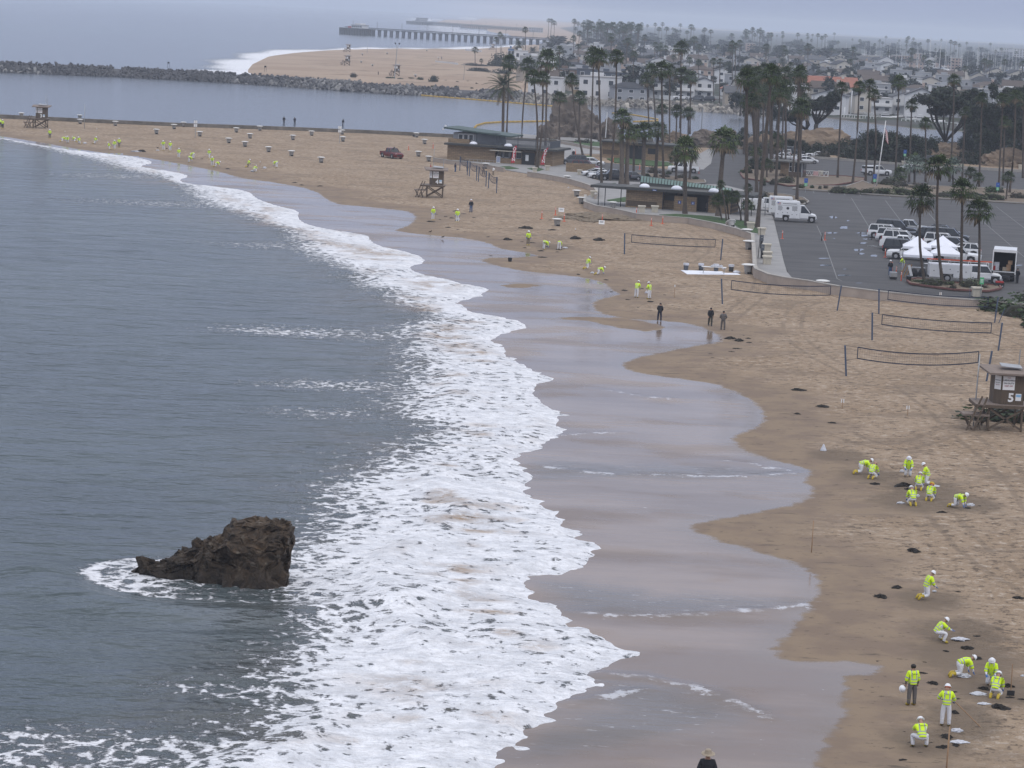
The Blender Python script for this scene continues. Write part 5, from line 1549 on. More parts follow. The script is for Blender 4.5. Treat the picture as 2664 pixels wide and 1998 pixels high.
# ---- kelp heaps
def kelpmesh(i):
 r_ = random.Random(500 + i); mb = MB()
 n = 7
 bm = bmesh.new()
 bmesh.ops.create_icosphere(bm,subdivisions=3,radius=1)
 for v in bm.verts:
  d = v.co.normalized(); a = math.atan2(d.y,d.x)
  k_ = 1 + .35 * math.sin(2 * a + i) * r_.uniform(.8,1.2) + .25 * math.sin(5 * a + i * 2) + .18 * r_.uniform(-1,1)
  v.co = Vector((d.x * k_ * .5,d.y * k_ * .42,max(d.z,-.1) * .20 * (1 + .5 * r_.uniform(-1,1))))
 me = bpy.data.meshes.new('kelp'); bm.to_mesh(me); bm.free()
 mb.v = [tuple(v.co) for v in me.vertices]; mb.f = [list(f.vertices) for f in me.polygons]; mb.m = [0] * len(mb.f)
 for s in range(34):     # loose stems and blades
  a = r_.uniform(0,6.28); q0 = Vector((math.cos(a) * .3,math.sin(a) * .25,.08)); l_ = r_.uniform(.2,.55)
  q1 = q0 + Vector((math.cos(a + .4) * l_,math.sin(a + .4) * l_ * .7,-.03 + r_.uniform(0,.08))); sd_ = Vector((-math.sin(a),math.cos(a),0)) * r_.uniform(.012,.035)
  mb.addf([q0 - sd_,q0 + sd_,q1 + sd_ * .3 - Vector((0,0,.05)),q1 - sd_ * .3 - Vector((0,0,.05))],[(0,1,2,3)])
 return mb.mesh('kelp',M['kelp'])
KM = [kelpmesh(i) for i in range(6)]
def kelp(pos,wpx,label,flat=1.0,asp=.8):
 s = wpx * mpp(pos) / 1.15
 o = link('kelp_heap',KM[rnd.randrange(6)]); o.location = pos + Vector((0,0,-.01)); o.rotation_euler = (0,0,rnd.choice((0,3.14)) + rnd.uniform(-.3,.3)); o.scale = (s,s * asp * (1.6 if wpx * mpp(pos) < 1.4 else 1.2),s * flat)
 return tag(o,label,'kelp','dark heaps of washed-up kelp')
for z_,s_,lst in ((ZK,4.424,((820,505,190,'largest black kelp heap in front of the kneeling crew'),(895,550,115,'black kelp heap touching the knees of the crew'),(505,487,110,'thin kelp strand left of the largest heap'),(1568,760,95,'dark kelp lump in front of the curled-up worker'),(1700,735,55,'tiny kelp piece right of the bag at the curled-up worker'),(1265,815,110,'flat kelp strand below the curled-up worker'),(945,1255,150,'lone kelp heap on open sand below the crew'),(175,205,40,'tiny kelp bit above the crawling worker'),(440,1055,50,'small kelp bit on smooth sand'),(545,1228,40,'tiny kelp bit left of the lone heap'))),
 (ZL_,3.2025,((225,155,90,'kelp with a long stem left of the neck-cloth worker'),(90,235,110,'brown flat kelp patch at the wet edge'),(732,188,38,'tiny kelp right of the neck-cloth worker'),(1235,243,80,'kelp heap near the right edge above the squatting worker'),(893,560,65,'upper dark heap right of the flat clear bag'),(812,660,90,'middle dark heap below the flat clear bag'),(890,745,80,'lower dark heap right of the white hat on all fours'),(632,683,55,'small kelp left of the middle dark heap'),(608,490,40,'kelp in the hands of the squatting worker'),(440,868,75,'kelp behind the bare-headed worker'),(525,955,90,'round kelp heap between the standing workers'),(700,1025,60,'kelp behind the white-suited raker'),(735,1085,70,'second kelp behind the white-suited raker'),(708,1200,90,'kelp at the right leg of the white-suited raker'),(1140,975,100,'kelp heap behind the right pair'),(950,1000,90,'kelp between the right pair and the plastic sheet'),(1262,1085,60,'kelp cut by the right edge near the shovel'),(1085,1165,160,'biggest black heap below the right pair'),(1160,1070,70,'kelp around the upright shovel'),(640,1405,130,'kelp heap above the bottom bags'),(610,1490,110,'kelp heap around the wooden stake'),(715,1475,90,'kelp right of the wooden stake'),(330,1445,50,'kelp left of the bottom squatting worker'),(350,1485,60,'kelp under the bottom squatting worker'),(505,1450,60,'kelp right of the bottom squatting worker'),(825,1462,35,'tiny kelp right of the bottom bags'),(270,1590,70,'kelp strand near the bottom edge'),(420,1530,50,'kelp bit below the bottom squatting worker'),(60,768,34,'tiny kelp on wet sand'),(455,775,30,'tiny kelp right of the bare head'),(285,1355,30,'tiny kelp above the bottom worker'))),
 (Z15,3.687,((20,568,36,'kelp left of the kneeling worker above the puddle'),(285,620,60,'kelp right below the one on all fours'),(335,735,40,'kelp inside the puddle edge'),(460,722,80,'kelp left of the stooping worker'),(630,705,45,'kelp between the standing pair'),(490,810,50,'kelp heap below left of the standing pair'),(708,828,75,'kelp heap below right of the standing pair'),(845,765,40,'small kelp right of the standing pair'),(590,885,32,'kelp bit on the sand tongue'),(1480,1185,100,'left kelp of the cluster at the puddle end'),(1560,1205,110,'middle kelp of the cluster at the puddle end'),(1650,1182,70,'upper right kelp of the cluster at the puddle end'),(1660,1222,60,'lower right kelp of the cluster at the puddle end'),(1605,1152,35,'tiny kelp above the cluster'),(1540,1280,75,'thin kelp below the cluster'),(1492,1310,60,'dark kelp below the thin one'),(1285,1330,45,'small kelp, upper of two left below the cluster'),(1305,1368,45,'small kelp, lower of two left below the cluster'),(1495,1103,30,'tiny kelp right of the grey-clad person'))),
 (Z5,3.456,((260,890,35,'kelp at the left worker below hut 4'),(430,862,60,'kelp above the bag worker below hut 4'),(510,886,45,'kelp right of the bag worker below hut 4'),(600,920,40,'thin kelp below the orange-hooded worker'),(400,925,55,'kelp left of the bag worker'),(210,958,80,'flat kelp strand below the left worker'),(295,937,35,'small kelp between the pair below hut 4'),(370,1010,60,'kelp heap below the pair under hut 4'),(455,1030,40,'second kelp below the pair under hut 4'),(515,1048,35,'third kelp below the pair under hut 4'),(345,912,40,'kelp above left of the pair'),(1065,1018,110,'big kelp arc above the khaki worker'),(1300,1032,75,'thin kelp right of the big arc'),(1195,937,28,'tiny kelp by the left orange post'),(1283,943,40,'kelp left of the notice bin'),(900,1120,90,'kelp line left of the khaki worker'),(730,1093,40,'kelp farther left of the khaki worker'),(1030,1138,40,'kelp touching the khaki worker boots'),(1120,1147,60,'kelp right of the khaki worker'),(1200,1218,65,'kelp below the bending worker'),(1365,1205,65,'kelp under the hands of the bent-away worker'),(1260,1180,45,'kelp between the bending pair'),(1350,1228,35,'tiny kelp below the bent-away worker'),(1510,1110,120,'long thin kelp line at right of the bending pair'),(1720,1125,120,'second long thin kelp line toward the net'),(1055,1190,45,'kelp at the puddle top'))),
 (ZA,2.458,((905,970,60,'dark kelp right of the white sheet far left'),(1458,1080,40,'kelp at the far runnel right end'),(1885,1168,40,'thin kelp left of the pair below hut 4'),(2045,1190,40,'second thin kelp left of the pair below hut 4'),(1930,1183,35,'third thin kelp left of the pair below hut 4')))):
 for x,y,w,lab in lst: kelp(z_(x,y),w / s_,lab,flat=1.0 if w / s_ > 24 else .55,asp=.75 if w / s_ > 24 else .6)
ZW = ZM(1000,560,2.765); ZN = ZM(2010,1000,1.0)
for x,y,w,lab in ((765,292,30,'kelp lump lying in the shallow wet sand'),(610,307,14,'tiny kelp in the wet sand'),(813,386,12,'tiny kelp right below the bucket'),(1140,303,60,'kelp at the lower edge of the reflecting puddle'),(1395,422,28,'kelp left of the kneeling worker by the long puddle'),(1125,256,40,'kelp at the feet line left of the bending pair')):
 kelp(ZW(x,y),w / 2.765,lab,.5)
for x,y,w,lab in ((2078,1016,40,'upper of two kelp strands left of the left stake'),(2142,1059,42,'kelp strand above the dark kelp lump left of the left stake'),(2075,1077,22,'dark kelp lump at the sand edge below the tide curve'),(2166,1101,24,'dark kelp lump left below the left stake'),(2215,1073,14,'tiny kelp under the left stake')):
 kelp(P(x,y),w,lab,.7,.5)
# ---- clear plastic bags
def bagmesh(i):
 bm = bmesh.new(); bmesh.ops.create_icosphere(bm,subdivisions=3,radius=.5); r_ = random.Random(i)
 off = Vector((i * 3.3,1,2))
 for v in bm.verts:
  d = v.co.normalized(); k_ = 1 + .5 * noise.noise(d * 2.2 + off) + .22 * noise.noise(d * 6 + off)
  v.co = Vector((d.x * .5 * k_,d.y * .42 * k_,max(d.z * .32 * k_ + .14,0)))
 me = bpy.data.meshes.new('bag'); bm.to_mesh(me); bm.free(); me.materials.append(M['bag']); return me
BM_ = [bagmesh(i) for i in range(5)]
def bag(pos,wpx,label,flat=.5,rz=0):
 s = wpx * mpp(pos) / 1.05
 o = link('plastic_bag',BM_[rnd.randrange(5)]); o.location = pos; o.rotation_euler = (0,0,rz); o.scale = (s,s * .8,s * flat)
 return tag(o,label,'plastic bag','clear plastic bags of the crew')
for z_,s_,lst in ((ZK,4.424,((805,350,50,'clear bag behind the worker facing us',1.6),(1180,510,140,'flat plastic sheet beside the side-on kneeling worker',.22),(985,630,55,'clear bag held by the worker with back to us',1.2),(790,712,85,'crumpled bag left of the worker with back to us',.75),(1600,735,90,'clear bag at the curled-up worker',.8))),
 (ZL_,3.2025,((745,590,130,'flat clear bag right of the squatting worker',.35),(785,900,110,'clear bag under the worker on knees and hand',.6),(900,1045,140,'plastic sheet left of the right pair',.25),(945,1130,100,'white bag below the right pair',.4),(725,1355,100,'crumpled bag below the raker',.6),(740,1450,140,'long bag right of the wooden stake',.35),(1085,1340,180,'thin plastic strip on the sand at lower right',.08),(1270,895,40,'bag cut by the right edge',.7),(535,190,35,'white neck cloth bag of the kneeling worker',.9))),
 (ZA,2.458,((545,918,22,'bag right of the four kneeling below hut 3',.9),(868,970,60,'white sheet on the far sand',.25),(1008,963,22,'bag at the feet of the shovel pair',.6),(1613,1098,24,'bag of the squatting far worker',1),(1692,1078,22,'upright bag between far workers',1.3))),
 (Z5,3.456,((455,945,30,'bag held by the worker below hut 4',1.6),(1420,1195,45,'white bag right of the bent-away worker',.6),(1447,652,14,'small white scrap sign left of the wall bend',1.2))),
 (Z15,3.687,((150,555,40,'clear bag left of the one on all fours',.8),(670,750,34,'white bag held by the right standing worker',1.6),(1535,555,70,'clear bag at the right end of the plastic ground sheet',.8),(1410,520,34,'plastic hanging off the waste table',1.4))),
 (ZR,3.318,((0,0,1,'x',1),))):
 for x,y,w,lab,fl in lst:
  if lab != 'x': bag(z_(x,y),w / s_,lab,fl)
q_ = P(2142,1172); o = MB().lathe([(.22,0),(.2,.08),(.04,.42),(0,.45)],8).build('plastic_bag',M['bag']); o.location = q_; tag(o,'upright pointed plastic bag on the sand left of the stakes','plastic bag')
# ---- bucket, birds, waste station
o = thing('bucket','small dark bucket in the wet sand','bucket',ZW(903,332))
MB().lathe([(.2,0),(.24,.42),(.22,.42),(.19,.05)],12).build('tub',M['dark'],o)
for x,y,lab in ((205,1062,'brown bird on the damp sand below hut 4'),(317,1112,'small bird at the edge of the wet film')):
 q_ = Z5(x,y); o = thing('bird',lab,'bird',q_,0,'shore birds')
 MB().tube([(-.22,0,.20),(-.12,0,.24),(.02,0,.28),(.12,0,.33),(.17,0,.42),(.22,0,.42)],[.01,.05,.08,.05,.035,.01],8).build('body',M['kelp2'],o,True)
 for s in (-1,1): BR((0,.03 * s,0),(0,.03 * s,.22),.012).build('leg',M['kelp2'],o)
a_,b_,c_,d_ = Z15(1000,527),Z15(1060,565),Z15(1575,574),Z15(1520,545)
o = MB(); hz_ = .03
o.addf([q + Vector((0,0,hz_)) for q in (a_,b_,c_,d_)] + [q - Vector((0,0,.1)) for q in (a_,b_,c_,d_)],[(3,2,1,0),(0,1,5,4),(1,2,6,5),(2,3,7,6),(3,0,4,7)])
tag(o.build('ground_sheet',M['canvas']),'white plastic sheet spread on the sand under the waste table','ground sheet')
for x,y,lab in ((1048,528,'leftmost grey bin on the plastic sheet'),(1192,530,'second grey bin on the plastic sheet, left end of the table'),(1337,537,'third grey bin, behind the table'),(1482,542,'rightmost grey bin on the plastic sheet')):
 o = thing('waste_bin',lab,'bin',Z15(x,y) + Vector((0,0,.03)),0,'grey lined waste bins')
 MB().lathe([(.24,0),(.30,.72),(.31,.74)],12).build('drum',M['grayb'],o,True)
 MB().lathe([(.33,.55),(.33,.78),(.2,.76),(.1,.7)],12).build('bag_liner',M['bag'],o)
o = thing('folding_table','white folding table with rolled suits on the plastic sheet','table',Z15(1215,560) + Vector((0,0,.03)))
B0(-.2,-.05,.72,2.55,.6,.76).build('tabletop',M['white'],o)
for x in (0,2.3):
 for y in (0,.55): BR((x,y,0),(x + .08,y,.72),.035).build('leg',M['steel'],o)
for i,x in enumerate((1.0,1.35,1.65,1.95)):
 q_ = o.location + Vector((x,.25,.76)); b = link('suit_bundle',BM_[i]); b.location = q_; b.scale = (.4,.35,.5); tag(b,('leftmost','second','third','rightmost')[i] + ' white bundle on the folding table','bundle')
q_ = Z5(1195,560)
for x,w,m__,lab in ((1195,.9,'blue','blue and white beach bags piled by the wall'),(1245,.5,'navyc','dark backpack leaning right of the blue beach bags')):
 o = MB().lathe([(.25,0),(.3,.15),(.28,.5),(.12,.62)],8).build('beach_bag',M[m__]); o.location = Z5(x,565); o.scale = (w * 2,w,1.1); tag(o,lab,'beach bag')
for x,y,lab in ((68,192,'dark round fire ring, left one near the sea wall'),(212,187,'dark fire ring, right one near the sea wall')):
 o = MB().lathe([(.55,0),(.6,.38),(.5,.38),(.45,.1)],14).build('fire_ring',M['dark']); o.location = Z5(x,y); tag(o,lab,'fire ring')
# sand heap with digging marks
sm = hillmesh('sand_heap',sand_mat,4.6,3.4,.62,4,rough=.35,sub=5,craggy=.35)
for vx,vy,sx_,sy_,sz_,lab,i in ((1740,925,1,1,1.2,'large heap of damp dug sand below the restroom wall',0),(1480,925,.50,.6,.5,'left low lump of dug sand',1),(1640,950,.45,.45,.55,'middle low lump of dug sand',2),(1925,930,.6,.8,.5,'right trampled spread of dug sand',3)):
 o = link('sand_heap',sm); o.location = Z5(vx,vy) + Vector((0,0,-.05)); o.scale = (sx_,sy_,sz_); o.rotation_euler = (0,0,i); tag(o,lab,'sand heap','heaps of dug sand')
hm = mat('heap_sand',(.17,.135,.095),.95,.3,1.5,bump=.8,bscale=5)
sm.materials.clear(); sm.materials.append(hm)
# ---- rock in the surf
Rk = P(602,1502,0)
def surf_rock():
 bm = bmesh.new()
 u_ = 1 / (FPX / (Rk - Vector((0,0,HC))).length)      # metres per pixel
 # outline seen from the beach side: (px, height px) ; left tail low, main block tall
 prof = [(340,6,10),(365,12,18),(378,34,22),(395,20,28),(430,34,40),(455,58,52),(488,66,58),(505,62,62),(513,92,66),(520,70,70),(545,96,74),(575,108,80),(598,142,84),(620,158,86),(660,160,86),(700,176,84),(728,172,80),(744,152,74),(752,100,66),(756,50,58),(752,0,50)]
 rings = []; n = 22
 for i,(px_,h_,d_) in enumerate(prof):
  x = (px_ - 602) * u_; h = h_ * u_ * 1.0; dep = d_ * u_ * .8; ring = []
  for j in range(n + 1):
   a = math.pi * j / n
   yy = -math.cos(a) * dep; s_ = math.sin(a) ** .38
   # front face leans outward a little at the base and is undercut on the right
   ring.append(bm.verts.new((x + .15 * math.sin(j * 1.7 + i),yy - (.25 * h * (1 - s_)),-.5 + (h + .5) * s_)))
  rings.append(ring)
 for i in range(len(rings) - 1):
  for j in range(n): bm.faces.new((rings[i][j],rings[i][j + 1],rings[i + 1][j + 1],rings[i + 1][j]))
 for r_ in (rings[0],rings[-1]): bm.faces.new(r_)
 bmesh.ops.recalc_face_normals(bm,faces=bm.faces)
 bmesh.ops.subdivide_edges(bm,edges=bm.edges,cuts=3,use_grid_fill=True)
 bmesh.ops.triangulate(bm,faces=bm.faces)
 for v in bm.verts:
  q_ = v.co.copy()
  d1 = noise.ridged_multi_fractal(q_ * .5,.8,2.1,5,1,2) - 1
  d2 = noise.cell_vector(q_ * 2.6)
  d4 = noise.cell_vector(q_ * 1.1 + Vector((5,5,5)))
  d3 = noise.noise(q_ * 7)
  nrm = Vector((q_.x * .1,q_.y * .6,.4)).normalized()
  v.co += nrm * (d1 * .34) + (d2 - Vector((.5,.5,.5))) * .26 + (d4 - Vector((.5,.5,.5))) * .34 + nrm * d3 * .12
 me = bpy.data.meshes.new('surf_rock'); bm.to_mesh(me); bm.free()
 return me
q,nt,p = newmat('conglomerate')
tc = N(nt,'TexCoord')
vr = N(nt,'TexVoronoi',i_Scale=5.5); L(nt,tc.outputs['Object'],vr.inputs['Vector'])
rpx = N(nt,'ValToRGB'); e = rpx.color_ramp.elements
e[0].position = .0; e[0].color = (.055,.034,.018,1); e[1].position = 1; e[1].color = (.15,.105,.06,1)
k_ = e.new(.55); k_.color = (.095,.06,.032,1); k_ = e.new(.93); k_.color = (.085,.06,.036,1); k_ = e.new(.97); k_.color = (.20,.165,.125,1)
sepc = N(nt,'SeparateColor'); L(nt,vr.outputs['Color'],sepc.inputs[0]); L(nt,sepc.outputs[0],rpx.inputs[0])
n5 = N(nt,'TexNoise',i_Scale=.5,i_Detail=6.0,i_Roughness=.7); L(nt,tc.outputs['Object'],n5.inputs['Vector'])
mrr = N(nt,'MapRange'); L(nt,n5.outputs[0],mrr.inputs[0]); mrr.inputs[1].default_value = .35; mrr.inputs[2].default_value = .68
mrr.inputs[3].default_value = .35; mrr.inputs[4].default_value = 1.5
# wet and dark up to the splash line, paler and dry towards the top
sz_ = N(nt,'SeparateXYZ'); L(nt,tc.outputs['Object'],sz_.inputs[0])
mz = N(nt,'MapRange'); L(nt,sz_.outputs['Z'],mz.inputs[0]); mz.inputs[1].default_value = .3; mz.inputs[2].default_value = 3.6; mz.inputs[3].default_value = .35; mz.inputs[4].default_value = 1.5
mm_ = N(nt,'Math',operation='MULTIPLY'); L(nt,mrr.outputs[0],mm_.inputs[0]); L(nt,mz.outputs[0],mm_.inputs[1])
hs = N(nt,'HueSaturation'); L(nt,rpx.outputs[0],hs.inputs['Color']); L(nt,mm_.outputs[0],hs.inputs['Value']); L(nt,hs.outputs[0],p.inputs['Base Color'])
p.inputs['Roughness'].default_value = .6
bmp = N(nt,'Bump',i_Strength=1.0,i_Distance=.25); n6 = N(nt,'TexNoise',i_Scale=4,i_Detail=6.0,i_Roughness=.7); L(nt,tc.outputs['Object'],n6.inputs['Vector'])
L(nt,n6.outputs[0],bmp.inputs['Height']); L(nt,bmp.outputs[0],p.inputs['Normal'])
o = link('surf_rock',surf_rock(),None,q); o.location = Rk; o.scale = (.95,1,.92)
tag(o,'big dark brown conglomerate rock with a low jagged tail standing in the foam','rock')
# ================================================================ paved ground
def sheet(pts,z,th,name,m_,label,kind='structure',cat=None,smooth=False):
 """a slab whose outline is given by photo pixels, its top at height z"""
 q_ = [PZ(x,y,z) for x,y in pts]
 bm = bmesh.new()
 vs = [bm.verts.new((x,y,z)) for x,y in q_]
 f = bm.faces.new(vs)
 if f.normal.z < 0: f.normal_flip()
 r_ = bmesh.ops.extrude_face_region(bm,geom=[f])
 lows = [g for g in r_['geom'] if isinstance(g,bmesh.types.BMVert)]
 for v in lows: v.co.z += 0
 for v in vs: v.co.z -= th
 bmesh.ops.recalc_face_normals(bm,faces=bm.faces)
 bmesh.ops.triangulate(bm,faces=bm.faces)
 me = bpy.data.meshes.new(name); bm.to_mesh(me); bm.free()
 o = link(name,me,None,m_)
 tag(o,label,cat,kind=kind)
 return o
BWALL_A = [(1129,410),(1170,416),(1234,423),(1275,429),(1312,436)]
BWALL_B = [(1374,446),(1422,453),(1471,462),(1488,466),(1523,476.5),(1546,485),(1553,495),(1549,505)]
BWALL_C = [(1523,506),(1521,523),(1552,534),(1601,542),(1659,555),(1717,560),(1793,566),(1856,578),(1920,594),(1955,606),(1958,608)]
BWALL_D = [(1958,607),(1961,641),(1964,690),(1968,698),(2002,712),(2042,720),(2100,728),(2183,743),(2295,757),(2435,771),(2544,779),(2700,792),(2900,812)]
sheet([(1312,441),(1374,451),(1471,468),(1523,482),(1553,500),(1523,512),(1521,530),(1552,541),(1601,550),(1659,563),(1717,568),(1793,574),(1856,586),(1920,602),(1958,616),(1961,650),(1964,699),(2002,720),(2100,737),(2114,737),(2060,722),(2047,706),(2039,680),(2025,620),(2014,575),(2004,548),(1975,530),(1960,500),(1880,480),(1700,476),(1600,470),(1560,470),(1530,462),(1500,440),(1480,420),(1495,400),(1560,400),(1760,425),(1790,440),(1830,441),(1850,425),(1856,392),(1845,386),(1820,400),(1780,405),(1560,365),(1480,352),(1430,350),(1400,352),(1330,345),(1240,345),(1180,405),(1175,420),(1234,430)],
   .70,.3,'pavement',M['walk'],'pale concrete promenade and sidewalks around the beach buildings')
sheet([(1500,425),(1552,421),(1640,429),(1740,441),(1810,441),(1838,432),(1850,405),(1852,390),(1900,386),(2000,392),(2087,408),(2224,417),(2352,426),(2524,437),(2664,446),(2900,462),(3100,620),(3100,840),(2700,799),(2544,785),(2435,777),(2295,763),(2183,748),(2114,737),(2058,722),(2045,700),(2036,670),(2024,615),(2014,572),(2003,545),(1990,532),(1930,520),(1800,500),(1700,480),(1640,476),(1560,468),(1525,460),(1508,440)],
   .62,.5,'asphalt_car_park',M['asphalt'],'dark grey asphalt car parks and access road')
# the sand must not poke through: a bed under the paving
for nm,pts in (('planting bed between the two car parks',[(2062,490),(2130,495),(2196,500),(2333,509),(2524,520),(2664,528),(2900,545),(2900,512),(2664,494),(2560,488),(2400,482),(2262,478),(2245,470),(2200,485),(2100,482)]),
 ('planting bed around the toll booth',[(1926,452),(1935,463),(1990,471),(2050,483),(2170,481),(2245,470),(2250,463),(2200,458),(2100,455),(2080,446),(2040,425),(1990,420),(1940,432)]),
 ('small planting bed behind the white service trucks',[(1985,500),(2040,505),(2090,514),(2104,524),(2090,531),(2040,529),(1990,522)]),
 ('kerbed bed with four palms beside the tents',[(2360,729),(2385,723),(2500,737),(2600,742),(2605,750),(2570,757),(2480,753),(2400,742),(2368,737)]),
 ('narrow bed between the road and the small car park',[(1600,454),(1640,449),(1700,452),(1780,462),(1833,468),(1836,474),(1790,478),(1700,469),(1620,462)])):
 sheet(pts,.80,.3,'planting_bed',M['soil'],nm)
 # kerb stones: a continuous low rim
 q_ = [Vector((*PZ(x,y,.82),.82)) for x,y in pts]
 kb = MB()
 for i in range(len(q_)): kb.bar(q_[i],q_[(i + 1) % len(q_)],.18,.18)
 k_ = kb.build('kerb',M['kerb'] if 'palms' in nm or 'toll' in nm else M['concrete']); tag(k_,'kerb around the ' + nm,kind='structure')
for nm,pts in (('lawn in front of the restrooms',[(1715,558),(1760,556),(1850,562),(1900,570),(1963,577),(1967,587),(1940,590),(1860,577),(1790,567)]),('small lawn at the wall corner',[(1915,588),(1960,590),(1990,602),(1975,607),(1940,600)]),('small lawn left of the restrooms',[(1555,480),(1600,476),(1628,488),(1600,490)]),('lawn strip at the restroom side',[(1578,520),(1628,512),(1628,524),(1590,525)]),
    ('far lawn at the road',[(1484,411),(1530,404),(1550,412),(1505,417)]),('lawn before the rear building',[(1578,412),(1620,410),(1740,422),(1755,430),(1700,431),(1600,422)]),('small lawn by the snack bar',[(1290,433),(1325,432),(1350,438),(1320,440)]),('lawn below the second flag',[(1372,438),(1400,435),(1415,440),(1400,445)]),('far lawn by the headland',[(1480,368),(1530,366),(1580,372),(1560,380),(1490,376)])):
 sheet(pts,.76,.3,'lawn',M['lawn'],'green ' + nm)
# painted lines
def line(a,b,w=.1):
 q1,q2 = Vector((*PZ(*a,.626),.626)),Vector((*PZ(*b,.626),.626))
 d = (q2 - q1).normalized(); s = Vector((-d.y,d.x,0)) * w / 2
 return [q1 - s,q1 + s,q2 + s,q2 - s]
pl = MB()
for a,b in (((2215,515),(2271,607)),((2303,521),(2349,582)),((2403,539),(2475,625)),((2557,576),(2664,668)),((2591,537),(2700,620)),((2125,587),(2144,627)),((2144,627),(2178,725)),((2178,725),(2190,731)),((2530,670),(2600,730)),((2115,497),(2118,503)),((2155,499),(2158,505)),((2195,501),(2199,508)),((2235,503),(2240,510)),((2313,510),(2318,516)),((1840,480),(1862,486)),((2630,521),(2640,527))):
 v = line(a,b); pl.addf(v,[(0,1,2,3)])
o = pl.build('painted_lines',M['paint']); tag(o,'worn white bay lines on the asphalt',kind='stuff')
# puddles
pr_ = random.Random(5); pm = MB()
for x,y,w,h in ((2168,565,22,7),(2206,574,8,4),(2196,592,26,7),(2164,606,38,5),(2252,612,40,6),(2240,606,30,3),(2244,632,26,5),(2270,640,36,3),(2232,650,30,7),(2240,660,22,5),(2275,665,22,6),(2142,672,36,3),(2150,690,34,4),(2196,716,36,4),(2200,700,20,2),(2234,736,24,2),(2260,622,30,4),(2170,620,6,2),(2330,641,26,3),(2540,665,30,3),(2640,668,18,3),(2650,690,24,3)):
 n = 14; c_ = [Vector((*PZ(x,y,.63),.63))]
 for i in range(n):
  a = 6.283 * i / n; k_ = pr_.uniform(.55,1.15)
  c_.append(Vector((*PZ(x + math.cos(a) * w * .5 * k_,y + math.sin(a) * h * .5 * k_,.63),.63)))
 pm.addf(c_,[(0,1 + i,1 + (i + 1) % n) for i in range(n)])
tag(pm.build('puddle',M['puddle']),'shallow puddles on the asphalt',kind='stuff')
# ================================================================ walls
def wallrun(pts,z,th,base,name,m_,label,cat,cap=None):
 q_ = [Vector((*PZ(x,y,z),0)) for x,y in pts]
 o = thing(name,label,cat,(0,0,0))
 def run(z0,z1,t_,nm,mt):
  mb = MB(); vs = []
  for i,p_ in enumerate(q_):
   d = (q_[min(i + 1,len(q_) - 1)] - q_[max(i - 1,0)]).normalized(); s = Vector((-d.y,d.x,0)) * t_ / 2
   vs += [(*(p_ - s).xy,z0),(*(p_ + s).xy,z0),(*(p_ + s).xy,z1),(*(p_ - s).xy,z1)]
  fs = []
  for i in range(len(q_) - 1):
   for j in range(4): fs.append((i * 4 + j,(i + 1) * 4 + j,(i + 1) * 4 + (j + 1) % 4,i * 4 + (j + 1) % 4))
  fs += [(0,1,2,3),tuple(len(vs) - 4 + j for j in (3,2,1,0))]
  mb.addf(vs,fs); return mb.build(nm,mt,o)
 run(base,z - (.1 if cap else 0),th,'wall_body',m_)
 if cap: run(z - .1,z,th + .08,'coping',cap)
 return o
wallrun(BWALL_A,1.35,.3,-.2,'beach_wall',M['wallc'],'low curved beach wall in front of the snack bar','wall',M['concrete'])
wallrun(BWALL_B,1.45,.32,-.2,'beach_wall',M['wallc'],'curved beach wall right of the snack bar, ending in a hook','wall',M['concrete'])
wallrun(BWALL_C,1.45,.32,-.2,'beach_wall',M['wallc'],'long pale beach wall below the restrooms and lawn','wall',M['concrete'])
wallrun(BWALL_D,1.5,.38,-.2,'beach_wall',M['wallc'],'white-capped wall along the sidewalk and the car park','wall',M['concrete'])
wallrun([(x * DS,y * DS) for x,y in SEAWALL[:10]],1.35,.8,-2.2,'sea_wall',mat('old_sea_wall',(.15,.135,.115),.9,.35,.5,bump=.4),'long low sea wall between the sand and the harbour channel','wall')
wallrun([(1422,360),(1470,368),(1530,379),(1560,384)],1.3,.3,0,'beach_wall',M['wallc'],'curved low wall behind the snack bar','wall',M['concrete'])
wallrun([(2087,404),(2224,414),(2352,424)],1.1,.35,.2,'kerb_wall',M['concrete'],'low pale curb along the far side of the upper car park, left part','wall')
wallrun([(2352,424),(2430,430),(2524,433),(2664,442),(2800,452)],1.2,.35,.2,'kerb_wall',M['concrete'],'low pale curb along the far side of the upper car park, right part','wall')
def pillar(px_,py_,label,w=1.0,h=1.0,nm='planter'):
 o = thing(nm,label,'planter',P(px_,py_,.66),0,'square cream concrete planters')
 BX((0,0,h * .4),(w * .8,w * .8,h * .8),tx=1.12,ty=1.12).build('pot',M['cream'],o)
 BX((0,0,h * .87),(w * 1.05,w * 1.05,h * .16)).build('rim',M['cream'],o)
 return o
for (x,y),lab in zip([(1391,449),(1424,444),(1544,513),(1669,553),(1703,553),(1952,597),(1981,612),(1994,655),(1995,688),(1996,676),(2540,771),(2135,457),(2351,430),(2468,424),(2492,422),(2575,428),(2590,429),(2655,440),(1508,455)],
 ['planter by the second OPEN flag, left','planter right of the second OPEN flag','planter at the gap of the beach wall','tall planter at the left end of the restroom lawn','low planter at the left end of the restroom lawn','planter at the small corner lawn','planter at the top of the sidewalk','planter behind the pay stations, upper','planter low on the sidewalk with a slatted top','planter behind the pay stations, lower','planter at the right end of the parking wall','cream planter before the white gate','planter by the blue and green sign at the far curb','far planter right of the dark car, left one','far planter right of the dark car, right one','far planter in front of the benches, left one','far planter in front of the benches, right one','far planter at the right edge','planter by the wall hook']):
 pillar(x,y,lab,1.05 if y > 500 else .9,1.05 if y > 500 else .95)
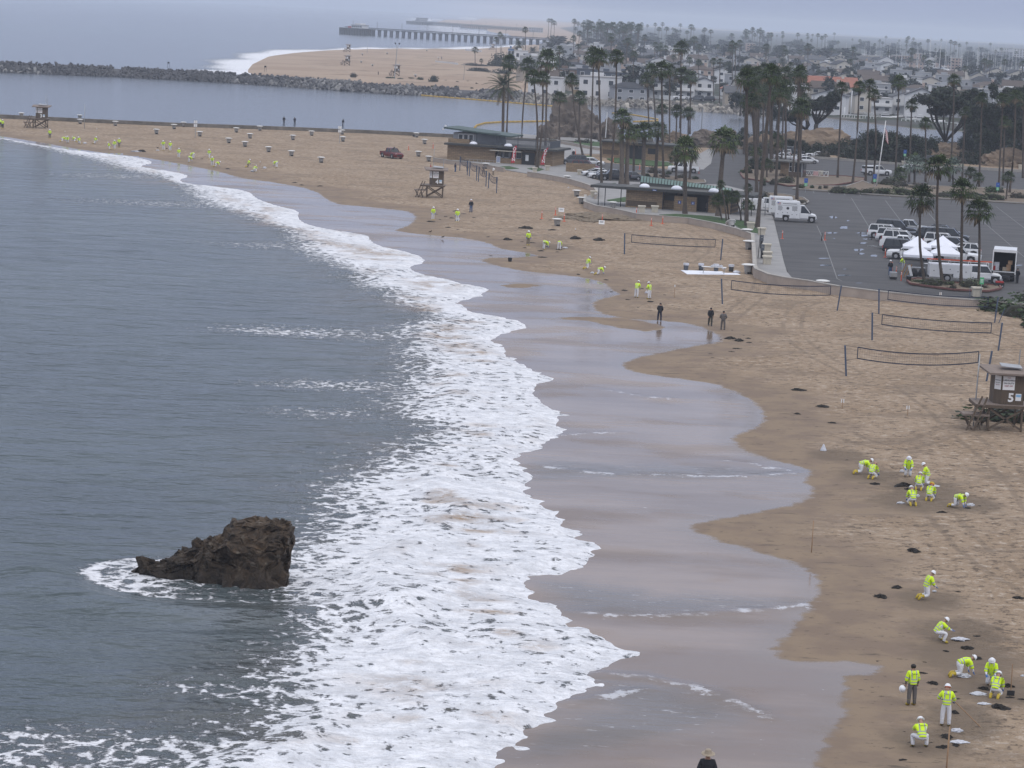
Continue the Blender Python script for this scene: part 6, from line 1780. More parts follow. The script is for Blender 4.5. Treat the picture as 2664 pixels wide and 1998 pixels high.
# ================================================================ beach buildings
def frame(a,b,name,label,z=.68):
 A = P(*a,z); B = P(*b,z)
 o = thing(name,label,'building',A,math.atan2(B.y - A.y,B.x - A.x))
 return o,(B - A).length
def dome(o,x,y,z,r=.75):
 MB().lathe([(r,0),(r * .95,r * .22),(r * .7,r * .5),(r * .3,r * .64),(0,r * .66)],14).build('skylight',M['canvas'],o,True).location = (x,y,z)
o,Ls = frame((1162.7,415),(1436,433),'snack_bar','two-level tan block snack bar with a slatted dark roof screen and OPEN flags')
B0(0,0,-.6,9.2,8.5,2.75).build('wall',M['block'],o)
B0(14.2,0.02,-.6,16.8,8.5,2.75).build('wall',M['tower'],o)
B0(16.8,0.3,-.6,Ls,8.5,2.75).build('wall',M['block'],o)
B0(9.2,1.4,-.6,14.2,8.5,2.75).build('wall',M['tower'],o)
B0(9.25,0.0,-.6,14.2,.2,.95).build('counter_wall',M['block'],o)
for i in range(4):
 w_ = B0(9.4 + i * 1.18,.9,.95,9.4 + i * 1.18 + 1.05,1.0,2.2).build('window',M['white'],o)
 B0(9.48 + i * 1.18,.87,1.05,9.38 + i * 1.18 + 1.0,.9,2.1).build('pane',M['pane'],w_)
B0(8.4,-1.0,2.22,14.4,.9,2.38).build('awning',M['cream'],o)
B0(9.5,-.12,.0,10.25,-.06,1.25).build('menu_board',M['white'],o)
mb_ = MB()
for i in range(6): mb_.b0(9.6,-.14,.2 + i * .16,10.15,-.121,.27 + i * .16)
mb_.build('lettering',M['blue'],o)
B0(12.0,.3,.3,12.5,.36,1.4).build('menu_board',M['dark'],o)
B0(14.35,-.02,-.2,16.7,.01,2.2).build('shutter_opening',M['dark'],o)
B0(15.0,-.06,.7,15.6,-.03,1.8).build('poster',M['white'],o)
B0(-.35,-1.1,2.76,Ls + 1.1,9,3.1).build('lower_roof',M['fascia'],o)
B0(-.2,-.95,3.1,Ls + .9,8.8,3.14).build('roof_gravel',M['gravel'],o)
dome(o,5.0,-.1,3.14); dome(o,11.6,.1,3.14,.8)
B0(.6,1.4,3.14,8.8,8.3,5.0).build('upper_wall',M['hgrey'],o)
B0(-.1,.6,3.1,4.0,1.2,3.9).build('upper_parapet',M['block'],o)
for i,x in enumerate((1.6,2.6,3.6)):
 w_ = B0(x,1.34,3.7,x + .9,1.4,4.8).build('window',M['white'],o)
 B0(x + .1,1.31,3.8,x + .8,1.34,4.7).build('pane',M['pane'],w_)
ur = MB(); ur.addf([(-.9,.1,5.65),(12.0,.1,4.75),(12.0,8.6,4.75),(-.9,8.6,5.65),(-.9,.1,5.95),(12.0,.1,5.0),(12.0,8.6,5.0),(-.9,8.6,5.95)],[(3,2,1,0),(4,5,6,7),(0,1,5,4),(1,2,6,5),(2,3,7,6),(3,0,4,7)])
ur.build('upper_roof',mat('teal_fascia',(.045,.075,.07),.6),o)
sl = M['slat'] = mat('slat_grey',(.075,.085,.10),.7,.15,1)
for i in range(11):
 z = 3.22 + i * .2
 x0_ = 5.2; x1_ = 19.2 if i < 7 else 10.5 - (i - 7) * .2
 B0(x0_,-.05 + .6,z,x1_,.6,z + .125).build('slat',sl,o)
for x in (5.3,9.6,13.2,16.6,19.1): B0(x,.61,3.14,x + .1,.7,5.0 if x < 11 else 5.2).build('screen_post',M['dark'],o)
B0(19.3,.6,3.14,19.36,8,4.4).build('side_screen',sl,o)
BX((-.6,.2,6.15),(.25,.25,.3)).build('camera_housing',M['white'],o); BX((-1.0,.2,5.55),(.22,.22,.3)).build('camera_housing',M['white'],o)
rl = MB()
for x in range(0,9): rl.bar((4.2 + x * .75,-1.9,-.6),(4.2 + x * .75,-1.9,.45),.05)
for z in (.45,.0): rl.bar((4.2,-1.9,z),(10.2,-1.9,z),.05)
rl.build('handrail',M['steel'],o)
M_s = o.matrix_world.copy()
def flag(px_,py_,label,tilt):
 f = thing('feather_flag',label,'flag',P(px_,py_,.68),0,'tall red OPEN flags')
 MB().tube([(0,0,0),(.05,0,1.5),(.25 + tilt,0,3.9)],[.03,.025,.015],6).build('pole',M['steel'],f)
 out = [(-.25,.55),(.45,.65),(.55,2.0),(.68 + tilt * .5,3.4),(.65 + tilt,3.75),(.35 + tilt,3.6),(.08 + tilt * .6,3.1),(-.05,2.0)]
 bn = MB(); vs = [(x,-.03,z) for x,z in out] + [(x,.01,z) for x,z in out]; n = len(out)
 bn.addf(vs,[tuple(range(n)),tuple(range(2 * n - 1,n - 1,-1))] + [(i,n + i,n + (i + 1) % n,(i + 1) % n) for i in range(n)])
 b_ = bn.build('banner',M['signr'],f)
 for i,ch in enumerate('OPEN'):
  t_ = .88 - i * .24
  text(ch,.78,M['white'],b_,(.19 + (tilt * .62 + .14) * (t_),-.045,.75 + t_ * 2.65),bold=.02)
 return f
flag(1332,432,'left red feather flag reading OPEN before the snack bar',0)
flag(1409,437,'right red feather flag reading OPEN, leaning, before the snack bar',.45)
# restrooms
o,Ls = frame((1627,538),(1907,558),'restroom_building','long low tan block restroom building with a green clerestory on a dark flat roof')
print('restroom length',Ls)
B0(0,0,-.3,5.5,6,2.6).build('wall',M['block'],o)
B0(.15,-.03,.2,4.7,0,1.0).build('dark_band',M['tower'],o)
B0(5.5,1.2,-.3,7.5,6,2.6).build('wall',M['block'],o)
B0(5.55,1.12,1.3,7.45,1.2,2.6).build('dark_screen',M['dark'],o)
B0(7.4,-.5,-.3,10.7,.0,2.15).build('entrance_screen',M['block'],o)
B0(10.9,1.2,-.3,12.3,6,2.6).build('doorway',M['dark'],o)
B0(12.3,.2,-.3,15.6,6,2.6).build('wall',M['block'],o)
B0(7.5,3,-.3,10.9,6,2.6).build('wall',M['dark'],o)
for x in (5.55,12.2): B0(x,-.06,-.3,x + .1,.04,2.6).build('downpipe',M['dark'],o)
for x,s_ in ((8.0,'m'),(10.0,'w')):
 b_ = B0(x,-.56,1.05,x + .42,-.5,1.47).build('restroom_sign',M['blue'],o)
 MB().lathe([(.05,0),(.05,.05)],8,(x + .21,-.58,1.33)).build('pictogram',M['white'],b_)
 B0(x + .15,-.575,1.12,x + .27,-.561,1.32).build('pictogram',M['white'],b_)
B0(-.5,-1.1,2.6,19.2,6.8,2.98).build('roof_slab',M['fascia'],o)
B0(-.4,-1.0,2.98,16.0,6.7,3.02).build('roof_gravel',M['gravel'],o)
for x in (4.2,14.6): B0(x,-1.13,2.7,x + .62,-1.1,2.88).build('name_sign',M['blue'],o); B0(x + .08,-1.145,2.75,x + .54,-1.131,2.82).build('lettering',M['white'],o)
dome(o,2.6,.5,3.02,.8); dome(o,7.4,.6,3.02,.85); dome(o,12.9,.8,3.02,.8)
cl_ = MB(); cl_.addf([(1.2,3.2,3.02),(14.9,3.2,3.02),(14.9,3.9,3.5),(1.2,3.6,4.55),(1.2,5.6,3.02),(14.9,5.6,3.02)],[(0,1,2,3),(3,2,5,4),(0,3,4),(1,5,2)])
cl_.build('clerestory',M['fascia'],o)
n = 30
for i in range(n):
 t0,t1 = i / n,(i + 1) / n
 f0 = lambda t,u: Vector((1.2 + 13.7 * t,3.2 + (.4 + .3 * t) * u,3.02 + (1.53 - 1.05 * t) * u)) + Vector((0,-.02,.01))
 w_ = MB().addf([f0(t0 + .004,.34),f0(t1 - .004,.34),f0(t1 - .004,.95),f0(t0 + .004,.95)],[(0,1,2,3)])
 g_ = MB(); g_.addf([f0(t0 + .004,.34),f0(t1 - .004,.34),f0(t1 - .004,.95),f0(t0 + .004,.95)] + [f0(t0 + .004,.34) + Vector((0,.03,-.02)),f0(t1 - .004,.34) + Vector((0,.03,-.02))],[(0,1,2,3),(0,4,5,1)])
 g_.build('glass_panel',M['copper'],o)
for x in (-4.0,-3.0,-.6): BR((x,-.6,-.3),(x,-.6,2.6),.1).build('post',M['dark'],o)
B0(-5.2,-1.0,2.6,-.5,5,2.95).build('canopy',M['fascia'],o)
for x in (15.9,17.4,18.9): BR((x,-.6,-.3),(x,-.6,2.6),.1).build('post',M['dark'],o)
# rear building behind the thick palms
o,Ls = frame((1564,408),(1752,421),'beach_building','tan block building with dark flat roof behind the thick-trunked palms')
B0(0,0,-.3,Ls,6,3.0).build('wall',M['block'],o)
B0(.3,-.03,.6,3.6,0,1.5).build('dark_band',M['tower'],o)
B0(5.6,-.04,-.3,8.4,.0,2.7).build('doorway',M['dark'],o)
B0(9.6,-.04,1.2,11.2,.0,2.3).build('vent_panel',M['dark'],o)
B0(-.6,-1.0,3.0,Ls + .8,6.6,3.3).build('roof_slab',M['fascia'],o)
B0(5.5,1.5,3.3,9,5,3.9).build('roof_box',M['gravel'],o)
# toll booth
o,Ls = frame((2029,459),(2088,463),'toll_booth','small block toll booth with a wide flat roof and steel windows')
B0(0,0,-.3,1.6,3,2.7).build('wall',M['block'],o)
B0(1.6,0,-.3,Ls,3,1.0).build('wall',M['tower'],o)
B0(1.6,.3,1.0,Ls,2.8,2.7).build('booth_glass',M['pane'],o)
for x in (1.6,2.1,2.6,3.9): B0(x,-.03,1.0,x + .07,.03,2.7).build('mullion',M['white'],o)
for z in (1.0,1.9): B0(1.6,-.035,z,2.7,.025,z + .07).build('transom',M['white'],o)
B0(Ls - .22,-.3,-.2,Ls - .05,-.1,2.7).build('post',M['steel'],o)
B0(-2.1,-1.2,2.7,Ls + 1.3,4,2.95).build('roof_slab',M['gravel'],o)
# truss gate
a_ = P(2089,458,.7); b_ = P(2154,461,.7)
o = thing('barrier_gate','white truss barrier gate with a small red and white sign','gate',a_,math.atan2(b_.y - a_.y,b_.x - a_.x))
Lg = (b_ - a_).length
for z in (.15,1.05): BR((0,0,z),(Lg,0,z - .02 * z),.07).build('rail',M['white'],o)
for i in range(6):
 x = Lg * i / 6
 BR((x,0,.15),(x + Lg / 12,0,1.0),.05).build('strut',M['white'],o); BR((x + Lg / 12,0,1.0),(x + Lg / 6,0,.15),.05).build('strut',M['white'],o)
for x in (0,Lg): BR((x,0,-.1),(x,0,1.15),.1).build('post',M['white'],o)
s_ = B0(Lg * .4,-.06,.2,Lg * .6,-.04,1.0).build('sign_panel',mat('pink_sign',(.55,.35,.35)),o)
# sign boards on poles: blue over green
def psign(px_,py_,label,h=2.2,blue=True,z=.7):
 o = thing('parking_sign',label,'sign',P(px_,py_,z),0,'parking signs on thin poles')
 MB().tube([(0,0,-.1),(0,0,h)],.035,6).build('pole',M['steel'],o)
 if blue:
  b_ = BX((0,-.05,h - .25),(.6,.03,.75)).build('blue_panel',M['blue'],o)
  MB().lathe([(.13,0),(.13,.01)],10).build('emblem',M['white'],b_).location = (0,-.075,h - .2)
  b_.name = 'blue_panel'
  b2_ = BX((0,-.05,h - .92),(.5,.03,.5)).build('green_panel',M['green'],o)
 else:
  b2_ = BX((0,-.05,h - .3),(.42,.03,.72)).build('green_panel',M['green'],o)
 t = MB()
 for i in range(3): t.box((0,-.068,(h - .92 if blue else h - .3) + (i - 1) * .13),(.3,.006,.05))
 t.build('lettering',M['white'],b2_)
 return o
psign(2095,500,'blue and green parking sign in front of the toll booth')
psign(2273,501,'blue and green parking sign at the foot of the flagpole',3.0)
psign(2593,520,'blue and green parking sign at the right palm row',2.8)
psign(2352,432,'blue and green parking sign before the dark bushes',3.2)
psign(2551,772,'green parking sign in front of the palm bed',2.0,False)
q_ = P(2280,484,.8)
o = thing('flagpole','tall white flagpole with a striped flag at half height','flagpole',q_)
MB().tube([(0,0,0),(.85,0,11.6)],[.12,.06],8).build('pole',M['white'],o,True)
fl = MB()
nx,nz = 6,13
for j in range(nz):
 fl.mi = 0 if j % 2 == 0 else 1
 zt = 10.3 - j * .17
 for i in range(nx):
  f_ = lambda u,z: (.78 + u * .52 + (10.3 - z) * .14,math.sin(u * 5 + z) * .12 - .1,z - u * .7)
  fl.addf([f_(i / nx,zt),f_((i + 1) / nx,zt),f_((i + 1) / nx,zt - .17),f_(i / nx,zt - .17)],[(0,1,2,3)])
fg = fl.build('flag',[M['redc'],M['white']],o)
# pay stations and poles on the sidewalk
for x,y,lab in ((1980,646,'rear pay station of two on the sidewalk'),(1982,672,'front pay station of two on the sidewalk')):
 o = thing('pay_station',lab,'pay station',P(x,y,.7))
 B0(-.16,-.14,0,.16,.14,.9).build('pedestal',M['dark'],o)
 B0(-.22,-.2,.9,.22,.18,1.65).build('cabinet',M['grayb'],o)
 MB().lathe([(.1,0),(.1,.02)],10).build('screen',M['white'],o).location = (0,-.2,1.35)
pole(P(1972,671,.7),3.6,.045,M['dark'],'dark thin pole beside the two pay stations',lean=(.1,0))
pole(P(1990,561,.7),2.6,.07,M['steel'],'grey post between service truck and sidewalk')
pole(P(1968,578,.7),3.4,.05,M['steel'],'thin pole at the head of the sidewalk')
# ================================================================ cars
for kind,col,(x,y,z_),rz,lab,k in (
 ('pickup','vsilver',(1105,830,Z7),-14,'silver pickup, topmost vehicle of the near row',{}),
 ('suv','vblack',(990,850,Z7),-14,'black long suv behind the white ones',dict(sc=1.12)),
 ('suv','vwhite',(905,880,Z7),-14,'white suv with dark rear windows, top left of the near row',{}),
 ('suv','vwhite',(985,915,Z7),-14,'white suv with an open tailgate side, second from the top left',{}),
 ('suv','vwhite',(1050,945,Z7),-13,'white suv with roof rails right above the tents',dict(sc=1.03)),
 ('pickup','vwhite',(1050,990,Z7),-12,'white pickup with its tail out, left of the tents',{}),
 ('suv','vblack',(1060,1030,Z7),-12,'black suv with a lit-red tail lamp left of the tents',{}),
 ('pickup','vwhite',(1130,1082,Z7),168,'white pickup facing left, its bonnet peeking from under the tent',{}),
 ('pickup','vblack',(1280,905,Z7),166,'black pickup in the middle of the two rows',{}),
 ('crossover','vgrey',(1450,870,Z7),-14,'grey crossover at the back of the right row',{}),
 ('crossover','vwhite',(1400,890,Z7),-14,'white crossover beside the black pickup',{}),
 ('suv','vblack',(1500,915,Z7),-14,'black suv at the upper end of the right row',{}),
 ('suv','vwhite',(1440,965,Z7),-13,'white suv with roof rails behind the right tent',{}),
 ('crossover','vwhite',(1585,990,Z7),-13,'white crossover, nose out at the right row end',{}),
 ('suv','vblack',(1530,1010,Z7),-13,'dark suv with a black roof rack just above the right tent',{}),
 ('crossover','vwhite',(1620,1045,Z7),167,'white crossover turned tail-right in the right row',{}),
 ('pickup','vwhite',(1560,1105,Z7),-12,'white pickup nosing out right of the tents',dict(sc=1.05)),
 ('pickup','vred',(400,335,ZA),0,'x',{}),
 ('hatch','vwhite',(1680,550,Z5),190,'white hatchback, left one parked by the promenade',{}),
 ('sedan','vwhite',(1740,570,Z5),192,'white saloon, right of the white hatchback by the promenade',{}),
 ('pickup','vblack',(1850,585,Z5),192,'black pickup behind the thick palms',{}),
 ('sedan','vgrey',(1990,580,Z5),190,'grey car behind the thick palms',{}),
 ('suv','vred',(1600,500,Z5),-8,'dark red car half hidden behind a block wall',{}),
 ('sedan','vwhite',(1660,450,Z5),-8,'pale beige saloon behind the dark red car',{}),
 ('suv','vgrey',(1490,445,Z5),185,'dark car at the left end of the small car park',{}),
 ('pickup','vwhite',(940,350,Z6),176,'white pickup with a roof light on the access road',{}),
 ('pickup','vwhite',(805,278,Z7),20,'white pickup with a camper shell in the upper car park',dict(cap=1)),
 ('coupe','vwhite',(230,108,Z7),172,'white convertible parked at the far curb',{}),
 ('sedan','vwhite',(140,165,Z7),12,'white saloon right of the toll booth',{}),
 ('suv','vblack',(835,1012,ZB),0,'black suv at the far left end of the upper car park',{}),
 ('sedan','vsilver',(780,1020,ZB),80,'silver saloon in front of the black suv at the far end',{}),
 ('sedan','vwhite',(760,1060,ZB),0,'white car behind the roof of the toll booth',{}),
 ('suv','vblack',(1310,170,Z7),80,'dark suv behind the silvery palm',{}),
 ('sedan','vwhite',(1140,245,Z7),10,'white car peeking out behind the silvery palm',{}),
 ('sedan','vwhite',(2165,235,ZM(1540,360,3.95)),10,'white car right of the booth, cut by its roof post',{}),
):
 if lab == 'x': continue
 pos = z_(x,y,.62)
 place_car(kind,col,pos,rz,lab,k.get('cap'),sc=k.get('sc',1.0))
place_car('pickup','vred',P(1019,411),-58,'red beach patrol pickup standing on the sand',cat='pickup truck')
o = MB().tube([(.4,-.8,1.95),(.4,.8,1.95)],.12,6).build('light_bar',M['dark']); o.location = P(1019,411); tag(o,'dark light bar on the red beach pickup roof','light bar')
Zv = Z6
service_truck('service_truck','white service van with lockers, flag print and lettering, front one beside the sidewalk',Zv(2100,855,.62),-4,3.5,2.75,van=True)
service_truck('service_truck','second white service van, hidden behind the front one',Zv(2030,800,.62),-4,3.4,2.7,van=True,words=False)
service_truck('service_truck','white utility pickup with locker boxes left of the vans',Zv(1770,745,.62),-3,2.9,1.75)
service_truck('service_truck','large white utility truck with drawers and a ladder rack behind the palms',Z7(1560,1290,.62),-3,4.6,1.95,ladder=True)
# box truck seen from behind
bp = Z7(2010,1290,.62)
o = thing('box_truck','white box truck seen from behind with an open dark load bay','truck',bp,rad(78))
w = 1.28; H0,H1 = 1.15,3.5; Lb = 4.6
bx = MB()
bx.b0(0,-w,H0,Lb,-w + .07,H1); bx.b0(0,w - .07,H0,Lb,w,H1); bx.b0(0,-w,H1,Lb,w,H1 + .08); bx.b0(0,-w + .07,H0 - .1,Lb,w - .07,H0); bx.b0(Lb - .07,-w + .07,H0,Lb,w - .07,H1)
bx.build('cargo_box',M['vwhite'],o)
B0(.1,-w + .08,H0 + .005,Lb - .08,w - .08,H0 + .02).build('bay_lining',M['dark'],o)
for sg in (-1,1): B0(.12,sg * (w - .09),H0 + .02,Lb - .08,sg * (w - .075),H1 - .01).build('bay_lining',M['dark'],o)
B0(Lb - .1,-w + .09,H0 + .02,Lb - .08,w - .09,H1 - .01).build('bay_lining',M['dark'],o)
B0(-.02,-w,H1 - .2,.05,w,H1 + .1).build('rear_header',M['white'],o)
for sg in (-1,1): B0(-.03,sg * w - .06,H0 - .3,.05,sg * w + .06,H1).build('rear_post',M['white'],o)
B0(-.5,-w + .1,H0 - .42,Lb - .3,w - .1,H0 - .12).build('chassis',M['dark'],o)
B0(-.7,-w + .15,.42,-.45,w - .15,.58).build('rear_bumper',M['dark'],o)
for sg in (-1,1): wheel(o,.9,sg * 1.0,.48,.5); wheel(o,Lb + 1.0,sg * 1.0,.48)
cab(o,Lb + .15,1.1,2.3,'vwhite',1.6,.8,.46,1.4)
for x,y,z,dx,dz,m__,lab in ((.5,-.75,H0,.5,.7,'wood','brown carton stacked high at the right of the truck bay'),(.45,-.3,H0,.45,.4,'tan','brown carton low in the middle of the truck bay'),(.6,.55,H0,.6,.9,'bag','clear plastic heap in the truck bay'),(.5,.95,H0,.25,.5,'redc','red can at the left of the truck bay'),(.55,-.9,H0 + .72,.5,.45,'wood','upper carton in the truck bay')):
 b = B0(0,0,0,dx,dx,dz).build('carton' if m__ in ('wood','tan') else 'cargo',M[m__]); b.rotation_euler = (0,0,rad(78))
 b.location = bp + Matrix.Rotation(rad(78),3,'Z') @ Vector((x,y,z + .03)); tag(b,lab,'cargo')
# ---- tents
def tent(px_,py_,label,s=3.05,rz=0):
 o = thing('canopy_tent',label,'tent',Z7(px_,py_,.62),rad(rz),'white pop-up tents in the car park')
 h = s / 2; n = 8; vs = [];
 for i in range(n + 1):
  for j in range(n + 1):
   u,v = 2 * i / n - 1,2 * j / n - 1
   r_ = max(abs(u),abs(v)); z = 2.25 + 1.25 * (1 - r_) ** .9 * .95 - .10 * math.sin(math.pi * r_)
   z -= .10 * (1 - abs(abs(u) - abs(v))) * 0
   vs.append((u * h,v * h,z))
 fs = [(i * (n + 1) + j,(i + 1) * (n + 1) + j,(i + 1) * (n + 1) + j + 1,i * (n + 1) + j + 1) for i in range(n) for j in range(n)]
 a = MB(); a.addf(vs,fs); a.build('canopy',M['canvas'],o)
 for x0,y0,x1,y1 in ((-h,-h,h,-h),(h,-h,h,h),(h,h,-h,h),(-h,h,-h,-h)):
  BX(((x0 + x1) / 2,(y0 + y1) / 2,2.13),(abs(x1 - x0) + .02 if x1 != x0 else .03,abs(y1 - y0) + .02 if y1 != y0 else .03,.28)).build('valance',M['canvas'],o)
 for x in (-h + .05,h - .05):
  for y in (-h + .05,h - .05): BR((x,y,0),(x,y,2.25),.05).build('leg',M['steel'],o)
 return o
tent(1190,1215,'nearest left white tent with a pointed roof',3.3,-8)
tent(1180,1130,'rear left white tent behind the nearest one',3.3,-8)
tent(1450,1200,'front right white tent behind the tall palm trunk',3.3,-8)
tent(1420,1120,'rear right white tent with the highest peak',3.3,-8)
# things under the tents
for x,y,w_,d_,h_,m__,nm,lab in ((1190,1215,1.8,.7,.74,'white','folding_table','white table under the nearest tent'),(1330,1180,1.8,.7,.74,'white','folding_table','white table between the tents'),):
 o = thing(nm,lab,'table',Z7(x,y,.62))
 B0(-w_ / 2,-d_ / 2,h_ - .04,w_ / 2,d_ / 2,h_).build('tabletop',M['white'],o)
 for sx__ in (-1,1):
  for sy__ in (-1,1): BR((sx__ * w_ * .44,sy__ * d_ * .4,0),(sx__ * w_ * .44,sy__ * d_ * .4,h_ - .04),.035).build('leg',M['steel'],o)
o = thing('pet_crate','grey pet crate with dark base by the orange posts','crate',Z7(963,1268,.62))
B0(-.38,-.4,.06,.38,.4,.3).build('base',M['dark'],o); B0(-.4,-.42,.3,.4,.42,.8).build('shell',M['steel'],o); B0(-.3,-.44,.3,.3,-.42,.72).build('door',M['bin'],o)
o = thing('waste_bin','dark round bin beside the kerb of the palm bed','bin',Z7(1112,1295,.62)); MB().lathe([(.24,0),(.3,.6),(.32,.66),(.3,.7)],12).build('drum',M['dark'],o,True); MB().lathe([(.33,.6),(.34,.68),(.2,.72)],12).build('rim',M['grayb'],o)
o = thing('trestle','leaning wooden boards beside the nearest tent','trestle',Z7(1085,1250,.62))
for dx in (-.25,.1,.4): BR((dx - .35,0,0),(dx + .2,.1,1.5),.06,.14).build('board',M['wood'],o)
BR((.25,-.1,1.4),(.6,-.3,.2),.05,.3).build('white_panel',M['white'],o)
for x,lab in ((1160,'dark seated figure-like bundle under the nearest tent'),(1240,'black bag heap under the nearest tent')):
 b = MB().lathe([(.45,0),(.5,.4),(.3,.8),(.1,.9)],9).build('supply_bag',M['black']); b.location = Z7(x,1240,.62); tag(b,lab,'supply bag')
o = thing('generator','small black generator with a red top behind the utility truck','generator',Z7(1975,1345,.62))
B0(-.5,-.3,.1,.5,.3,.5).build('housing',M['dark'],o); B0(-.42,-.25,.5,.42,.25,.68).build('tank',M['redc'],o)
for i in range(2): wheel(o,-.3 + .6 * i,-.33,.14,.08)
# block wall by the small car park
o = B0(-2.6,0,-.2,2.6,.4,1.6).build('block_wall',M['block']); o.location = Z5(1555,515,.62); tag(o,'short tan block wall screening the red car','wall')
# ================================================================ rocks of the breakwater and the harbour bank
def rockbank(name,label,line_,zb,width,rise,n_parts,size,rocks,seed,topz=None,total=None):
 r_ = random.Random(seed)
 q_ = [Vector((*PZ(x,y,0.0),0)) for x,y in line_]
 ls = [0]
 for i in range(len(q_) - 1): ls.append(ls[-1] + (q_[i + 1] - q_[i]).length)
 T = ls[-1]
 o = thing(name,label,'breakwater' if 'break' in name else 'rock bank',q_[0])
 rows = int(width / (size * .62)); cols = int(T / (size * .80))
 items = []
 for j in range(rows + 1):
  for i in range(cols):
   s = (i + r_.random()) / cols * T; k_ = 0
   while k_ < len(ls) - 2 and ls[k_ + 1] < s: k_ += 1
   t_ = (s - ls[k_]) / max(ls[k_ + 1] - ls[k_],.01)
   a = q_[k_].lerp(q_[k_ + 1],t_); d = (q_[k_ + 1] - q_[k_]).normalized(); nn = Vector((-d.y,d.x,0))
   if nn.y < 0: nn = -nn
   u = (j + r_.uniform(-.3,.3)) / rows
   z = rise * (1 - (1 - min(max(u,0),1)) ** 1.5) + r_.uniform(-.25,.25) - .2
   items.append((a + nn * u * width + Vector((0,0,z)),size * r_.choice((.7,.85,1,1,1.2,1.45))))
 items.sort(key=lambda t: t[0].y - t[1] * 8)
 stuff = MB()
 for i,(p_,s) in enumerate(items):
  me = rocks[r_.randrange(len(rocks))]
  rot = Euler((r_.uniform(0,6),r_.uniform(0,6),r_.uniform(0,6)))
  if i < n_parts:
   c_ = link('boulder',me,o); c_.location = p_ - q_[0]; c_.rotation_euler = rot; c_.scale = (s * 1.15,s,s)
  else:
   M4 = Matrix.Translation(p_ - q_[0]) @ rot.to_matrix().to_4x4() @ Matrix.Diagonal((s * 1.15,s,s,1))
   stuff.addf([M4 @ v.co for v in me.vertices],[tuple(f.vertices) for f in me.polygons])
 # core so that no water shows between the rocks
 core = MB(); vs = []
 for i,a in enumerate(q_):
  d = (q_[min(i + 1,len(q_) - 1)] - q_[max(i - 1,0)]).normalized(); nn = Vector((-d.y,d.x,0)); nn = nn if nn.y > 0 else -nn
  b = a - q_[0]
  vs += [b + nn * .4 + Vector((0,0,-1)),b + nn * width * .45 + Vector((0,0,rise * .55)),b + nn * width * .75 + Vector((0,0,rise * .8)),b + nn * (width + 1.5) + Vector((0,0,rise * .8)),b + nn * (width * 1.6 + 2) + Vector((0,0,-1))]
 fs = [(i * 5 + j,(i + 1) * 5 + j,(i + 1) * 5 + j + 1,i * 5 + j + 1) for i in range(len(q_) - 1) for j in range(4)]
 core.addf(vs,fs); core.build('rubble_core',rocks[0].materials[0],o)
 if stuff.v: tag(stuff.build('smaller_rubble',rocks[0].materials[0],o),kind='stuff')
 return o
rockbank('breakwater','long grey rock breakwater crossing the left background',[(-140,179),(0,188),(150,194),(300,200),(450,208),(600,216),(750,226),(900,238)],0,7.5,3.1,300,1.4,ROCKS,1)
rockbank('rock_bank','grey riprap bank from the yellow boom to the big date palm',[(900,238),(1048,247),(1130,250),(1204,253),(1277,259),(1340,264)],0,8.5,2.6,300,1.4,ROCKS,2)
rockbank('rock_bank','pale riprap bank below the houses behind the tall palms',[(1340,264),(1445,270),(1565,275),(1686,283),(1806,289),(1927,298),(1990,302)],0,7.0,2.2,300,1.6,ROCKL[1:],3)
# ================================================================ headland rocks and bluffs
def mound(px_,py_,wpx,h,m_,seed,label,deep=.8,nm='rocky_outcrop',cat='rock',rough=.4,z=0,sub=5,craggy=1.0,hz=0):
 pos = P(px_,py_,.3); rx_ = wpx * mpp(pos) / 2
 me = hillmesh(nm,m_,rx_ * .88,rx_ * deep,h * .85,seed,rough=rough,sub=sub,craggy=craggy)
 o = link(nm,me); o.location = pos + Vector((0,rx_ * deep * .8,-.4 + z)); tag(o,label,cat)
 return o
mound(1490,362,172,9.8,M['rock_brown'],3,'massive craggy brown rock behind the tall palms at the channel',.75,rough=.42)
mound(1425,366,60,4.4,M['rock_brown'],5,'smaller rock shoulder at the left foot of the massive rock',.7)
mound(1585,362,70,5.5,M['rock_brown'],9,'rock shoulder at the right foot of the massive rock',.7)
mound(1758,372,90,2.9,M['cliff'],6,'low sandy rock right of the massive rock',.6)
mound(1862,384,150,4.8,M['rock_brown'],7,'brown craggy mound at the head of the access road',.55)
mound(1985,396,130,4.3,M['cliff'],8,'eroded sandstone bluff left of the leaning pine',.5)
mound(2125,398,230,6.2,M['cliff'],12,'broad pale sandstone bluff behind the upper car park',.5,rough=.3)
mound(2470,418,190,4.6,M['cliff'],13,'pale sandstone ledge under the umbrella pine',.5,rough=.3)
mound(2640,440,180,5.0,M['cliff'],14,'sandstone bank at the right edge under dark trees',.5)
# ================================================================ shrubs, trees
LB = {}
def leafy(kind,i):
 key = (kind,i)
 if key not in LB:
  if kind == 'dark': LB[key] = leafball('crown',M['leaf'],1500,1,1,.8,.10,100 + i,11)
  if kind == 'green': LB[key] = leafball('crown',M['leafg'],1300,1,1,.8,.10,120 + i,10)
  if kind == 'shrub': LB[key] = leafball('foliage',M['leafy'],420,1,1,.75,.11,140 + i,7,flatb=True)
  if kind == 'shrubg': LB[key] = leafball('foliage',M['leafg'],420,1,1,.75,.11,150 + i,7,flatb=True)
  if kind == 'shrubb': LB[key] = leafball('foliage',M['leafb'],420,1,1,.75,.11,160 + i,7,flatb=True)
  if kind == 'shrubd': LB[key] = leafball('foliage',M['leaf'],1000,1.15,1,1.0,.11,170 + i,13,flatb=True)
  if kind == 'pine': LB[key] = leafball('crown',M['leaf'],1500,1,1,.8,.12,180 + i,8)
  if kind == 'far': LB[key] = leafball('crown',M['leaf'],240,1,1,.8,.22,190 + i,7)
 return LB[key]
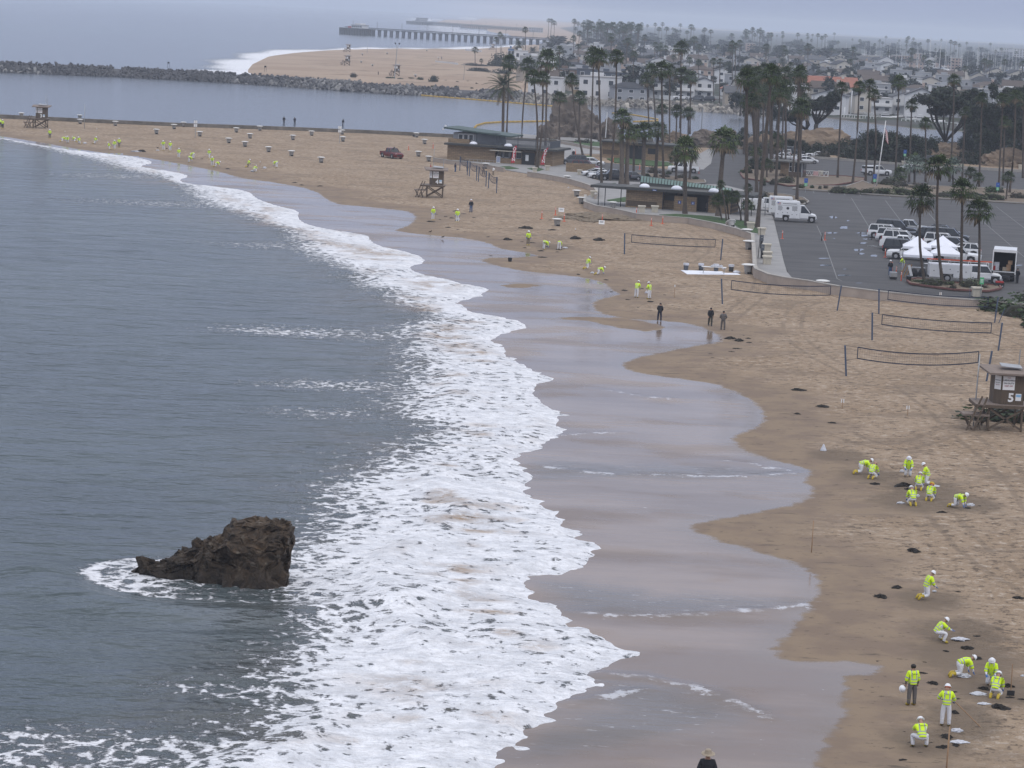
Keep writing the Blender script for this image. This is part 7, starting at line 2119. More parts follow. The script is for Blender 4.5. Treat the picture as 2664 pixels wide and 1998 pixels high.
def shrub(px_,py_,wpx,hpx,label,kind='shrub',z=None,nm='shrub',group=None,core=True):
 pos = P(px_,py_,z); s = mpp(pos)
 o = thing(nm,label,'shrub',pos,0,group)
 c_ = link('foliage',leafy(kind,rnd.randrange(3)),o); rx_ = wpx * s * .5
 c_.scale = (rx_,rx_ * .8,hpx * s * .95); c_.rotation_euler = (0,0,rnd.uniform(0,6.28))
 if c_.rotation_euler[2] and abs(rx_) > 3: c_.rotation_euler = (0,0,rnd.choice((0,3.14)))
 if core: link('shade_core',TW,o).scale = (rx_ * .5,rx_ * .4,hpx * s * .45)
 return o
TW = hillmesh('shade_core',mat('core_shade',(.02,.02,.013),.95,.3,3),1,1,1,3,rough=.25,sub=2,craggy=.3)  # solid dark core: shade inside the shrub put into its colour
Zg = ZM(2060,380,3.662)
for x,y,w,h,k_,lab in ((2180,499,44,20,'shrub','grey-green bush in the middle bed, left of the grasses'),(2222,501,50,14,'shrubg','long low grass clump in the middle bed'),(2255,503,34,16,'shrub','bush left of the flagpole foot'),(2294,504,40,20,'shrubg','round green bush right of the flagpole foot'),(2308,480,44,22,'shrub','tall grey-green bush behind the flagpole'),(2352,506,54,22,'shrub','broad bush under the silvery palm'),(2345,484,40,16,'shrubb','brown shrub under the silvery palm'),(2395,488,50,12,'shrubb','dark brown low shrubs between two palms'),(2405,510,44,16,'shrub','bush left of the tall palm crown'),(2455,512,46,16,'shrub','bush right of the tall palm crown'),(2540,516,60,20,'shrub','pale bush left of the right parking sign'),(2590,519,50,20,'shrub','grey-green bush behind the right parking sign'),(2594,500,40,18,'shrubg','round green bush at the right parking sign'),(2648,515,40,16,'shrubb','brown shrub at the right edge of the bed'),(2147,490,10,10,'shrubb','small brown tuft near the toll booth sign'),(2114,489,10,10,'shrubg','small green tuft near the toll booth sign'),(2132,491,9,10,'shrubg','second small green tuft near the toll booth sign'),(2080,489,22,12,'shrub','small bush left of the toll booth sign'),
 (1700,448,26,16,'shrubb','brown tuft between thick palm trunks'),(1685,459,16,10,'shrubg','small shrub at a thick palm trunk'),(1770,462,26,9,'shrubb','low brown shrub in the narrow bed'),(1812,466,16,10,'shrubg','small green shrub at the end of the narrow bed'),(1730,460,26,8,'shrubb','low shrub in the narrow bed behind a palm'),(1740,452,14,10,'shrubg','small green shrub below the pickup'),
 (2045,457,34,20,'shrubb','brown bush in front of the toll booth'),(2040,475,38,18,'shrub','grey-green bush left of the toll booth palm'),(2010,478,18,14,'shrubb','brown bush left end of the booth bed'),(1985,480,16,20,'shrub','tall grass at the tip of the booth bed'),(1945,450,28,20,'shrubg','bush on the left of the booth bed'),(1972,440,36,26,'shrubd','dark bush behind the booth palms'),(1960,425,24,16,'shrubg','bush at the rear of the booth bed'),(2025,440,30,20,'shrubd','dark bush against the booth wall'),
 (2015,524,50,16,'shrub','bush in the small bed left of the trucks'),(2050,526,50,14,'shrubb','long brown bush in the small bed'),(2088,528,22,10,'shrubb','reddish bush at the right of the small bed'),(1985,518,26,14,'shrubd','dark bush at the left of the small bed'),
 (2424,741,56,22,'shrub','rosette bush at the left of the palm bed'),(2390,733,26,8,'shrubg','small green patch at the left tip of the palm bed'),(2466,740,30,12,'shrubg','low bush between two palms of the bed'),(2478,750,20,10,'shrubb','brown tuft at the front of the palm bed'),(2525,747,48,24,'shrub','large rosette bush between right palms of the bed'),(2558,748,18,8,'shrubb','small tuft at the right palm of the bed')):
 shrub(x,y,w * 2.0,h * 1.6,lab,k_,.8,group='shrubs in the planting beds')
for x,y,w,h,k_,lab in ((2602,806,150,46,'shrubg','dense green coastal bush at the right end of the parking wall'),(2650,822,120,46,'shrubg','dense green coastal bush at the right edge above the nets'),(2700,850,120,50,'shrubg','green bush cut by the right edge behind the net post'),(2690,800,120,60,'shrubg','green bush mass at the edge of the car park corner'),(2655,1052,90,60,'shrubg','green bush showing right of hut 5'),(2620,1088,190,46,'shrubg','green bush showing under the platform of hut 5'),(2730,1060,130,90,'shrubg','green bush mass behind hut 5 beyond the edge')):
 shrub(x,y,w * 1.5,h * 1.35,lab,k_,nm='coastal_bush',group='dense green coastal bushes')
for x,y,w,h,k_,lab in ((2330,423,165,84,'shrubd','big dark bush mass behind the flagpole'),(2240,408,90,44,'shrubb','brown scrub left of the big dark bush'),(2390,424,80,60,'shrubd','dark bush right of the big dark bush'),(2175,404,60,30,'shrubd','dark low bush behind the convertible'),(2100,380,60,30,'shrubd','dark bush on the slope below the pine'),(2020,400,70,30,'shrubb','brown scrub left of the far parked cars'),(2205,385,70,40,'shrubb','brown scrub on the pale bluff'),(2147,344,20,16,'shrubb','small round shrub on the pale bluff'),(2560,420,110,60,'shrubd','dark bush below the right pine'),(2640,430,120,80,'shrubd','dark bush mass at the right edge'),(2500,425,70,30,'shrubb','dark scrub behind the far planters'),(2440,420,50,26,'shrubd','dark scrub at the umbrella pine trunk'),(1935,345,30,20,'shrubd','dark shrub on the brown mound'),(1900,400,60,20,'shrubb','dry scrub at the foot of the brown mound'),(1560,350,60,22,'shrubb','low scrub at the foot of the massive rock'),(1440,372,60,12,'shrubd','low dark hedge at the massive rock'),(1520,372,70,14,'shrubd','dark hedge right of the low hedge at the massive rock'),(2280,395,60,50,'shrubd','dark bush left shoulder of the big bush')):
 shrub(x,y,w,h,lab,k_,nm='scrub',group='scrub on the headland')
pos = P(1568,350,.3)
for i in range(84):
 x = 1905 + (i * 9.7) + rnd.uniform(-8,8); y = 400 + (x - 1905) * .045 + rnd.uniform(-34,4)
 if 2040 < x < 2215 and y < 392: continue
 near_ = ('left of the parked cars at the far end' if x < 1990 else 'above the white convertible' if x < 2200 else 'around the big dark bush' if x < 2400 else 'below the umbrella pine' if x < 2540 else 'under the right pines')
 shrub(x,y,rnd.uniform(50,96),rnd.uniform(26,54),rnd.choice(('low ','rounded ','ragged ','spreading ')) + ('dark' if i % 3 else 'brown') + ' scrub on the slope ' + near_,'shrubd' if i % 3 else 'shrubb',nm='scrub',group='scrub on the headland')
for x,y,w,h,lab in ((2410,418,60,70,'dark tree between the big bush mass and the umbrella pine'),(2245,400,70,46,'dark tree at the right end of the pale bluff'),(2655,420,120,175,'tall dark tree at the right edge above the others'),(2545,405,90,150,'tall dark tree right beside the umbrella pine crown'),(1905,395,60,44,'dark tree at the foot of the brown mound'),(2070,400,70,44,'dark tree at the foot of the pale bluff'),(1925,300,60,70,'dark feathery tree behind the very tall straight palm'),(1965,330,80,110,'dark tree mass at the heart of the palm cluster'),(2020,335,60,70,'dark tree left of the leaning pine'),(2000,310,60,90,'dark tree high behind the palm cluster'),(2560,408,110,110,'dense dark tree between the umbrella pine and the right pines'),(2625,415,130,150,'dense dark tree at the right edge'),(2590,425,120,100,'dense dark tree behind the far planters'),(2350,420,120,84,'dense dark tree at the right half of the big bush mass'),(2290,418,110,92,'dense dark tree at the left half of the big bush mass'),(2520,415,60,70,'dark tree just right of the umbrella pine trunk')):
 pos = P(x,y,.7); s = mpp(pos); o = thing('leafy_tree',lab,'tree',pos)
 MB().tube([(0,0,-.3),(.1,0,h * s * .5)],[.3,.18],7).build('trunk',M['pinebark'],o)
 for k_ in range(3):
  c_ = link('crown',leafy('dark',k_),o); c_.location = ((k_ - 1) * w * s * .26,0,h * s * (.5 + .08 * (k_ == 1))); c_.scale = (w * s * .32,w * s * .32,h * s * .5)
for i in range(14):
 x = 1935 + (i * 37) % 150; y = 400 + (i * 23) % 60
 palm(x + rnd.uniform(-4,10),190 + (i * 31) % 90,x,y,rnd.uniform(20,27),('tall','slim','bushy','leaning','dark','pale','straight')[i % 7] + ' palm deep in the cluster, ' + ('upper crown' if i % 2 else 'lower crown') + (' at left' if x < 2010 else ' at right'),'fan',tr=.26,z=.7)
o = thing('shrub','dense dark shrub growing on top of the massive rock','shrub',pos + Vector((0,4,0)))
c_ = link('foliage',leafy('green',1),o); c_.location = (0,0,8.6); c_.scale = (2.0,2.0,2.8)
# spit plants
for x,y,w,h,k_,lab in ((919,200,32,19,'shrubb','grey twiggy bush at the water side of the peninsula sand'),(1131,213,38,24,'shrubd','big dark round bush on the peninsula bank'),(1095,207,26,12,'shrubg','green bush left of the big dark round bush'),(1070,204,24,6,'shrubg','flat green bush farther left of the dark round bush'),(1012,203,40,7,'shrubg','flat green mat below the floodlight pole'),(1040,205,30,5,'shrubg','green mat right of the floodlight pole'),(1068,227,36,12,'shrubg','green bush among the riprap, left'),(1124,226,16,8,'shrubg','green bush among the riprap, middle'),(1187,227,24,9,'shrubg','green bush among the riprap, right'),(1228,230,12,6,'shrubg','small bush at the right of the riprap'),(1160,210,14,4,'shrubb','low scrub right of the dark round bush'),(1215,213,18,5,'shrubb','low scrub below the lone street lamp'),(1240,218,12,5,'shrubb','tiny scrub right of the street lamp'),(1190,214,14,5,'shrubb','tiny scrub left of the street lamp foot')):
 shrub(x,y,w,h,lab,k_,1.4,group='shrubs on the peninsula',nm='shrub')
for x,y,w,h,lab in ((1296,172,66,38,'dark wind-swept hedge left of the blue-walled house'),(1255,186,90,14,'flat dark ground cover below the lone palm'),(1310,192,80,14,'dark ground cover left of the beach houses'),(1330,160,46,30,'dark bush touching the blue-walled house'),(1230,170,90,8,'thin green dune cover by the lone palm')):
 shrub(x,y,w,h,lab,'shrubd',1.4,nm='hedge',group='wind-swept hedges on the dunes')
# pines with spread crowns
def pine(px_,py_,cx_,cy_,rx_px,rz_px,label,limbs=9,seed=0,split=.35):
 base = P(px_,py_,.5); s = mpp(base); r_ = random.Random(seed)
 d = ray(cx_,cy_); t_ = base.y / d[1]; cc = Vector((d[0] * t_,d[1] * t_,HC + d[2] * t_)) - base
 RX,RZ = rx_px * s,rz_px * s
 o = thing('pine_tree',label,'pine tree',base)
 fork = Vector((cc.x * .15,0,cc.z * split))
 tb = MB().tube([(0,0,-.5),(0,0,.3),tuple(fork)],[.75,.6,.48],9)
 tb.build('trunk',M['pinebark'],o,True)
 for i in range(limbs):
  a = 6.283 * i / limbs + r_.uniform(-.3,.3)
  tip = cc + Vector((math.cos(a) * RX * r_.uniform(.4,.75),math.sin(a) * RX * .6,RZ * r_.uniform(-.3,.4)))
  mid = fork.lerp(tip,.5) + Vector((math.cos(a) * .6,0,-.1 * RZ))
  MB().tube([tuple(fork),tuple(mid),tuple(tip)],[.28,.18,.06],6).build('limb',M['pinebark'],o,True)
 for i in range(9):
  a = i * 2.4; k_ = .0 if i == 0 else r_.uniform(.35,.68)
  c_ = link('crown',leafy('pine',i % 3),o)
  c_.location = cc + Vector((math.cos(a) * RX * k_,math.sin(a) * RX * k_ * .5,r_.uniform(-.35,.35) * RZ)); sc_ = r_.uniform(.34,.5) if i else .6
  c_.scale = (RX * sc_ * 1.15,RX * sc_,RZ * sc_ * 1.7)
  c_.rotation_euler = (0,0,r_.uniform(0,6))
 return o
pine(2117,392,2140,266,58,42,'tall leaning pine with an open trunk on the pale bluff',seed=1,split=.55)
pine(2100,390,2068,300,48,24,'low spreading pine left of the tall leaning pine',6,2,.6)
pine(2455,412,2474,268,98,52,'large umbrella pine with many forked limbs',12,3,.3)
pine(2600,425,2590,300,60,40,'dark pine right of the umbrella pine',8,4,.35)
pine(2660,430,2650,262,80,55,'dark pine cut by the right edge',8,5,.35)
pine(2690,440,2655,330,50,40,'lower dark pine at the right edge',7,6,.35)
# ================================================================ palms
for a in (
 (1310,226,1308,356,45,'huge feather-leaved date palm behind the snack bar','feather',0,.46),
 (1424,160,1419,380,32,'tall fan palm left of the massive rock, trunk rising from the snack bar corner','fan',0,None),
 (1388,203,1396,437,24,'left trunk of a V-shaped palm pair before the snack bar','fan',.4,None),
 (1412,206,1398,437,22,'right trunk of a V-shaped palm pair before the snack bar','fan',.4,None),
 (1373,172,1357,358,24,'slanting fan palm left of the V-shaped pair','fan',-.2,None),
 (1325,164,1318,350,22,'fan palm just behind the huge date palm','fan',0,None),
 (1288,262,1287,425,.1,'','skip',0,None),
 (1456,256,1455,366,21,'short fan palm at the left of the massive rock','fan',0,None),
 (1508,256,1506,364,20,'short fan palm in front of the massive rock','fan',0,None),
 (1487,210,1517,408,20,'fan palm whose trunk slants strongly right','fan',-.3,None),
 (1544,148,1537,405,26,'tall fan palm above the massive rock, left of a twin','fan',0,None),
 (1557,152,1565,476,28,'tall fan palm above the massive rock, right of a twin','fan',0,None),
 (1604,150,1587,470,22,'tall slim fan palm right of the massive rock','fan',.3,None),
 (1683,210,1690,362,20,'fan palm in the middle row, left of the white houses','fan',0,None),
 (1695,186,1706,352,20,'fan palm leaning left in front of the white houses','fan',.2,None),
 (1721,184,1726,466,28,'tallest stout fan palm before the white houses','fan',0,.30),
 (1742,184,1742,384,20,'fan palm right behind the stout one before the white houses','fan',0,None),
 (1772,126,1769,330,22,'very tall fan palm with a round crown over the white houses','fan',0,None),
 (1773,196,1770,380,24,'fan palm straight below the very tall round crown','fan',0,None),
 (1797,204,1795,345,21,'fan palm at the right of the white houses group','fan',0,None),
 (1722,286,1722,372,18,'low fan palm at the channel, left of three','fan',0,None),
 (1761,290,1758,382,19,'low fan palm at the channel, middle of three','fan',0,None),
 (1791,296,1790,378,18,'low fan palm at the channel, right of three','fan',0,None),
 (1619,308,1617,480,27,'thick-trunked palm, leftmost of the group behind the restrooms','fan',0,.55),
 (1634,348,1630,480,30,'thick-trunked palm, second of the group behind the restrooms','young',0,.5),
 (1650,345,1648,464,24,'slim palm in the thick-trunked group','fan',0,.3),
 (1676,344,1673,466,30,'thick-trunked palm in the middle of the group','fan',0,.5),
 (1712,340,1705,462,28,'palm at the right of the thick-trunked group','young',0,.42),
 (1783,392,1782,556,38,'bright green palm standing in front of the restrooms','young',0,.42),
 (1760,410,1759,468,22,'short palm left behind the bright green one','fan',0,.3),
 (1799,404,1794,468,18,'short palm right behind the bright green one','fan',0,.3),
 (1884,370,1869,562,40,'broad palm with a thick trunk right of the restrooms','young',-.1,.5),
 (1943,208,1942,588,32,'very tall straight palm left of the service trucks','fan',0,.33),
 (2007,196,1970,592,30,'very tall slanting palm over the head of the sidewalk','fan',0,.36),
 (1954,268,1968,516,28,'palm with a thick upper trunk behind the slanting one','fan',.3,.38),
 (2029,242,2017,520,27,'palm left of the toll booth roof','fan',0,.32),
 (2040,246,2033,420,22,'palm close behind the toll booth','fan',0,None),
 (2081,192,2058,478,23,'tall slanting palm before the villa, foot at the booth','fan',.2,None),
 (2083,284,2073,520,29,'palm with a full crown right of the toll booth','fan',0,.3),
 (1964,195,1960,422,22,'palm in the dense cluster, left','fan',0,None),
 (1978,208,1971,405,22,'palm in the dense cluster, middle','fan',0,None),
 (1996,200,1995,412,22,'palm in the dense cluster, right','fan',0,None),
 (1988,182,1984,400,20,'highest palm of the dense cluster behind','fan',0,None),
 (2021,370,2017,425,24,'low leafy palm behind the toll booth','young',0,.2),
 (1966,396,1966,455,18,'low leafy palm left of the toll booth','young',0,.18),
 (1995,428,1995,462,18,'dark low palm in the booth bed','fan',0,.2),
 (2190,230,2179,463,19,'slanting palm first of the long row in the upper car park','fan',0,None),
 (2235,228,2218,477,18,'second palm of the long row, before the red roof','fan',.2,None),
 (2263,222,2252,470,17,'third palm of the long row','fan',0,None),
 (2273,248,2270,480,18,'palm beside the flagpole top','fan',.5,None),
 (2339,216,2329,470,21,'palm right of the flagpole, before the modern white house','fan',0,None),
 (2372,274,2365,472,17,'small palm left of the umbrella pine','fan',0,None),
 (2408,322,2408,472,18,'lower palm at the left edge of the umbrella pine','fan',0,None),
 (2482,210,2470,472,19,'palm rising out of the umbrella pine','fan',.2,None),
 (2511,294,2503,470,17,'palm in front of the umbrella pine, right side','fan',0,None),
 (2555,258,2547,488,18,'palm between the umbrella pine and the right pines','fan',0,None),
 (2609,262,2598,492,20,'palm left of the edge palm','fan',0,None),
 (2642,252,2626,502,20,'palm near the right edge with a high crown','fan',.3,None),
 (2614,320,2609,482,17,'lower palm in the right group','fan',0,None),
 (2662,270,2661,462,18,'palm trunk cut by the right edge','fan',0,None),
 (2397,520,2405,734,38,'leftmost of four palms in the kerbed bed by the tents','fan',-.35,.21),
 (2442,436,2453,742,37,'tallest of four palms in the kerbed bed by the tents','fan',-.4,.24),
 (2504,496,2500,743,34,'third of four palms in the kerbed bed by the tents','fan',0,.24),
 (2547,552,2545,744,38,'rightmost of four palms in the kerbed bed by the tents','fan',.1,.21),
 (2380,430,2379,478,30,'silvery blue palm in the middle bed, left one','silver',0,.28),
 (2478,434,2480,482,26,'silvery blue palm in the middle bed, right one','silver',0,.26),
 (2342,454,2343,480,20,'low dark palm left of the silvery one','fan',0,.15),
 (2526,450,2512,486,18,'low leaning palm right of the silvery one','fan',0,.15),
 (2546,464,2538,492,16,'second low leaning palm at right','fan',0,.14),
 (2623,462,2617,520,18,'short palm at the right parking sign','fan',0,.2),
 (1946,490,1945,560,13,'small palm with a bare stem beside the tall straight trunk','fan',.1,.14),
 (1876,480,1890,575,12,'slim dark palm before the broad one','fan',.1,.14),
 (1868,525,1878,572,22,'dark low palm cluster right of the restrooms, left','fan',0,.15),
 (1890,514,1896,572,22,'dark low palm cluster right of the restrooms, middle','fan',0,.15),
 (1912,512,1928,574,18,'dark low palm cluster right of the restrooms, right','fan',.2,.16),
 (1945,535,1940,576,18,'low dark palm at the trunk of the tall straight palm','fan',0,.14),
 (1236,130,1236,164,10,'lone palm on the dunes','lo',0,None),(1252,158,1253,170,6,'tiny palm right of the lone dune palm','lo',0,None),
 (1290,103,1291,150,8,'palm left of a close pair by the pier foot','lo',0,None),(1301,90,1302,140,8,'taller palm of a close pair by the pier foot','lo',0,None),(1306,96,1305,140,7,'lower palm of a close pair by the pier foot','lo',0,None),
 (1367,78,1368,166,9,'tall thin palm above the blue-walled house','lo',0,None),(1351,116,1351,178,17,'feathery palm over the blue-walled house','feather',0,.4),(1345,130,1346,176,12,'second feathery palm over the blue-walled house','feather',0,.3),(1386,134,1388,150,16,'low feathery palm at the pier','feather',0,.4),
 (1438,101,1438,124,10,'palm near the pier landing','lo',0,None),(1416,110,1416,124,6,'small palm near the pier landing','lo',0,None),
 (1456,132,1455,240,14,'tall fan palm before the scaffolded houses','lo',0,None),(1492,101,1493,166,9,'thin palm over the beach rooftops, left','lo',0,None),(1504,122,1504,196,9,'thin palm over the beach rooftops, right','lo',0,None),
 (1590,104,1592,190,10,'thin double-crowned palm behind the tall twin','lo',0,None),(1649,142,1645,248,11,'thin palm on the far bank before the green trees','lo',0,None),
 (1710,128,1712,186,9,'left of three small far palms','lo',0,None),(1720,126,1722,186,8,'middle of three small far palms','lo',0,None),(1732,126,1732,186,9,'right of three small far palms','lo',0,None),
 (1753,150,1752,200,8,'small far palm under the very tall crown','lo',0,None),(1794,158,1793,205,10,'far palm right of the very tall crown','lo',0,None),(1818,164,1818,240,10,'far palm over the white houses end','lo',0,None),(1856,160,1856,264,10,'thin palm on the far bank, left of two','lo',0,None),(1873,160,1872,266,10,'thin palm on the far bank, right of two','lo',0,None),
 (1905,114,1905,240,10,'tall far palm right of the white houses','lo',0,None),(1914,120,1912,240,9,'lower far palm beside the tall one','lo',0,None),(2056,172,2055,290,11,'palm on the far bank before the villa gable','lo',0,None),(2035,160,2036,200,13,'feathery palm behind the villa','feather',0,.3),
 (2081,136,2082,180,8,'tall thin palm above the villa roof','lo',0,None),(2311,140,2312,180,6,'palm before the long pale hall','lo',0,None),(2404,150,2404,220,7,'thin palm before the peach apartments, right','lo',0,None),(2370,156,2370,190,8,'thin palm before the peach apartments, left','lo',0,None),(2650,192,2648,216,7,'thin palm at the right edge by the harbour','lo',0,None),(1897,174,1897,230,15,'dark palm crown in front of the far roofs','lo',0,None),
 ):
 if a[6] == 'skip': continue
 palm(a[0],a[1],a[2],a[3],a[4],a[5],a[6],group='palm trees' if a[4] > 12 else 'palm trees',bow=a[7],tr=a[8],z=.7 if a[3] > 300 else 1.4)
# ================================================================ peninsula: piers
def pier(name,label,a,b,zdeck,wid,nb,pile_r,m_,head=0,posts_=8,rail=True):
 A = Vector((*PZ(*a,0),0)); B = Vector((*PZ(*b,0),0))
 o = thing(name,label,'pier',A,math.atan2(B.y - A.y,B.x - A.x))
 Ln = (B - A).length
 B0(0,-wid / 2,zdeck - .6,Ln,wid / 2,zdeck).build('deck',m_,o)
 if head: B0(0,-wid * 1.6,zdeck - .9,head,wid * 1.6,zdeck + .02).build('pier_head',m_,o)
 for sg in (-1,1):
  B0(0,sg * wid / 2 - .08,zdeck + .45,Ln,sg * wid / 2 + .08,zdeck + 1.15).build('railing',m_,o)
 pm = MB()
 for y in (-1.1,1.1): pm.tube([(0,y,-2),(0,y,zdeck - .8)],pile_r,5)
 pm.b0(-pile_r * .8,-2,zdeck - 1.5,pile_r * .8,2,zdeck - .6)
 me = pm.mesh('pile_bent',m_)
 for i in range(nb):
  link('pile_bent',me,o).location = (Ln * (i + .5) / nb,0,0)
 if head:
  hm_ = MB()
  for y in (-1.5,-1.0,-.5,.5,1.0,1.5): hm_.tube([(0,y * wid,-2),(0,y * wid,zdeck - .8)],pile_r * 1.2,5)
  hme = hm_.mesh('pile_bent',m_)
  for i in range(12): link('pile_bent',hme,o).location = (head * (i + .3) / 12,0,0)
 for i in range(posts_):
  MB().tube([(0,0,0),(0,0,7)],.16,5).build('lamp_post',m_,o).location = (Ln * (i + .15) / posts_,wid * .4,zdeck)
 return o,Ln
M['pier'] = mat('pier_timber',(.05,.055,.065),.9,.2,.2)
M['pierf'] = mat('far_pier_timber',(.10,.11,.12),.9,.2,.2)
a0 = P(903,90,0); sc_b = mpp(a0)
o,Ln = pier('ocean_pier','long dark timber pier with a white and red cafe on its head',(903,89),(1442,122),17 * sc_b,6.5,33,.8,M['pier'],head=28)
rot = o.rotation_euler.z; dirv = Vector((math.cos(rot),math.sin(rot),0))
c_ = thing('pier_cafe','small white and red cafe on the head of the nearer pier','cafe',a0 + dirv * 16 + Vector((0,0,18 * sc_b)),rot)
B0(-6,-4,0,9,4,2.8).build('wall',M['hwhite'],c_)
B0(-6.6,-4.6,2.8,9.6,4.6,3.2).build('roof',M['rlight'],c_); B0(-2,-3,3.2,6,3,4.6).build('upper_roof',M['hwhite'],c_)
B0(-10,-4.5,0,-6,4.5,1.6).build('terrace_screen',M['redc'],c_)
for i in range(5): B0(-5 + i * 2.8,-4.06,.8,-3 + i * 2.8,-4.0,2.1).build('window',M['pane'],c_)
a1 = P(1079,62,0)
o,Ln = pier('ocean_pier','faint second pier far behind with a tall grey building on its head',(1079,63),(1372,84),7.5 * mpp(a1),10,60,.7,M['pierf'],head=60)
rot = o.rotation_euler.z; dirv = Vector((math.cos(rot),math.sin(rot),0)); s1 = mpp(a1)
c_ = thing('pier_building','blue-grey two-storey restaurant on the head of the far pier','restaurant',a1 + dirv * 42 + Vector((0,0,7.5 * s1)),rot)
B0(-16,-7,0,14,7,8 * s1 * .5).build('wall',M['hgrey'],c_); B0(-8,-7.5,8 * s1 * .5,15,7.5,8 * s1).build('upper_wall',M['hgrey'],c_); B0(-9,-8,8 * s1,16,8,8.7 * s1).build('roof',M['rdark'],c_)
for i in range(6): B0(-7 + i * 3.6,-7.6,8 * s1 * .55,-4.5 + i * 3.6,-7.5,8 * s1 * .9).build('window',M['pane'],c_)
# poles, lamps on the peninsula
fp = thing('floodlight_pole','tall floodlight pole with two lamp heads on the riprap bank','light pole',P(1026,205,1.2))
MB().tube([(0,0,0),(.6,0,12.3)],[.2,.12],7).build('pole',M['steel'],fp)
for s in (-1,1):
 BR((.6,0,12.2),(.6 + .7 * s,0,12.9),.09).build('bracket',M['steel'],fp)
 MB().lathe([(.14,0),(.34,.55),(.30,.62)],8).build('lamp_head',M['dark'],fp).location = (.6 + .75 * s,0,12.9)
for x,y,h,lab in ((1206,211,6.2,'street lamp with a curved arm alone on the peninsula path'),(1468,236,7.5,'curved white street lamp on the far bank before the scaffolded houses')):
 o = thing('street_lamp',lab,'street lamp',P(x,y,1.3))
 MB().tube([(0,0,0),(.15,0,h * .85),(-.1,0,h * .97),(-.9,0,h)],[.12,.09,.06,.05],6).build('pole',M['steel'],o); BX((-1.0,0,h - .05),(.5,.2,.12)).build('lamp_head',M['steel'],o)
for x,y,x1,y1,lab in ((1575,358,1578,292,'white light mast in front of the massive rock'),(1822,372,1831,282,'grey light mast with a small red plate before the mounds')):
 b = P(x,y,.7); d = ray(x1,y1); t_ = b.y / d[1]; h = HC + d[2] * t_ - .7
 o = thing('light_mast',lab,'mast',b)
 MB().tube([(0,0,0),(.1,0,h)],[.14,.09],7).build('mast',M['white'] if 'white' in lab else M['steel'],o)
 if 'red' in lab: BX((0,-.15,2.6),(.4,.03,.5)).build('plate',M['redc'],o)
for x,y,lab in ((438,177,'small black beacon frame on the breakwater, left one'),(690,187,'small black beacon box on the breakwater, right one')):
 o = thing('beacon',lab,'beacon',P(x,y,2.6))
 for dx in (-.35,.35): BR((dx,0,0),(dx * .8,0,1.6),.1).build('leg',M['dark'],o)
 BX((0,0,1.9),(.7,.3,.6)).build('box',M['dark'],o)
# oil booms
def boom(pts,label,r=.22):
 o = thing('floating_boom',label,'boom',(0,0,0))
 q_ = [Vector((*PZ(x,y,.05),.08)) for x,y in pts]
 mb = MB(); mb.tube(q_,r,6); mb.build('boom_skirt',M['boom'],o,True)
 n = 0; fl = MB().tube([(-.9,0,0),(-.8,0,.05),(.8,0,.05),(.9,0,0)],[r * .4,r * 1.25,r * 1.25,r * .4],7).mesh('float',M['boom'])
 for i in range(len(q_) - 1):
  d = q_[i + 1] - q_[i]; k_ = max(1,int(d.length / 2.1))
  for j in range(k_):
   if n >= 290: break
   c_ = link('float',fl,o); c_.location = q_[i] + d * (j + .5) / k_; c_.rotation_euler = (0,0,math.atan2(d.y,d.x)); n += 1
 return o
boom([(909,234),(941,235),(1012,241),(1126,251),(1240,260),(1321,267),(1441,277)],'long yellow oil boom along the riprap bank')
boom([(909,224),(925,230),(945,235),(1012,240)],'short doubled yellow boom climbing the rocks at its left end')
boom([(1234,334),(1240,327),(1261,321),(1307,318),(1427,316)],'yellow oil boom curving from the snack bar to the massive rock')
boom([(1593,294),(1645,299),(1712,311)],'yellow boom right of the massive rock, upper line',.18)
boom([(1647,317),(1712,315)],'yellow boom right of the massive rock, lower line',.18)
# ================================================================ houses
WIN = {}
def window(parent,x,y,z,w,h,side=False):
 key = (round(w,1),round(h,1))
 if key not in WIN:
  WIN[key] = (B0(-w / 2 - .1,-.06,-.1,w / 2 + .1,.02,h + .1).mesh('window',M['white']),B0(-w / 2,-.09,0,w / 2,-.061,h).mesh('pane',M['pane']))
 a = link('window',WIN[key][0],parent); a.location = (x,y,z)
 if side: a.rotation_euler = (0,0,rad(-90) if side < 0 else rad(90))
 link('pane',WIN[key][1],a)
def gable(mb,x0,x1,y0,y1,z,rise,ov=.4,axis='x',th=.22):
 if axis == 'x':
  ym = (y0 + y1) / 2
  for (ya,yb) in ((y0 - ov,ym),(y1 + ov,ym)):
   k_ = rise * ov / (abs(ym - y0))
   mb.addf([(x0 - ov,ya,z - k_),(x1 + ov,ya,z - k_),(x1 + ov,yb,z + rise),(x0 - ov,yb,z + rise),(x0 - ov,ya,z - k_ + th),(x1 + ov,ya,z - k_ + th),(x1 + ov,yb,z + rise + th),(x0 - ov,yb,z + rise + th)],[(0,1,2,3),(7,6,5,4),(0,4,5,1),(1,5,6,2),(2,6,7,3),(3,7,4,0)])
 else:
  xm = (x0 + x1) / 2
  for (xa,xb) in ((x0 - ov,xm),(x1 + ov,xm)):
   k_ = rise * ov / (abs(xm - x0))
   mb.addf([(xa,y0 - ov,z - k_),(xa,y1 + ov,z - k_),(xb,y1 + ov,z + rise),(xb,y0 - ov,z + rise),(xa,y0 - ov,z - k_ + th),(xa,y1 + ov,z - k_ + th),(xb,y1 + ov,z + rise + th),(xb,y0 - ov,z + rise + th)],[(0,1,2,3),(7,6,5,4),(0,4,5,1),(1,5,6,2),(2,6,7,3),(3,7,4,0)])
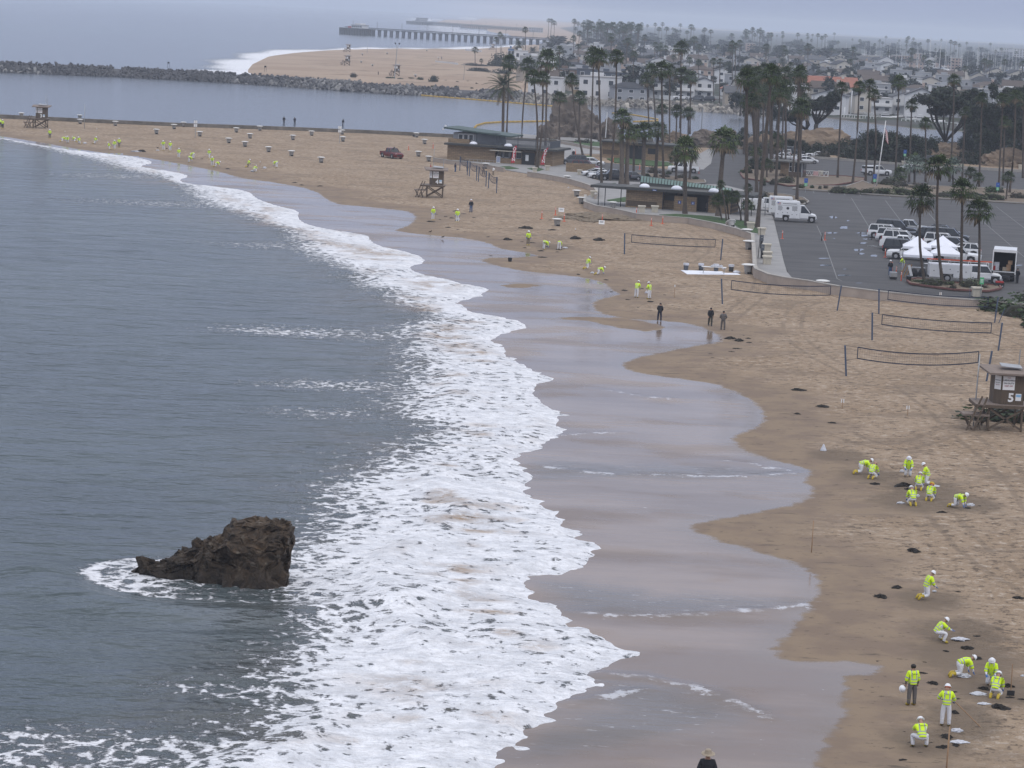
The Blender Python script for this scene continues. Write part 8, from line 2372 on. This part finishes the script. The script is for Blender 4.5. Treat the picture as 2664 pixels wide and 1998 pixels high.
def house(loc,label,L_=11,D_=10,h=5.6,wall='stucco',roof='rdark',kind='gx',rz=0,name='house',group=None,cat='house',win=True,chim=True,balcony=False,storeys=2):
 o = thing(name,label,cat,loc,rad(rz),group)
 wb = MB(); wb.b0(-L_ / 2,0,-1,L_ / 2,D_,h)
 rise = {'gx': D_ * .22,'gy': L_ * .20,'flat': 0,'hip': L_ * .16}[kind]
 if kind == 'gy': wb.addf([(-L_ / 2,0,h),(L_ / 2,0,h),(0,0,h + rise)],[(0,1,2)]); wb.addf([(-L_ / 2,D_,h),(L_ / 2,D_,h),(0,D_,h + rise)],[(0,2,1)])
 if kind == 'gx': wb.addf([(-L_ / 2,0,h),(-L_ / 2,D_ / 2,h + rise),(-L_ / 2,D_,h)],[(0,1,2)]); wb.addf([(L_ / 2,0,h),(L_ / 2,D_ / 2,h + rise),(L_ / 2,D_,h)],[(0,2,1)])
 wb.build('wall',M[wall],o)
 rb = MB()
 if kind == 'gx': gable(rb,-L_ / 2,L_ / 2,0,D_,h + .02,rise,axis='x')
 elif kind == 'gy': gable(rb,-L_ / 2,L_ / 2,0,D_,h + .02,rise,axis='y')
 elif kind == 'hip':
  e_ = .5; q_ = min(L_,D_) * .42
  rb.addf([(-L_ / 2 - e_,-e_,h),(L_ / 2 + e_,-e_,h),(L_ / 2 + e_,D_ + e_,h),(-L_ / 2 - e_,D_ + e_,h),(-L_ / 2 + q_,D_ / 2,h + rise),(L_ / 2 - q_,D_ / 2,h + rise)],[(0,1,5,4),(1,2,5),(2,3,4,5),(3,0,4),(3,2,1,0)])
 else:
  rb.b0(-L_ / 2 - .15,-.15,h,L_ / 2 + .15,D_ + .15,h + .35)
 rf = rb.build('roof',M[roof],o)
 if chim and kind != 'flat': B0(L_ * .2,D_ * .4,h,L_ * .2 + .9,D_ * .4 + .8,h + rise + .9).build('chimney',M[wall],rf)
 if kind == 'flat' and chim: B0(-L_ * .25,D_ * .3,h + .35,L_ * .05,D_ * .7,h + 1.3).build('roof_hut',M[wall],rf)
 if win:
  hs = h / storeys
  for s in range(storeys):
   n = max(2,int(L_ / 3.2))
   for i in range(n): window(o,-L_ / 2 + L_ * (i + .5) / n,0,s * hs + hs * .35,1.3,hs * .42)
 if balcony:
  B0(-L_ / 2 + .4,-1.3,h / 2 - .15,L_ / 2 - .4,0,h / 2).build('balcony',M[wall],o)
  B0(-L_ / 2 + .4,-1.3,h / 2 + .1,L_ / 2 - .4,-1.22,h / 2 + .95).build('balcony_rail',M['white'],o)
 return o
def at_px(x,y,z=1.4): return P(x,y,z)
# front row, each as seen
def fronthouse(x0,x1,yb,ytop,label,**k):
 c = at_px((x0 + x1) / 2,yb); s = mpp(c)
 return house(c,label,L_=(x1 - x0) * s,h=(yb - ytop) * s,**k)
fronthouse(1690,1748,254,214,'white two-storey house with an outside stair behind the far bank',wall='hwhite',roof='rdark',kind='gx',D_=9,balcony=True)
fronthouse(1748,1806,256,216,'white clapboard house with a dark roof and porch, middle of the white group',wall='hwhite',roof='rdark',kind='gx',D_=9,balcony=True)
fronthouse(1806,1856,258,214,'white house with a steep gable at the right end of the white group',wall='hwhite',roof='rdark',kind='gy',D_=11,balcony=True)
fronthouse(1798,1824,257,240,'small white gabled porch house in front of the white group',wall='hwhite',roof='rdark',kind='gy',D_=3,storeys=1)
fronthouse(1645,1690,246,206,'white house with a chimney left of the white group',wall='hwhite',roof='rgrey',kind='gy',D_=9)
fronthouse(1555,1606,240,190,'dark half-built house wrapped in scaffolding, right one',wall='hdark',roof='rgrey',kind='flat',D_=10)
fronthouse(1606,1642,238,190,'dark glass-fronted house with a slanting light roof',wall='hdark',roof='rlight',kind='flat',D_=10)
fronthouse(1500,1552,232,182,'dark house behind scaffolding, middle one',wall='hdark',roof='rgrey',kind='flat',D_=10)
fronthouse(1446,1500,226,182,'brown house behind scaffolding at the left',wall='brownw',roof='rgrey',kind='flat',D_=10)
fronthouse(1400,1444,214,158,'white villa with columns behind the V-shaped palm pair',wall='hwhite',roof='rlight',kind='flat',D_=9,balcony=True)
fronthouse(1350,1400,200,148,'grey-white beach house beside the blue-walled one',wall='hgrey',roof='rlight',kind='flat',D_=9,balcony=True)
fronthouse(1320,1336,172,128,'narrow beach house with a bright blue wall',wall='bluew',roof='rlight',kind='flat',D_=8)
fronthouse(1336,1372,180,134,'white boxy beach house right of the blue wall',wall='hwhite',roof='rlight',kind='flat',D_=8,balcony=True)
fronthouse(1876,1914,252,232,'small white house with a red tiled roof right of the white group',wall='hwhite',roof='rtile',kind='gy',D_=8,storeys=1)
fronthouse(1915,1960,258,236,'brown-roofed bungalow right of the small red roof',wall='stucco',roof='rbrown',kind='gx',D_=8,storeys=1)
fronthouse(1976,2022,270,234,'dark blue-grey house with white windows left of the villa',wall='hdark',roof='rgrey',kind='flat',D_=9)
v = fronthouse(2044,2100,264,218,'cream villa gable wing with balconies',wall='stucco',roof='rtile',kind='gy',D_=16,balcony=True)
fronthouse(2100,2230,262,226,'long cream villa wing under a big red tiled roof',wall='stucco',roof='rtile',kind='gx',D_=15,balcony=True)
fronthouse(2214,2258,290,268,'low building with a small red tiled roof at the docks',wall='tanw',roof='rtile',kind='gx',D_=8,storeys=1)
fronthouse(2150,2216,286,262,'cream terrace wall building below the villa',wall='stucco',roof='rlight',kind='flat',D_=5,storeys=1)
fronthouse(2266,2320,294,258,'modern pale house with large glass fronts at the docks',wall='hwhite',roof='rlight',kind='flat',D_=10,balcony=True)
fronthouse(2321,2376,296,254,'white modern house with a tall gable right of the glass fronts',wall='hwhite',roof='rgrey',kind='gy',D_=10,balcony=True)
fronthouse(2342,2416,266,246,'cream house under a blue slate roof',wall='stucco',roof='rblue',kind='hip',D_=10,storeys=1)
fronthouse(2362,2430,240,224,'charcoal roofed house behind the blue roof',wall='hdark',roof='rdark',kind='gx',D_=12,storeys=1)
fronthouse(2276,2330,240,228,'cream low house with a white pediment behind the docks',wall='hwhite',roof='rgrey',kind='gy',D_=10,storeys=1)
fronthouse(2436,2462,226,214,'small house with an orange awning roof',wall='tanw',roof='rtile',kind='hip',D_=8,storeys=1)
fronthouse(2204,2256,212,200,'white flat house with a long window band behind the villa',wall='hwhite',roof='rlight',kind='flat',D_=10,storeys=1)
# larger blocks
def block(x0,x1,yb,yt,label,wall,cols,rows,D_=14,name='apartment_building',wcol='pane',ov=.3):
 c = at_px((x0 + x1) / 2,yb); s = mpp(c); L_ = (x1 - x0) * s; h = (yb - yt) * s
 o = thing(name,label,'apartment block',c)
 B0(-L_ / 2,0,-1,L_ / 2,D_,h).build('wall',M[wall],o)
 B0(-L_ / 2 - ov,-ov,h,L_ / 2 + ov,D_ + ov,h + .6).build('roof',M['rlight'],o)
 w_,hh = L_ / cols * .55,h / rows * .45
 me = B0(-w_ / 2,-.05,0,w_ / 2,.02,hh).mesh('window',M['pane'])
 sl_ = B0(-L_ / 2,-1.0,0,L_ / 2,0,.3).mesh('balcony_slab',M[wall])
 for j in range(rows):
  link('balcony_slab',sl_,o).location = (0,0,h * j / rows + .1)
  for i in range(cols): link('window',me,o).location = (-L_ / 2 + L_ * (i + .5) / cols,0,h * j / rows + h / rows * .35)
 return o
block(2382,2440,170,142,'peach apartment block behind the marina, left wing','peach',7,4)
block(2440,2500,182,152,'peach apartment block behind the marina, right wing','peach',7,4)
block(2324,2366,166,146,'peach apartment block farther left behind the marina','peach',6,3)
block(2584,2632,160,136,'pale high apartment block at right, lower left wing','hgrey',6,5,30)
block(2604,2640,158,128,'pale high apartment block at right, middle wing','hwhite',6,7,30)
block(2636,2680,162,130,'pale high apartment block at the right edge','hwhite',6,7,30)
block(1942,1964,136,114,'small pink tower block over the far roofs','peach',3,4)
block(1964,1986,138,122,'lower pink block beside the small pink tower','peach',3,3)
block(2196,2240,176,160,'pink low block left of the long hall','peach',6,2)
block(2240,2306,160,146,'long pale green-roofed hall over the marina roofs','stucco',8,1,18,'hall')
block(2156,2200,170,156,'grey pink block left of the pink low block','hgrey',6,2)
block(1376,1412,84,73,'faint pavilion building at the root of the far pier','hgrey',6,2,20,'pavilion')
# rows of roofs behind
protos = []
hr = random.Random(77)
hu = hr.uniform
LM = ((1400,'white columned villa'),(1475,'scaffolded brown house'),(1525,'scaffolded dark house'),(1625,'dark glass house'),(1668,'white chimney house'),(1720,'outside-stair house'),(1778,'white porch house'),(1830,'steep white gable'),(1895,'small red roof'),(1952,'pink tower block'),(2000,'dark blue-grey house'),(2075,'villa gable'),(2165,'big red roof'),(2218,'pink low block'),(2273,'long pale hall'),(2345,'left peach block'),(2411,'middle peach block'),(2470,'right peach block'),(2560,'dark marina tree'),(2615,'pale high block'))
def near(x,y):
 d,n_,lx = min((abs(x - a),b_,a) for a,b_ in LM)
 return ('in line with the ' if d < 9 else ('just left of the ' if x < lx else 'just right of the ')) + n_
specs = [('stucco','rbrown','gx',10,4.6,'cream house with a brown roof'),('hwhite','rgrey','gy',9,5.6,'white gabled house with a grey roof'),('hgrey','rdark','hip',11,4.6,'grey house with a dark hipped roof'),('hwhite','rlight','flat',11,6.2,'white flat-roofed house'),('tanw','rgrey','gx',12,4.4,'tan bungalow with a grey roof'),('peach','rbrown','hip',10,4.8,'peach house with a brown roof'),('hgrey','rlight','flat',9,6.4,'grey box house with a pale roof'),('stucco','rdark','gy',9,5.4,'cream gabled house with a dark roof')]
for sp_ in specs:
 protos.append([None,sp_])
bands = [(248,1,'front streets'),(0,2,'middle streets'),(0,3,'far streets')]
rows_ = [(216,7),(196,7),(178,8),(160,9),(146,9),(134,10),(122,11),(112,13),(102,14),(93,15)]
cnt = 0
cover = [(1690,1860,250)]
for ri,(dy,step) in enumerate(rows_):
 # dy: pixels below the horizon
 dist = HC * FPX / dy; w_px = 11.5 * FPX / dist
 x = 1400 + hu(0,20) + (0 if dy > 130 else 20)
 while x < 2700:
  yb = 33 + .049 * (x - 1332) + dy + hu(-2.5,2.5)
  water = x > 2330 and 180 < yb < 203          # marina basin stays open
  beach_ = x < 1400 + (216 - dy) * .1 - 40
  if not water and not beach_ and cnt < 290 and not (dy > 190 and 1680 < x < 1870):
   k_ = hr.randrange(len(specs)); pr = protos[k_]
   lab = '%s %s, %s' % (specs[k_][5],near(x,yb),('front rows','middle rows','far rows')[0 if ri < 3 else (1 if ri < 6 else 2)])
   pos = at_px(x,yb)
   if pr[0] is None:
    sp_ = specs[k_]
    pr[0] = house(pos,lab,L_=sp_[3],h=sp_[4],D_=9,wall=sp_[0],roof=sp_[1],kind=sp_[2],rz=hu(-14,14),group='houses of the crowded town',win=ri < 6 or True)
   else:
    dup(pr[0],pos,rad(hu(-16,16)),label=lab,sc=(hu(.8,1.35),hu(.8,1.2),hu(.85,1.2)))
   cnt += 1
  x += w_px * hu(.95,1.6)
print('houses',cnt)
# ---- trees of the town
tp = {}
def ftree(x,y,wpx,hpx,label,kind='far',z=1.4,group='leafy trees of the town',nm='leafy_tree'):
 pos = P(x,y,z); s = mpp(pos)
 i = hr.randrange(3)
 key = (kind,i)
 if key not in tp:
  o = thing(nm,label,'tree',(0,0,0),0,group)
  c_ = link('crown',leafy(kind,i),o); c_.location = (0,0,.62); c_.scale = (.5,.5,.5)
  MB().tube([(0,0,-.1),(.01,0,.4),(0,0,.6)],[.05,.035,.02],6).build('trunk',M['pinebark'],o)
  tp[key] = o; o.location = pos; o.scale = (wpx * s,wpx * s,hpx * s)
  return o
 return dup(tp[key],pos,hu(0,6.28) if wpx * s < 14 else 0,label=label,sc=(wpx * s,wpx * s,hpx * s))
for x,y,w,h,lab in ((1650,180,60,44,'large green tree clump behind the scaffolded houses, left'),(1690,176,44,34,'large green tree clump behind the scaffolded houses, right'),(1660,135,34,30,'dark tree before the grove of tall palms'),(1800,140,30,30,'tree left of the cypress'),(1826,140,22,50,'tall cypress-like tree over the rooftops'),(1880,248,34,38,'dark round tree between the white group and the red roof'),(1850,222,40,26,'dark bushy tree behind the white gable'),(2055,128,50,20,'wide dark tree on the skyline'),(1988,120,18,30,'tall conical pine on the skyline, left one'),(1994,128,10,26,'narrow conifer beside the skyline pine'),(2225,188,34,20,'dark tree behind the long window band'),(2200,186,24,14,'small dark tree behind the villa roof'),(2325,206,50,40,'palm-like tree mass left of the marina'),(2365,214,70,40,'large dark tree mass before the peach apartments, left'),(2435,214,70,36,'large dark tree mass before the peach apartments, right'),(2575,190,50,32,'dark tree before the pale high block'),(2640,182,60,24,'dark trees below the pale high block'),(2540,214,40,20,'green tree before the marina boats'),(2600,216,40,18,'pale green tree by the right marina edge'),(2060,168,30,24,'tree behind the villa gable'),(1930,180,40,40,'tall dark cypress group behind the dense palms'),(1960,214,40,40,'dark feathery tree group behind the dense palms'),(1900,150,30,24,'tree on the far roofs right of the cypress'),(2140,150,40,14,'low dark hedge of trees on the skyline')):
 ftree(x,y,w,h,lab,'dark' if w > 28 else 'far')
for i in range(150):
 x = hu(1420,2690); dy = hr.choice((200,170,150,128,110,95,84,74,64)) + hu(-6,6)
 y = 33 + .049 * (x - 1332) + dy
 if x > 2330 and 175 < y < 205: continue
 dist = HC * FPX / dy
 ftree(x,y,hu(6,13) * FPX / dist,hu(6,11) * FPX / dist,'%s tree %s, %s' % (hr.choice(('broad','round','ragged','squat')),near(x,y),'near rows' if dy > 140 else ('middle rows' if dy > 90 else 'far rows')))
# ---- far palms: one of each kind, then copies
fpal = []
for i in range(4):
 h = 14.0
 o = thing('distant_palm','x','palm tree',(0,0,0),0,'slender palms over the distant town')
 link('trunk',trunkmesh((0,0,0),(hu(-.5,.5),0,h),.3,.2,M['bark'],hu(-.3,.3),n=5,seg=3),o)
 c_ = link('crown',FANLO[i % 2],o); c_.location = (0,0,h); c_.scale = (2.8,2.8,2.6)
 fpal.append([o,False])
def fpalm(x,y,k_=1.0,lab=''):
 p_ = fpal[hr.randrange(4)]; pos = P(x,y,1.4)
 if not p_[1]: p_[1] = True; o = p_[0]; o.location = pos; o.scale = (k_,k_,k_); o['label'] = lab
 else: o = dup(p_[0],pos,hu(0,6.28),label=lab,sc=(k_ * hu(.9,1.15),) * 2 + (k_,))
n = 0
for i in range(46):       # grove behind the dune beach
 x = hu(1515,1660); fpalm(x,33 + .049 * (x - 1332) + hu(78,98),hu(.95,1.5),'slender palm of the grove %s' % near(x,0))
for i in range(70):       # skyline left and middle
 x = hu(1420,2010); fpalm(x,33 + .049 * (x - 1332) + hu(44,72),hu(.9,1.5),'hazy skyline palm ' + near(x,0))
for i in range(56):
 x = hu(2010,2690); fpalm(x,33 + .049 * (x - 1332) + hu(42,70),hu(.7,1.3),'hazy skyline palm ' + near(x,0))
for i in range(34):
 x = hu(1420,2690); y = 33 + .049 * (x - 1332) + hu(100,150)
 if x > 2330 and 175 < y < 205: continue
 fpalm(x,y,hu(.75,1.15),'thin palm among the middle roofs ' + near(x,y))
for p_ in fpal:
 if not p_[1]: fpalm(1600,125,1.0,'slender palm in the grove above the scaffolded houses')
# ---- far strand of the beach, low walls, dune fence
for a,b,lab in (((1210,130),(1252,134),'low white wall on the dunes at the top'),((1132,162),(1190,168),'thin pale rail on the dunes'),):
 A,B = P(*a,1.6),P(*b,1.6); o = thing('low_wall',lab,'wall',A,math.atan2(B.y - A.y,B.x - A.x))
 B0(0,0,-.3,(B - A).length,.4,.8).build('wall_body',M['hwhite'],o)
for x0,x1,y,lab in ((1490,1560,247,'long tan board fence before the scaffolded houses, left part'),(1560,1640,250,'long tan board fence before the scaffolded houses, right part'),(1715,1752,256,'white picket fence before the white stair house'),(1856,1885,258,'white picket fence right of the white group')):
 A,B = P(x0,y,1.3),P(x1,y + 3,1.3); o = thing('fence',lab,'fence',A,math.atan2(B.y - A.y,B.x - A.x))
 n = 14; L2 = (B - A).length; bm_ = B0(0,0,-.2,L2 / n * (.93 if 'tan' in lab else .6),.08,1.8 if 'tan' in lab else 1.2).mesh('board',mat('fence_tan',(.28,.21,.12)) if 'tan' in lab else M['white'])
 for i in range(n): link('board',bm_,o).location = (L2 * i / n,0,0)
# parked cars on the far bank street
for x,y,kind,col,lab in ((1772,259,'pickup','vwhite','white pickup on the far bank before the white houses'),(1812,262,'suv','vgrey','grey car on the far bank, middle'),(1840,264,'suv','vblack','black car on the far bank at the white gable'),(1700,250,'suv','vsilver','pale van on the far bank left of the pickup'),(1900,266,'sedan','vgrey','dark car on the far bank right of the picket fence'),(1925,268,'sedan','vblack','black car on the far bank by the bungalow'),(1520,243,'sedan','vwhite','white car before the tan fence'),(1620,250,'sedan','vwhite','white car at the end of the tan fence'),(1908,258,'suv','vwhite','white truck parked behind the dark car on the far bank')):
 place_car(kind,col,P(x,y,1.35),hr.choice((0,180)) + 3,lab)
# ---- docks and boats
def boat(pos,label,L_=7,mast=0,cabin=True,rz=0,group=None,name='motor_boat',cat='boat'):
 o = thing(name,label,cat,pos,rad(rz),group)
 hb = MB(); st = []
 for f_,w_,zb_ in ((0,.8,.0),(.3,1.0,-.1),(.65,.9,-.1),(.88,.5,.1),(1.0,.06,.5)):
  x = (f_ - .5) * L_; b = L_ * .15 * w_
  st.append((x,[(0,zb_ - .2),(b * .6,zb_),(b,.6 + f_ * .5),(b * .85,.75 + f_ * .5),(0,.78 + f_ * .5)]))
 loft(hb,st); hb.build('hull',M['white'],o)
 if cabin:
  B0(-L_ * .2,-L_ * .09,.9,L_ * .15,L_ * .09,1.7).build('cabin',M['white'],o)
  B0(-L_ * .19,-L_ * .093,1.2,L_ * .155,L_ * .093,1.55).build('cabin_window',M['glass'],o)
  if L_ < 9: B0(-L_ * .14,-L_ * .08,2.3,L_ * .06,L_ * .08,2.4).build('hard_top',M['white'],o)
 if mast:
  MB().tube([(L_ * .05,0,.8),(L_ * .05,0,mast)],[.11,.06],5).build('mast',M['white'],o)
  MB().tube([(L_ * .04,0,2.2),(-L_ * .4,0,2.1)],.14,5).build('boom',M['bluew'] if hr.random() < .5 else M['white'],o)
 return o
boat(P(2304,312,.2),'white motor boat with a small cabin in front of the docks',7.5,rz=-8)
boat(P(2328,310,.2),'blue-covered small boat right of the white motor boat',5,cabin=False,rz=-5)
boat(P(2365,316,.2),'small white boat moored at the right docks, left one',6,rz=10); boat(P(2395,318,.2),'small white boat moored at the right docks, middle one',6.5,rz=-12); boat(P(2430,322,.2),'white boat seen through the umbrella pine limbs',7,rz=8)
for a,b,lab in (((2192,306),(2280,312),'long white-railed dock before the villa'),((2225,296),(2285,308),'sloping white gangway down to the docks, left'),((2305,296),(2370,312),'sloping white gangway down to the docks, right'),((2350,318),(2520,332),'low floating dock at the right')):
 A,B = Vector((*PZ(*a,.5),.5)),Vector((*PZ(*b,.5),.5)); o = thing('dock',lab,'dock',A,math.atan2(B.y - A.y,B.x - A.x)); L2 = (B - A).length
 B0(0,-1,-.4,L2,1,.1).build('deck',M['concrete'],o)
 for sg in (-1,1): B0(0,sg * .95 - .05,1.0,L2,sg * .95 + .05,1.12).build('handrail',M['white'],o)
 pm_ = B0(-.06,-.06,.1,.06,.06,1.1).mesh('rail_post',M['white'])
 for i in range(int(L2 / 1.8) + 1):
  for sg in (-1,1): link('rail_post',pm_,o).location = (i * 1.8,sg * .95,0)
for x,y,h,lab in ((2212,308,9,'white mooring mast before the villa terrace'),(2196,308,3.5,'white mooring pile left of the mast')):
 pole(Vector((*PZ(x,y,0),0)),h,.16,M['white'],lab)
# marina in the right background: water sheet seen between roofs
wm = mat('marina_water',(.06,.075,.09),.1,.15,.05)
sheet([(2330,196),(2420,212),(2560,216),(2700,212),(2700,184),(2560,184),(2450,186),(2380,184)],1.62,.3,'marina_water',wm,'calm water of the crowded marina')
bp0 = [boat(P(2500,200,1.7),'yacht with a bare mast in the crowded marina at right',11,15,rz=80,group='moored yachts of the marina',name='yacht',cat='yacht'),boat(P(2520,198,1.7),'white motor yacht in the crowded marina at right',12,0,rz=60,group='moored yachts of the marina',name='yacht',cat='yacht'),boat(P(2540,202,1.7),'yacht with a tall mast in the crowded marina at right',10,19,rz=100,group='moored yachts of the marina',name='yacht',cat='yacht')]
for i in range(74):
 x = hu(2340,2690); y = hu(187,211); src = bp0[hr.randrange(3)]
 dup(src,P(x,y,1.7),rad(hu(0,360)),label='moored yacht %s%s' % (near(x,y),', mast bare' if src is not bp0[1] else ', no mast'),sc=hu(.7,1.25))
bq = boat(P(2352,172,1.5),'large white motor yacht standing left of the peach apartments',22,0,rz=20,name='yacht',cat='yacht')
for i in range(110):     # tree belt toward the horizon
 x = hu(1420,2690); dy = hu(46,100); y = 33 + .049 * (x - 1332) + dy
 if x < 1540 and dy > 40 and dy < 92: continue
 dist = HC * FPX / dy
 ftree(x,y,hu(14,34) * FPX / dist,hu(7,13) * FPX / dist,'wide tree clump %s, %s rows' % (near(x,y),'far' if dy > 70 else 'last'))
for i in range(30):      # masts farther back
 x = hu(2100,2690); y = 33 + .049 * (x - 1332) + hu(62,100)
 dup(bp0[0 if hr.random() < .5 else 2],P(x,y,1.5),rad(hu(0,360)),label='masted yacht far across the harbour ' + near(x,y),sc=hu(.8,1.3),group='yachts of the far harbour')
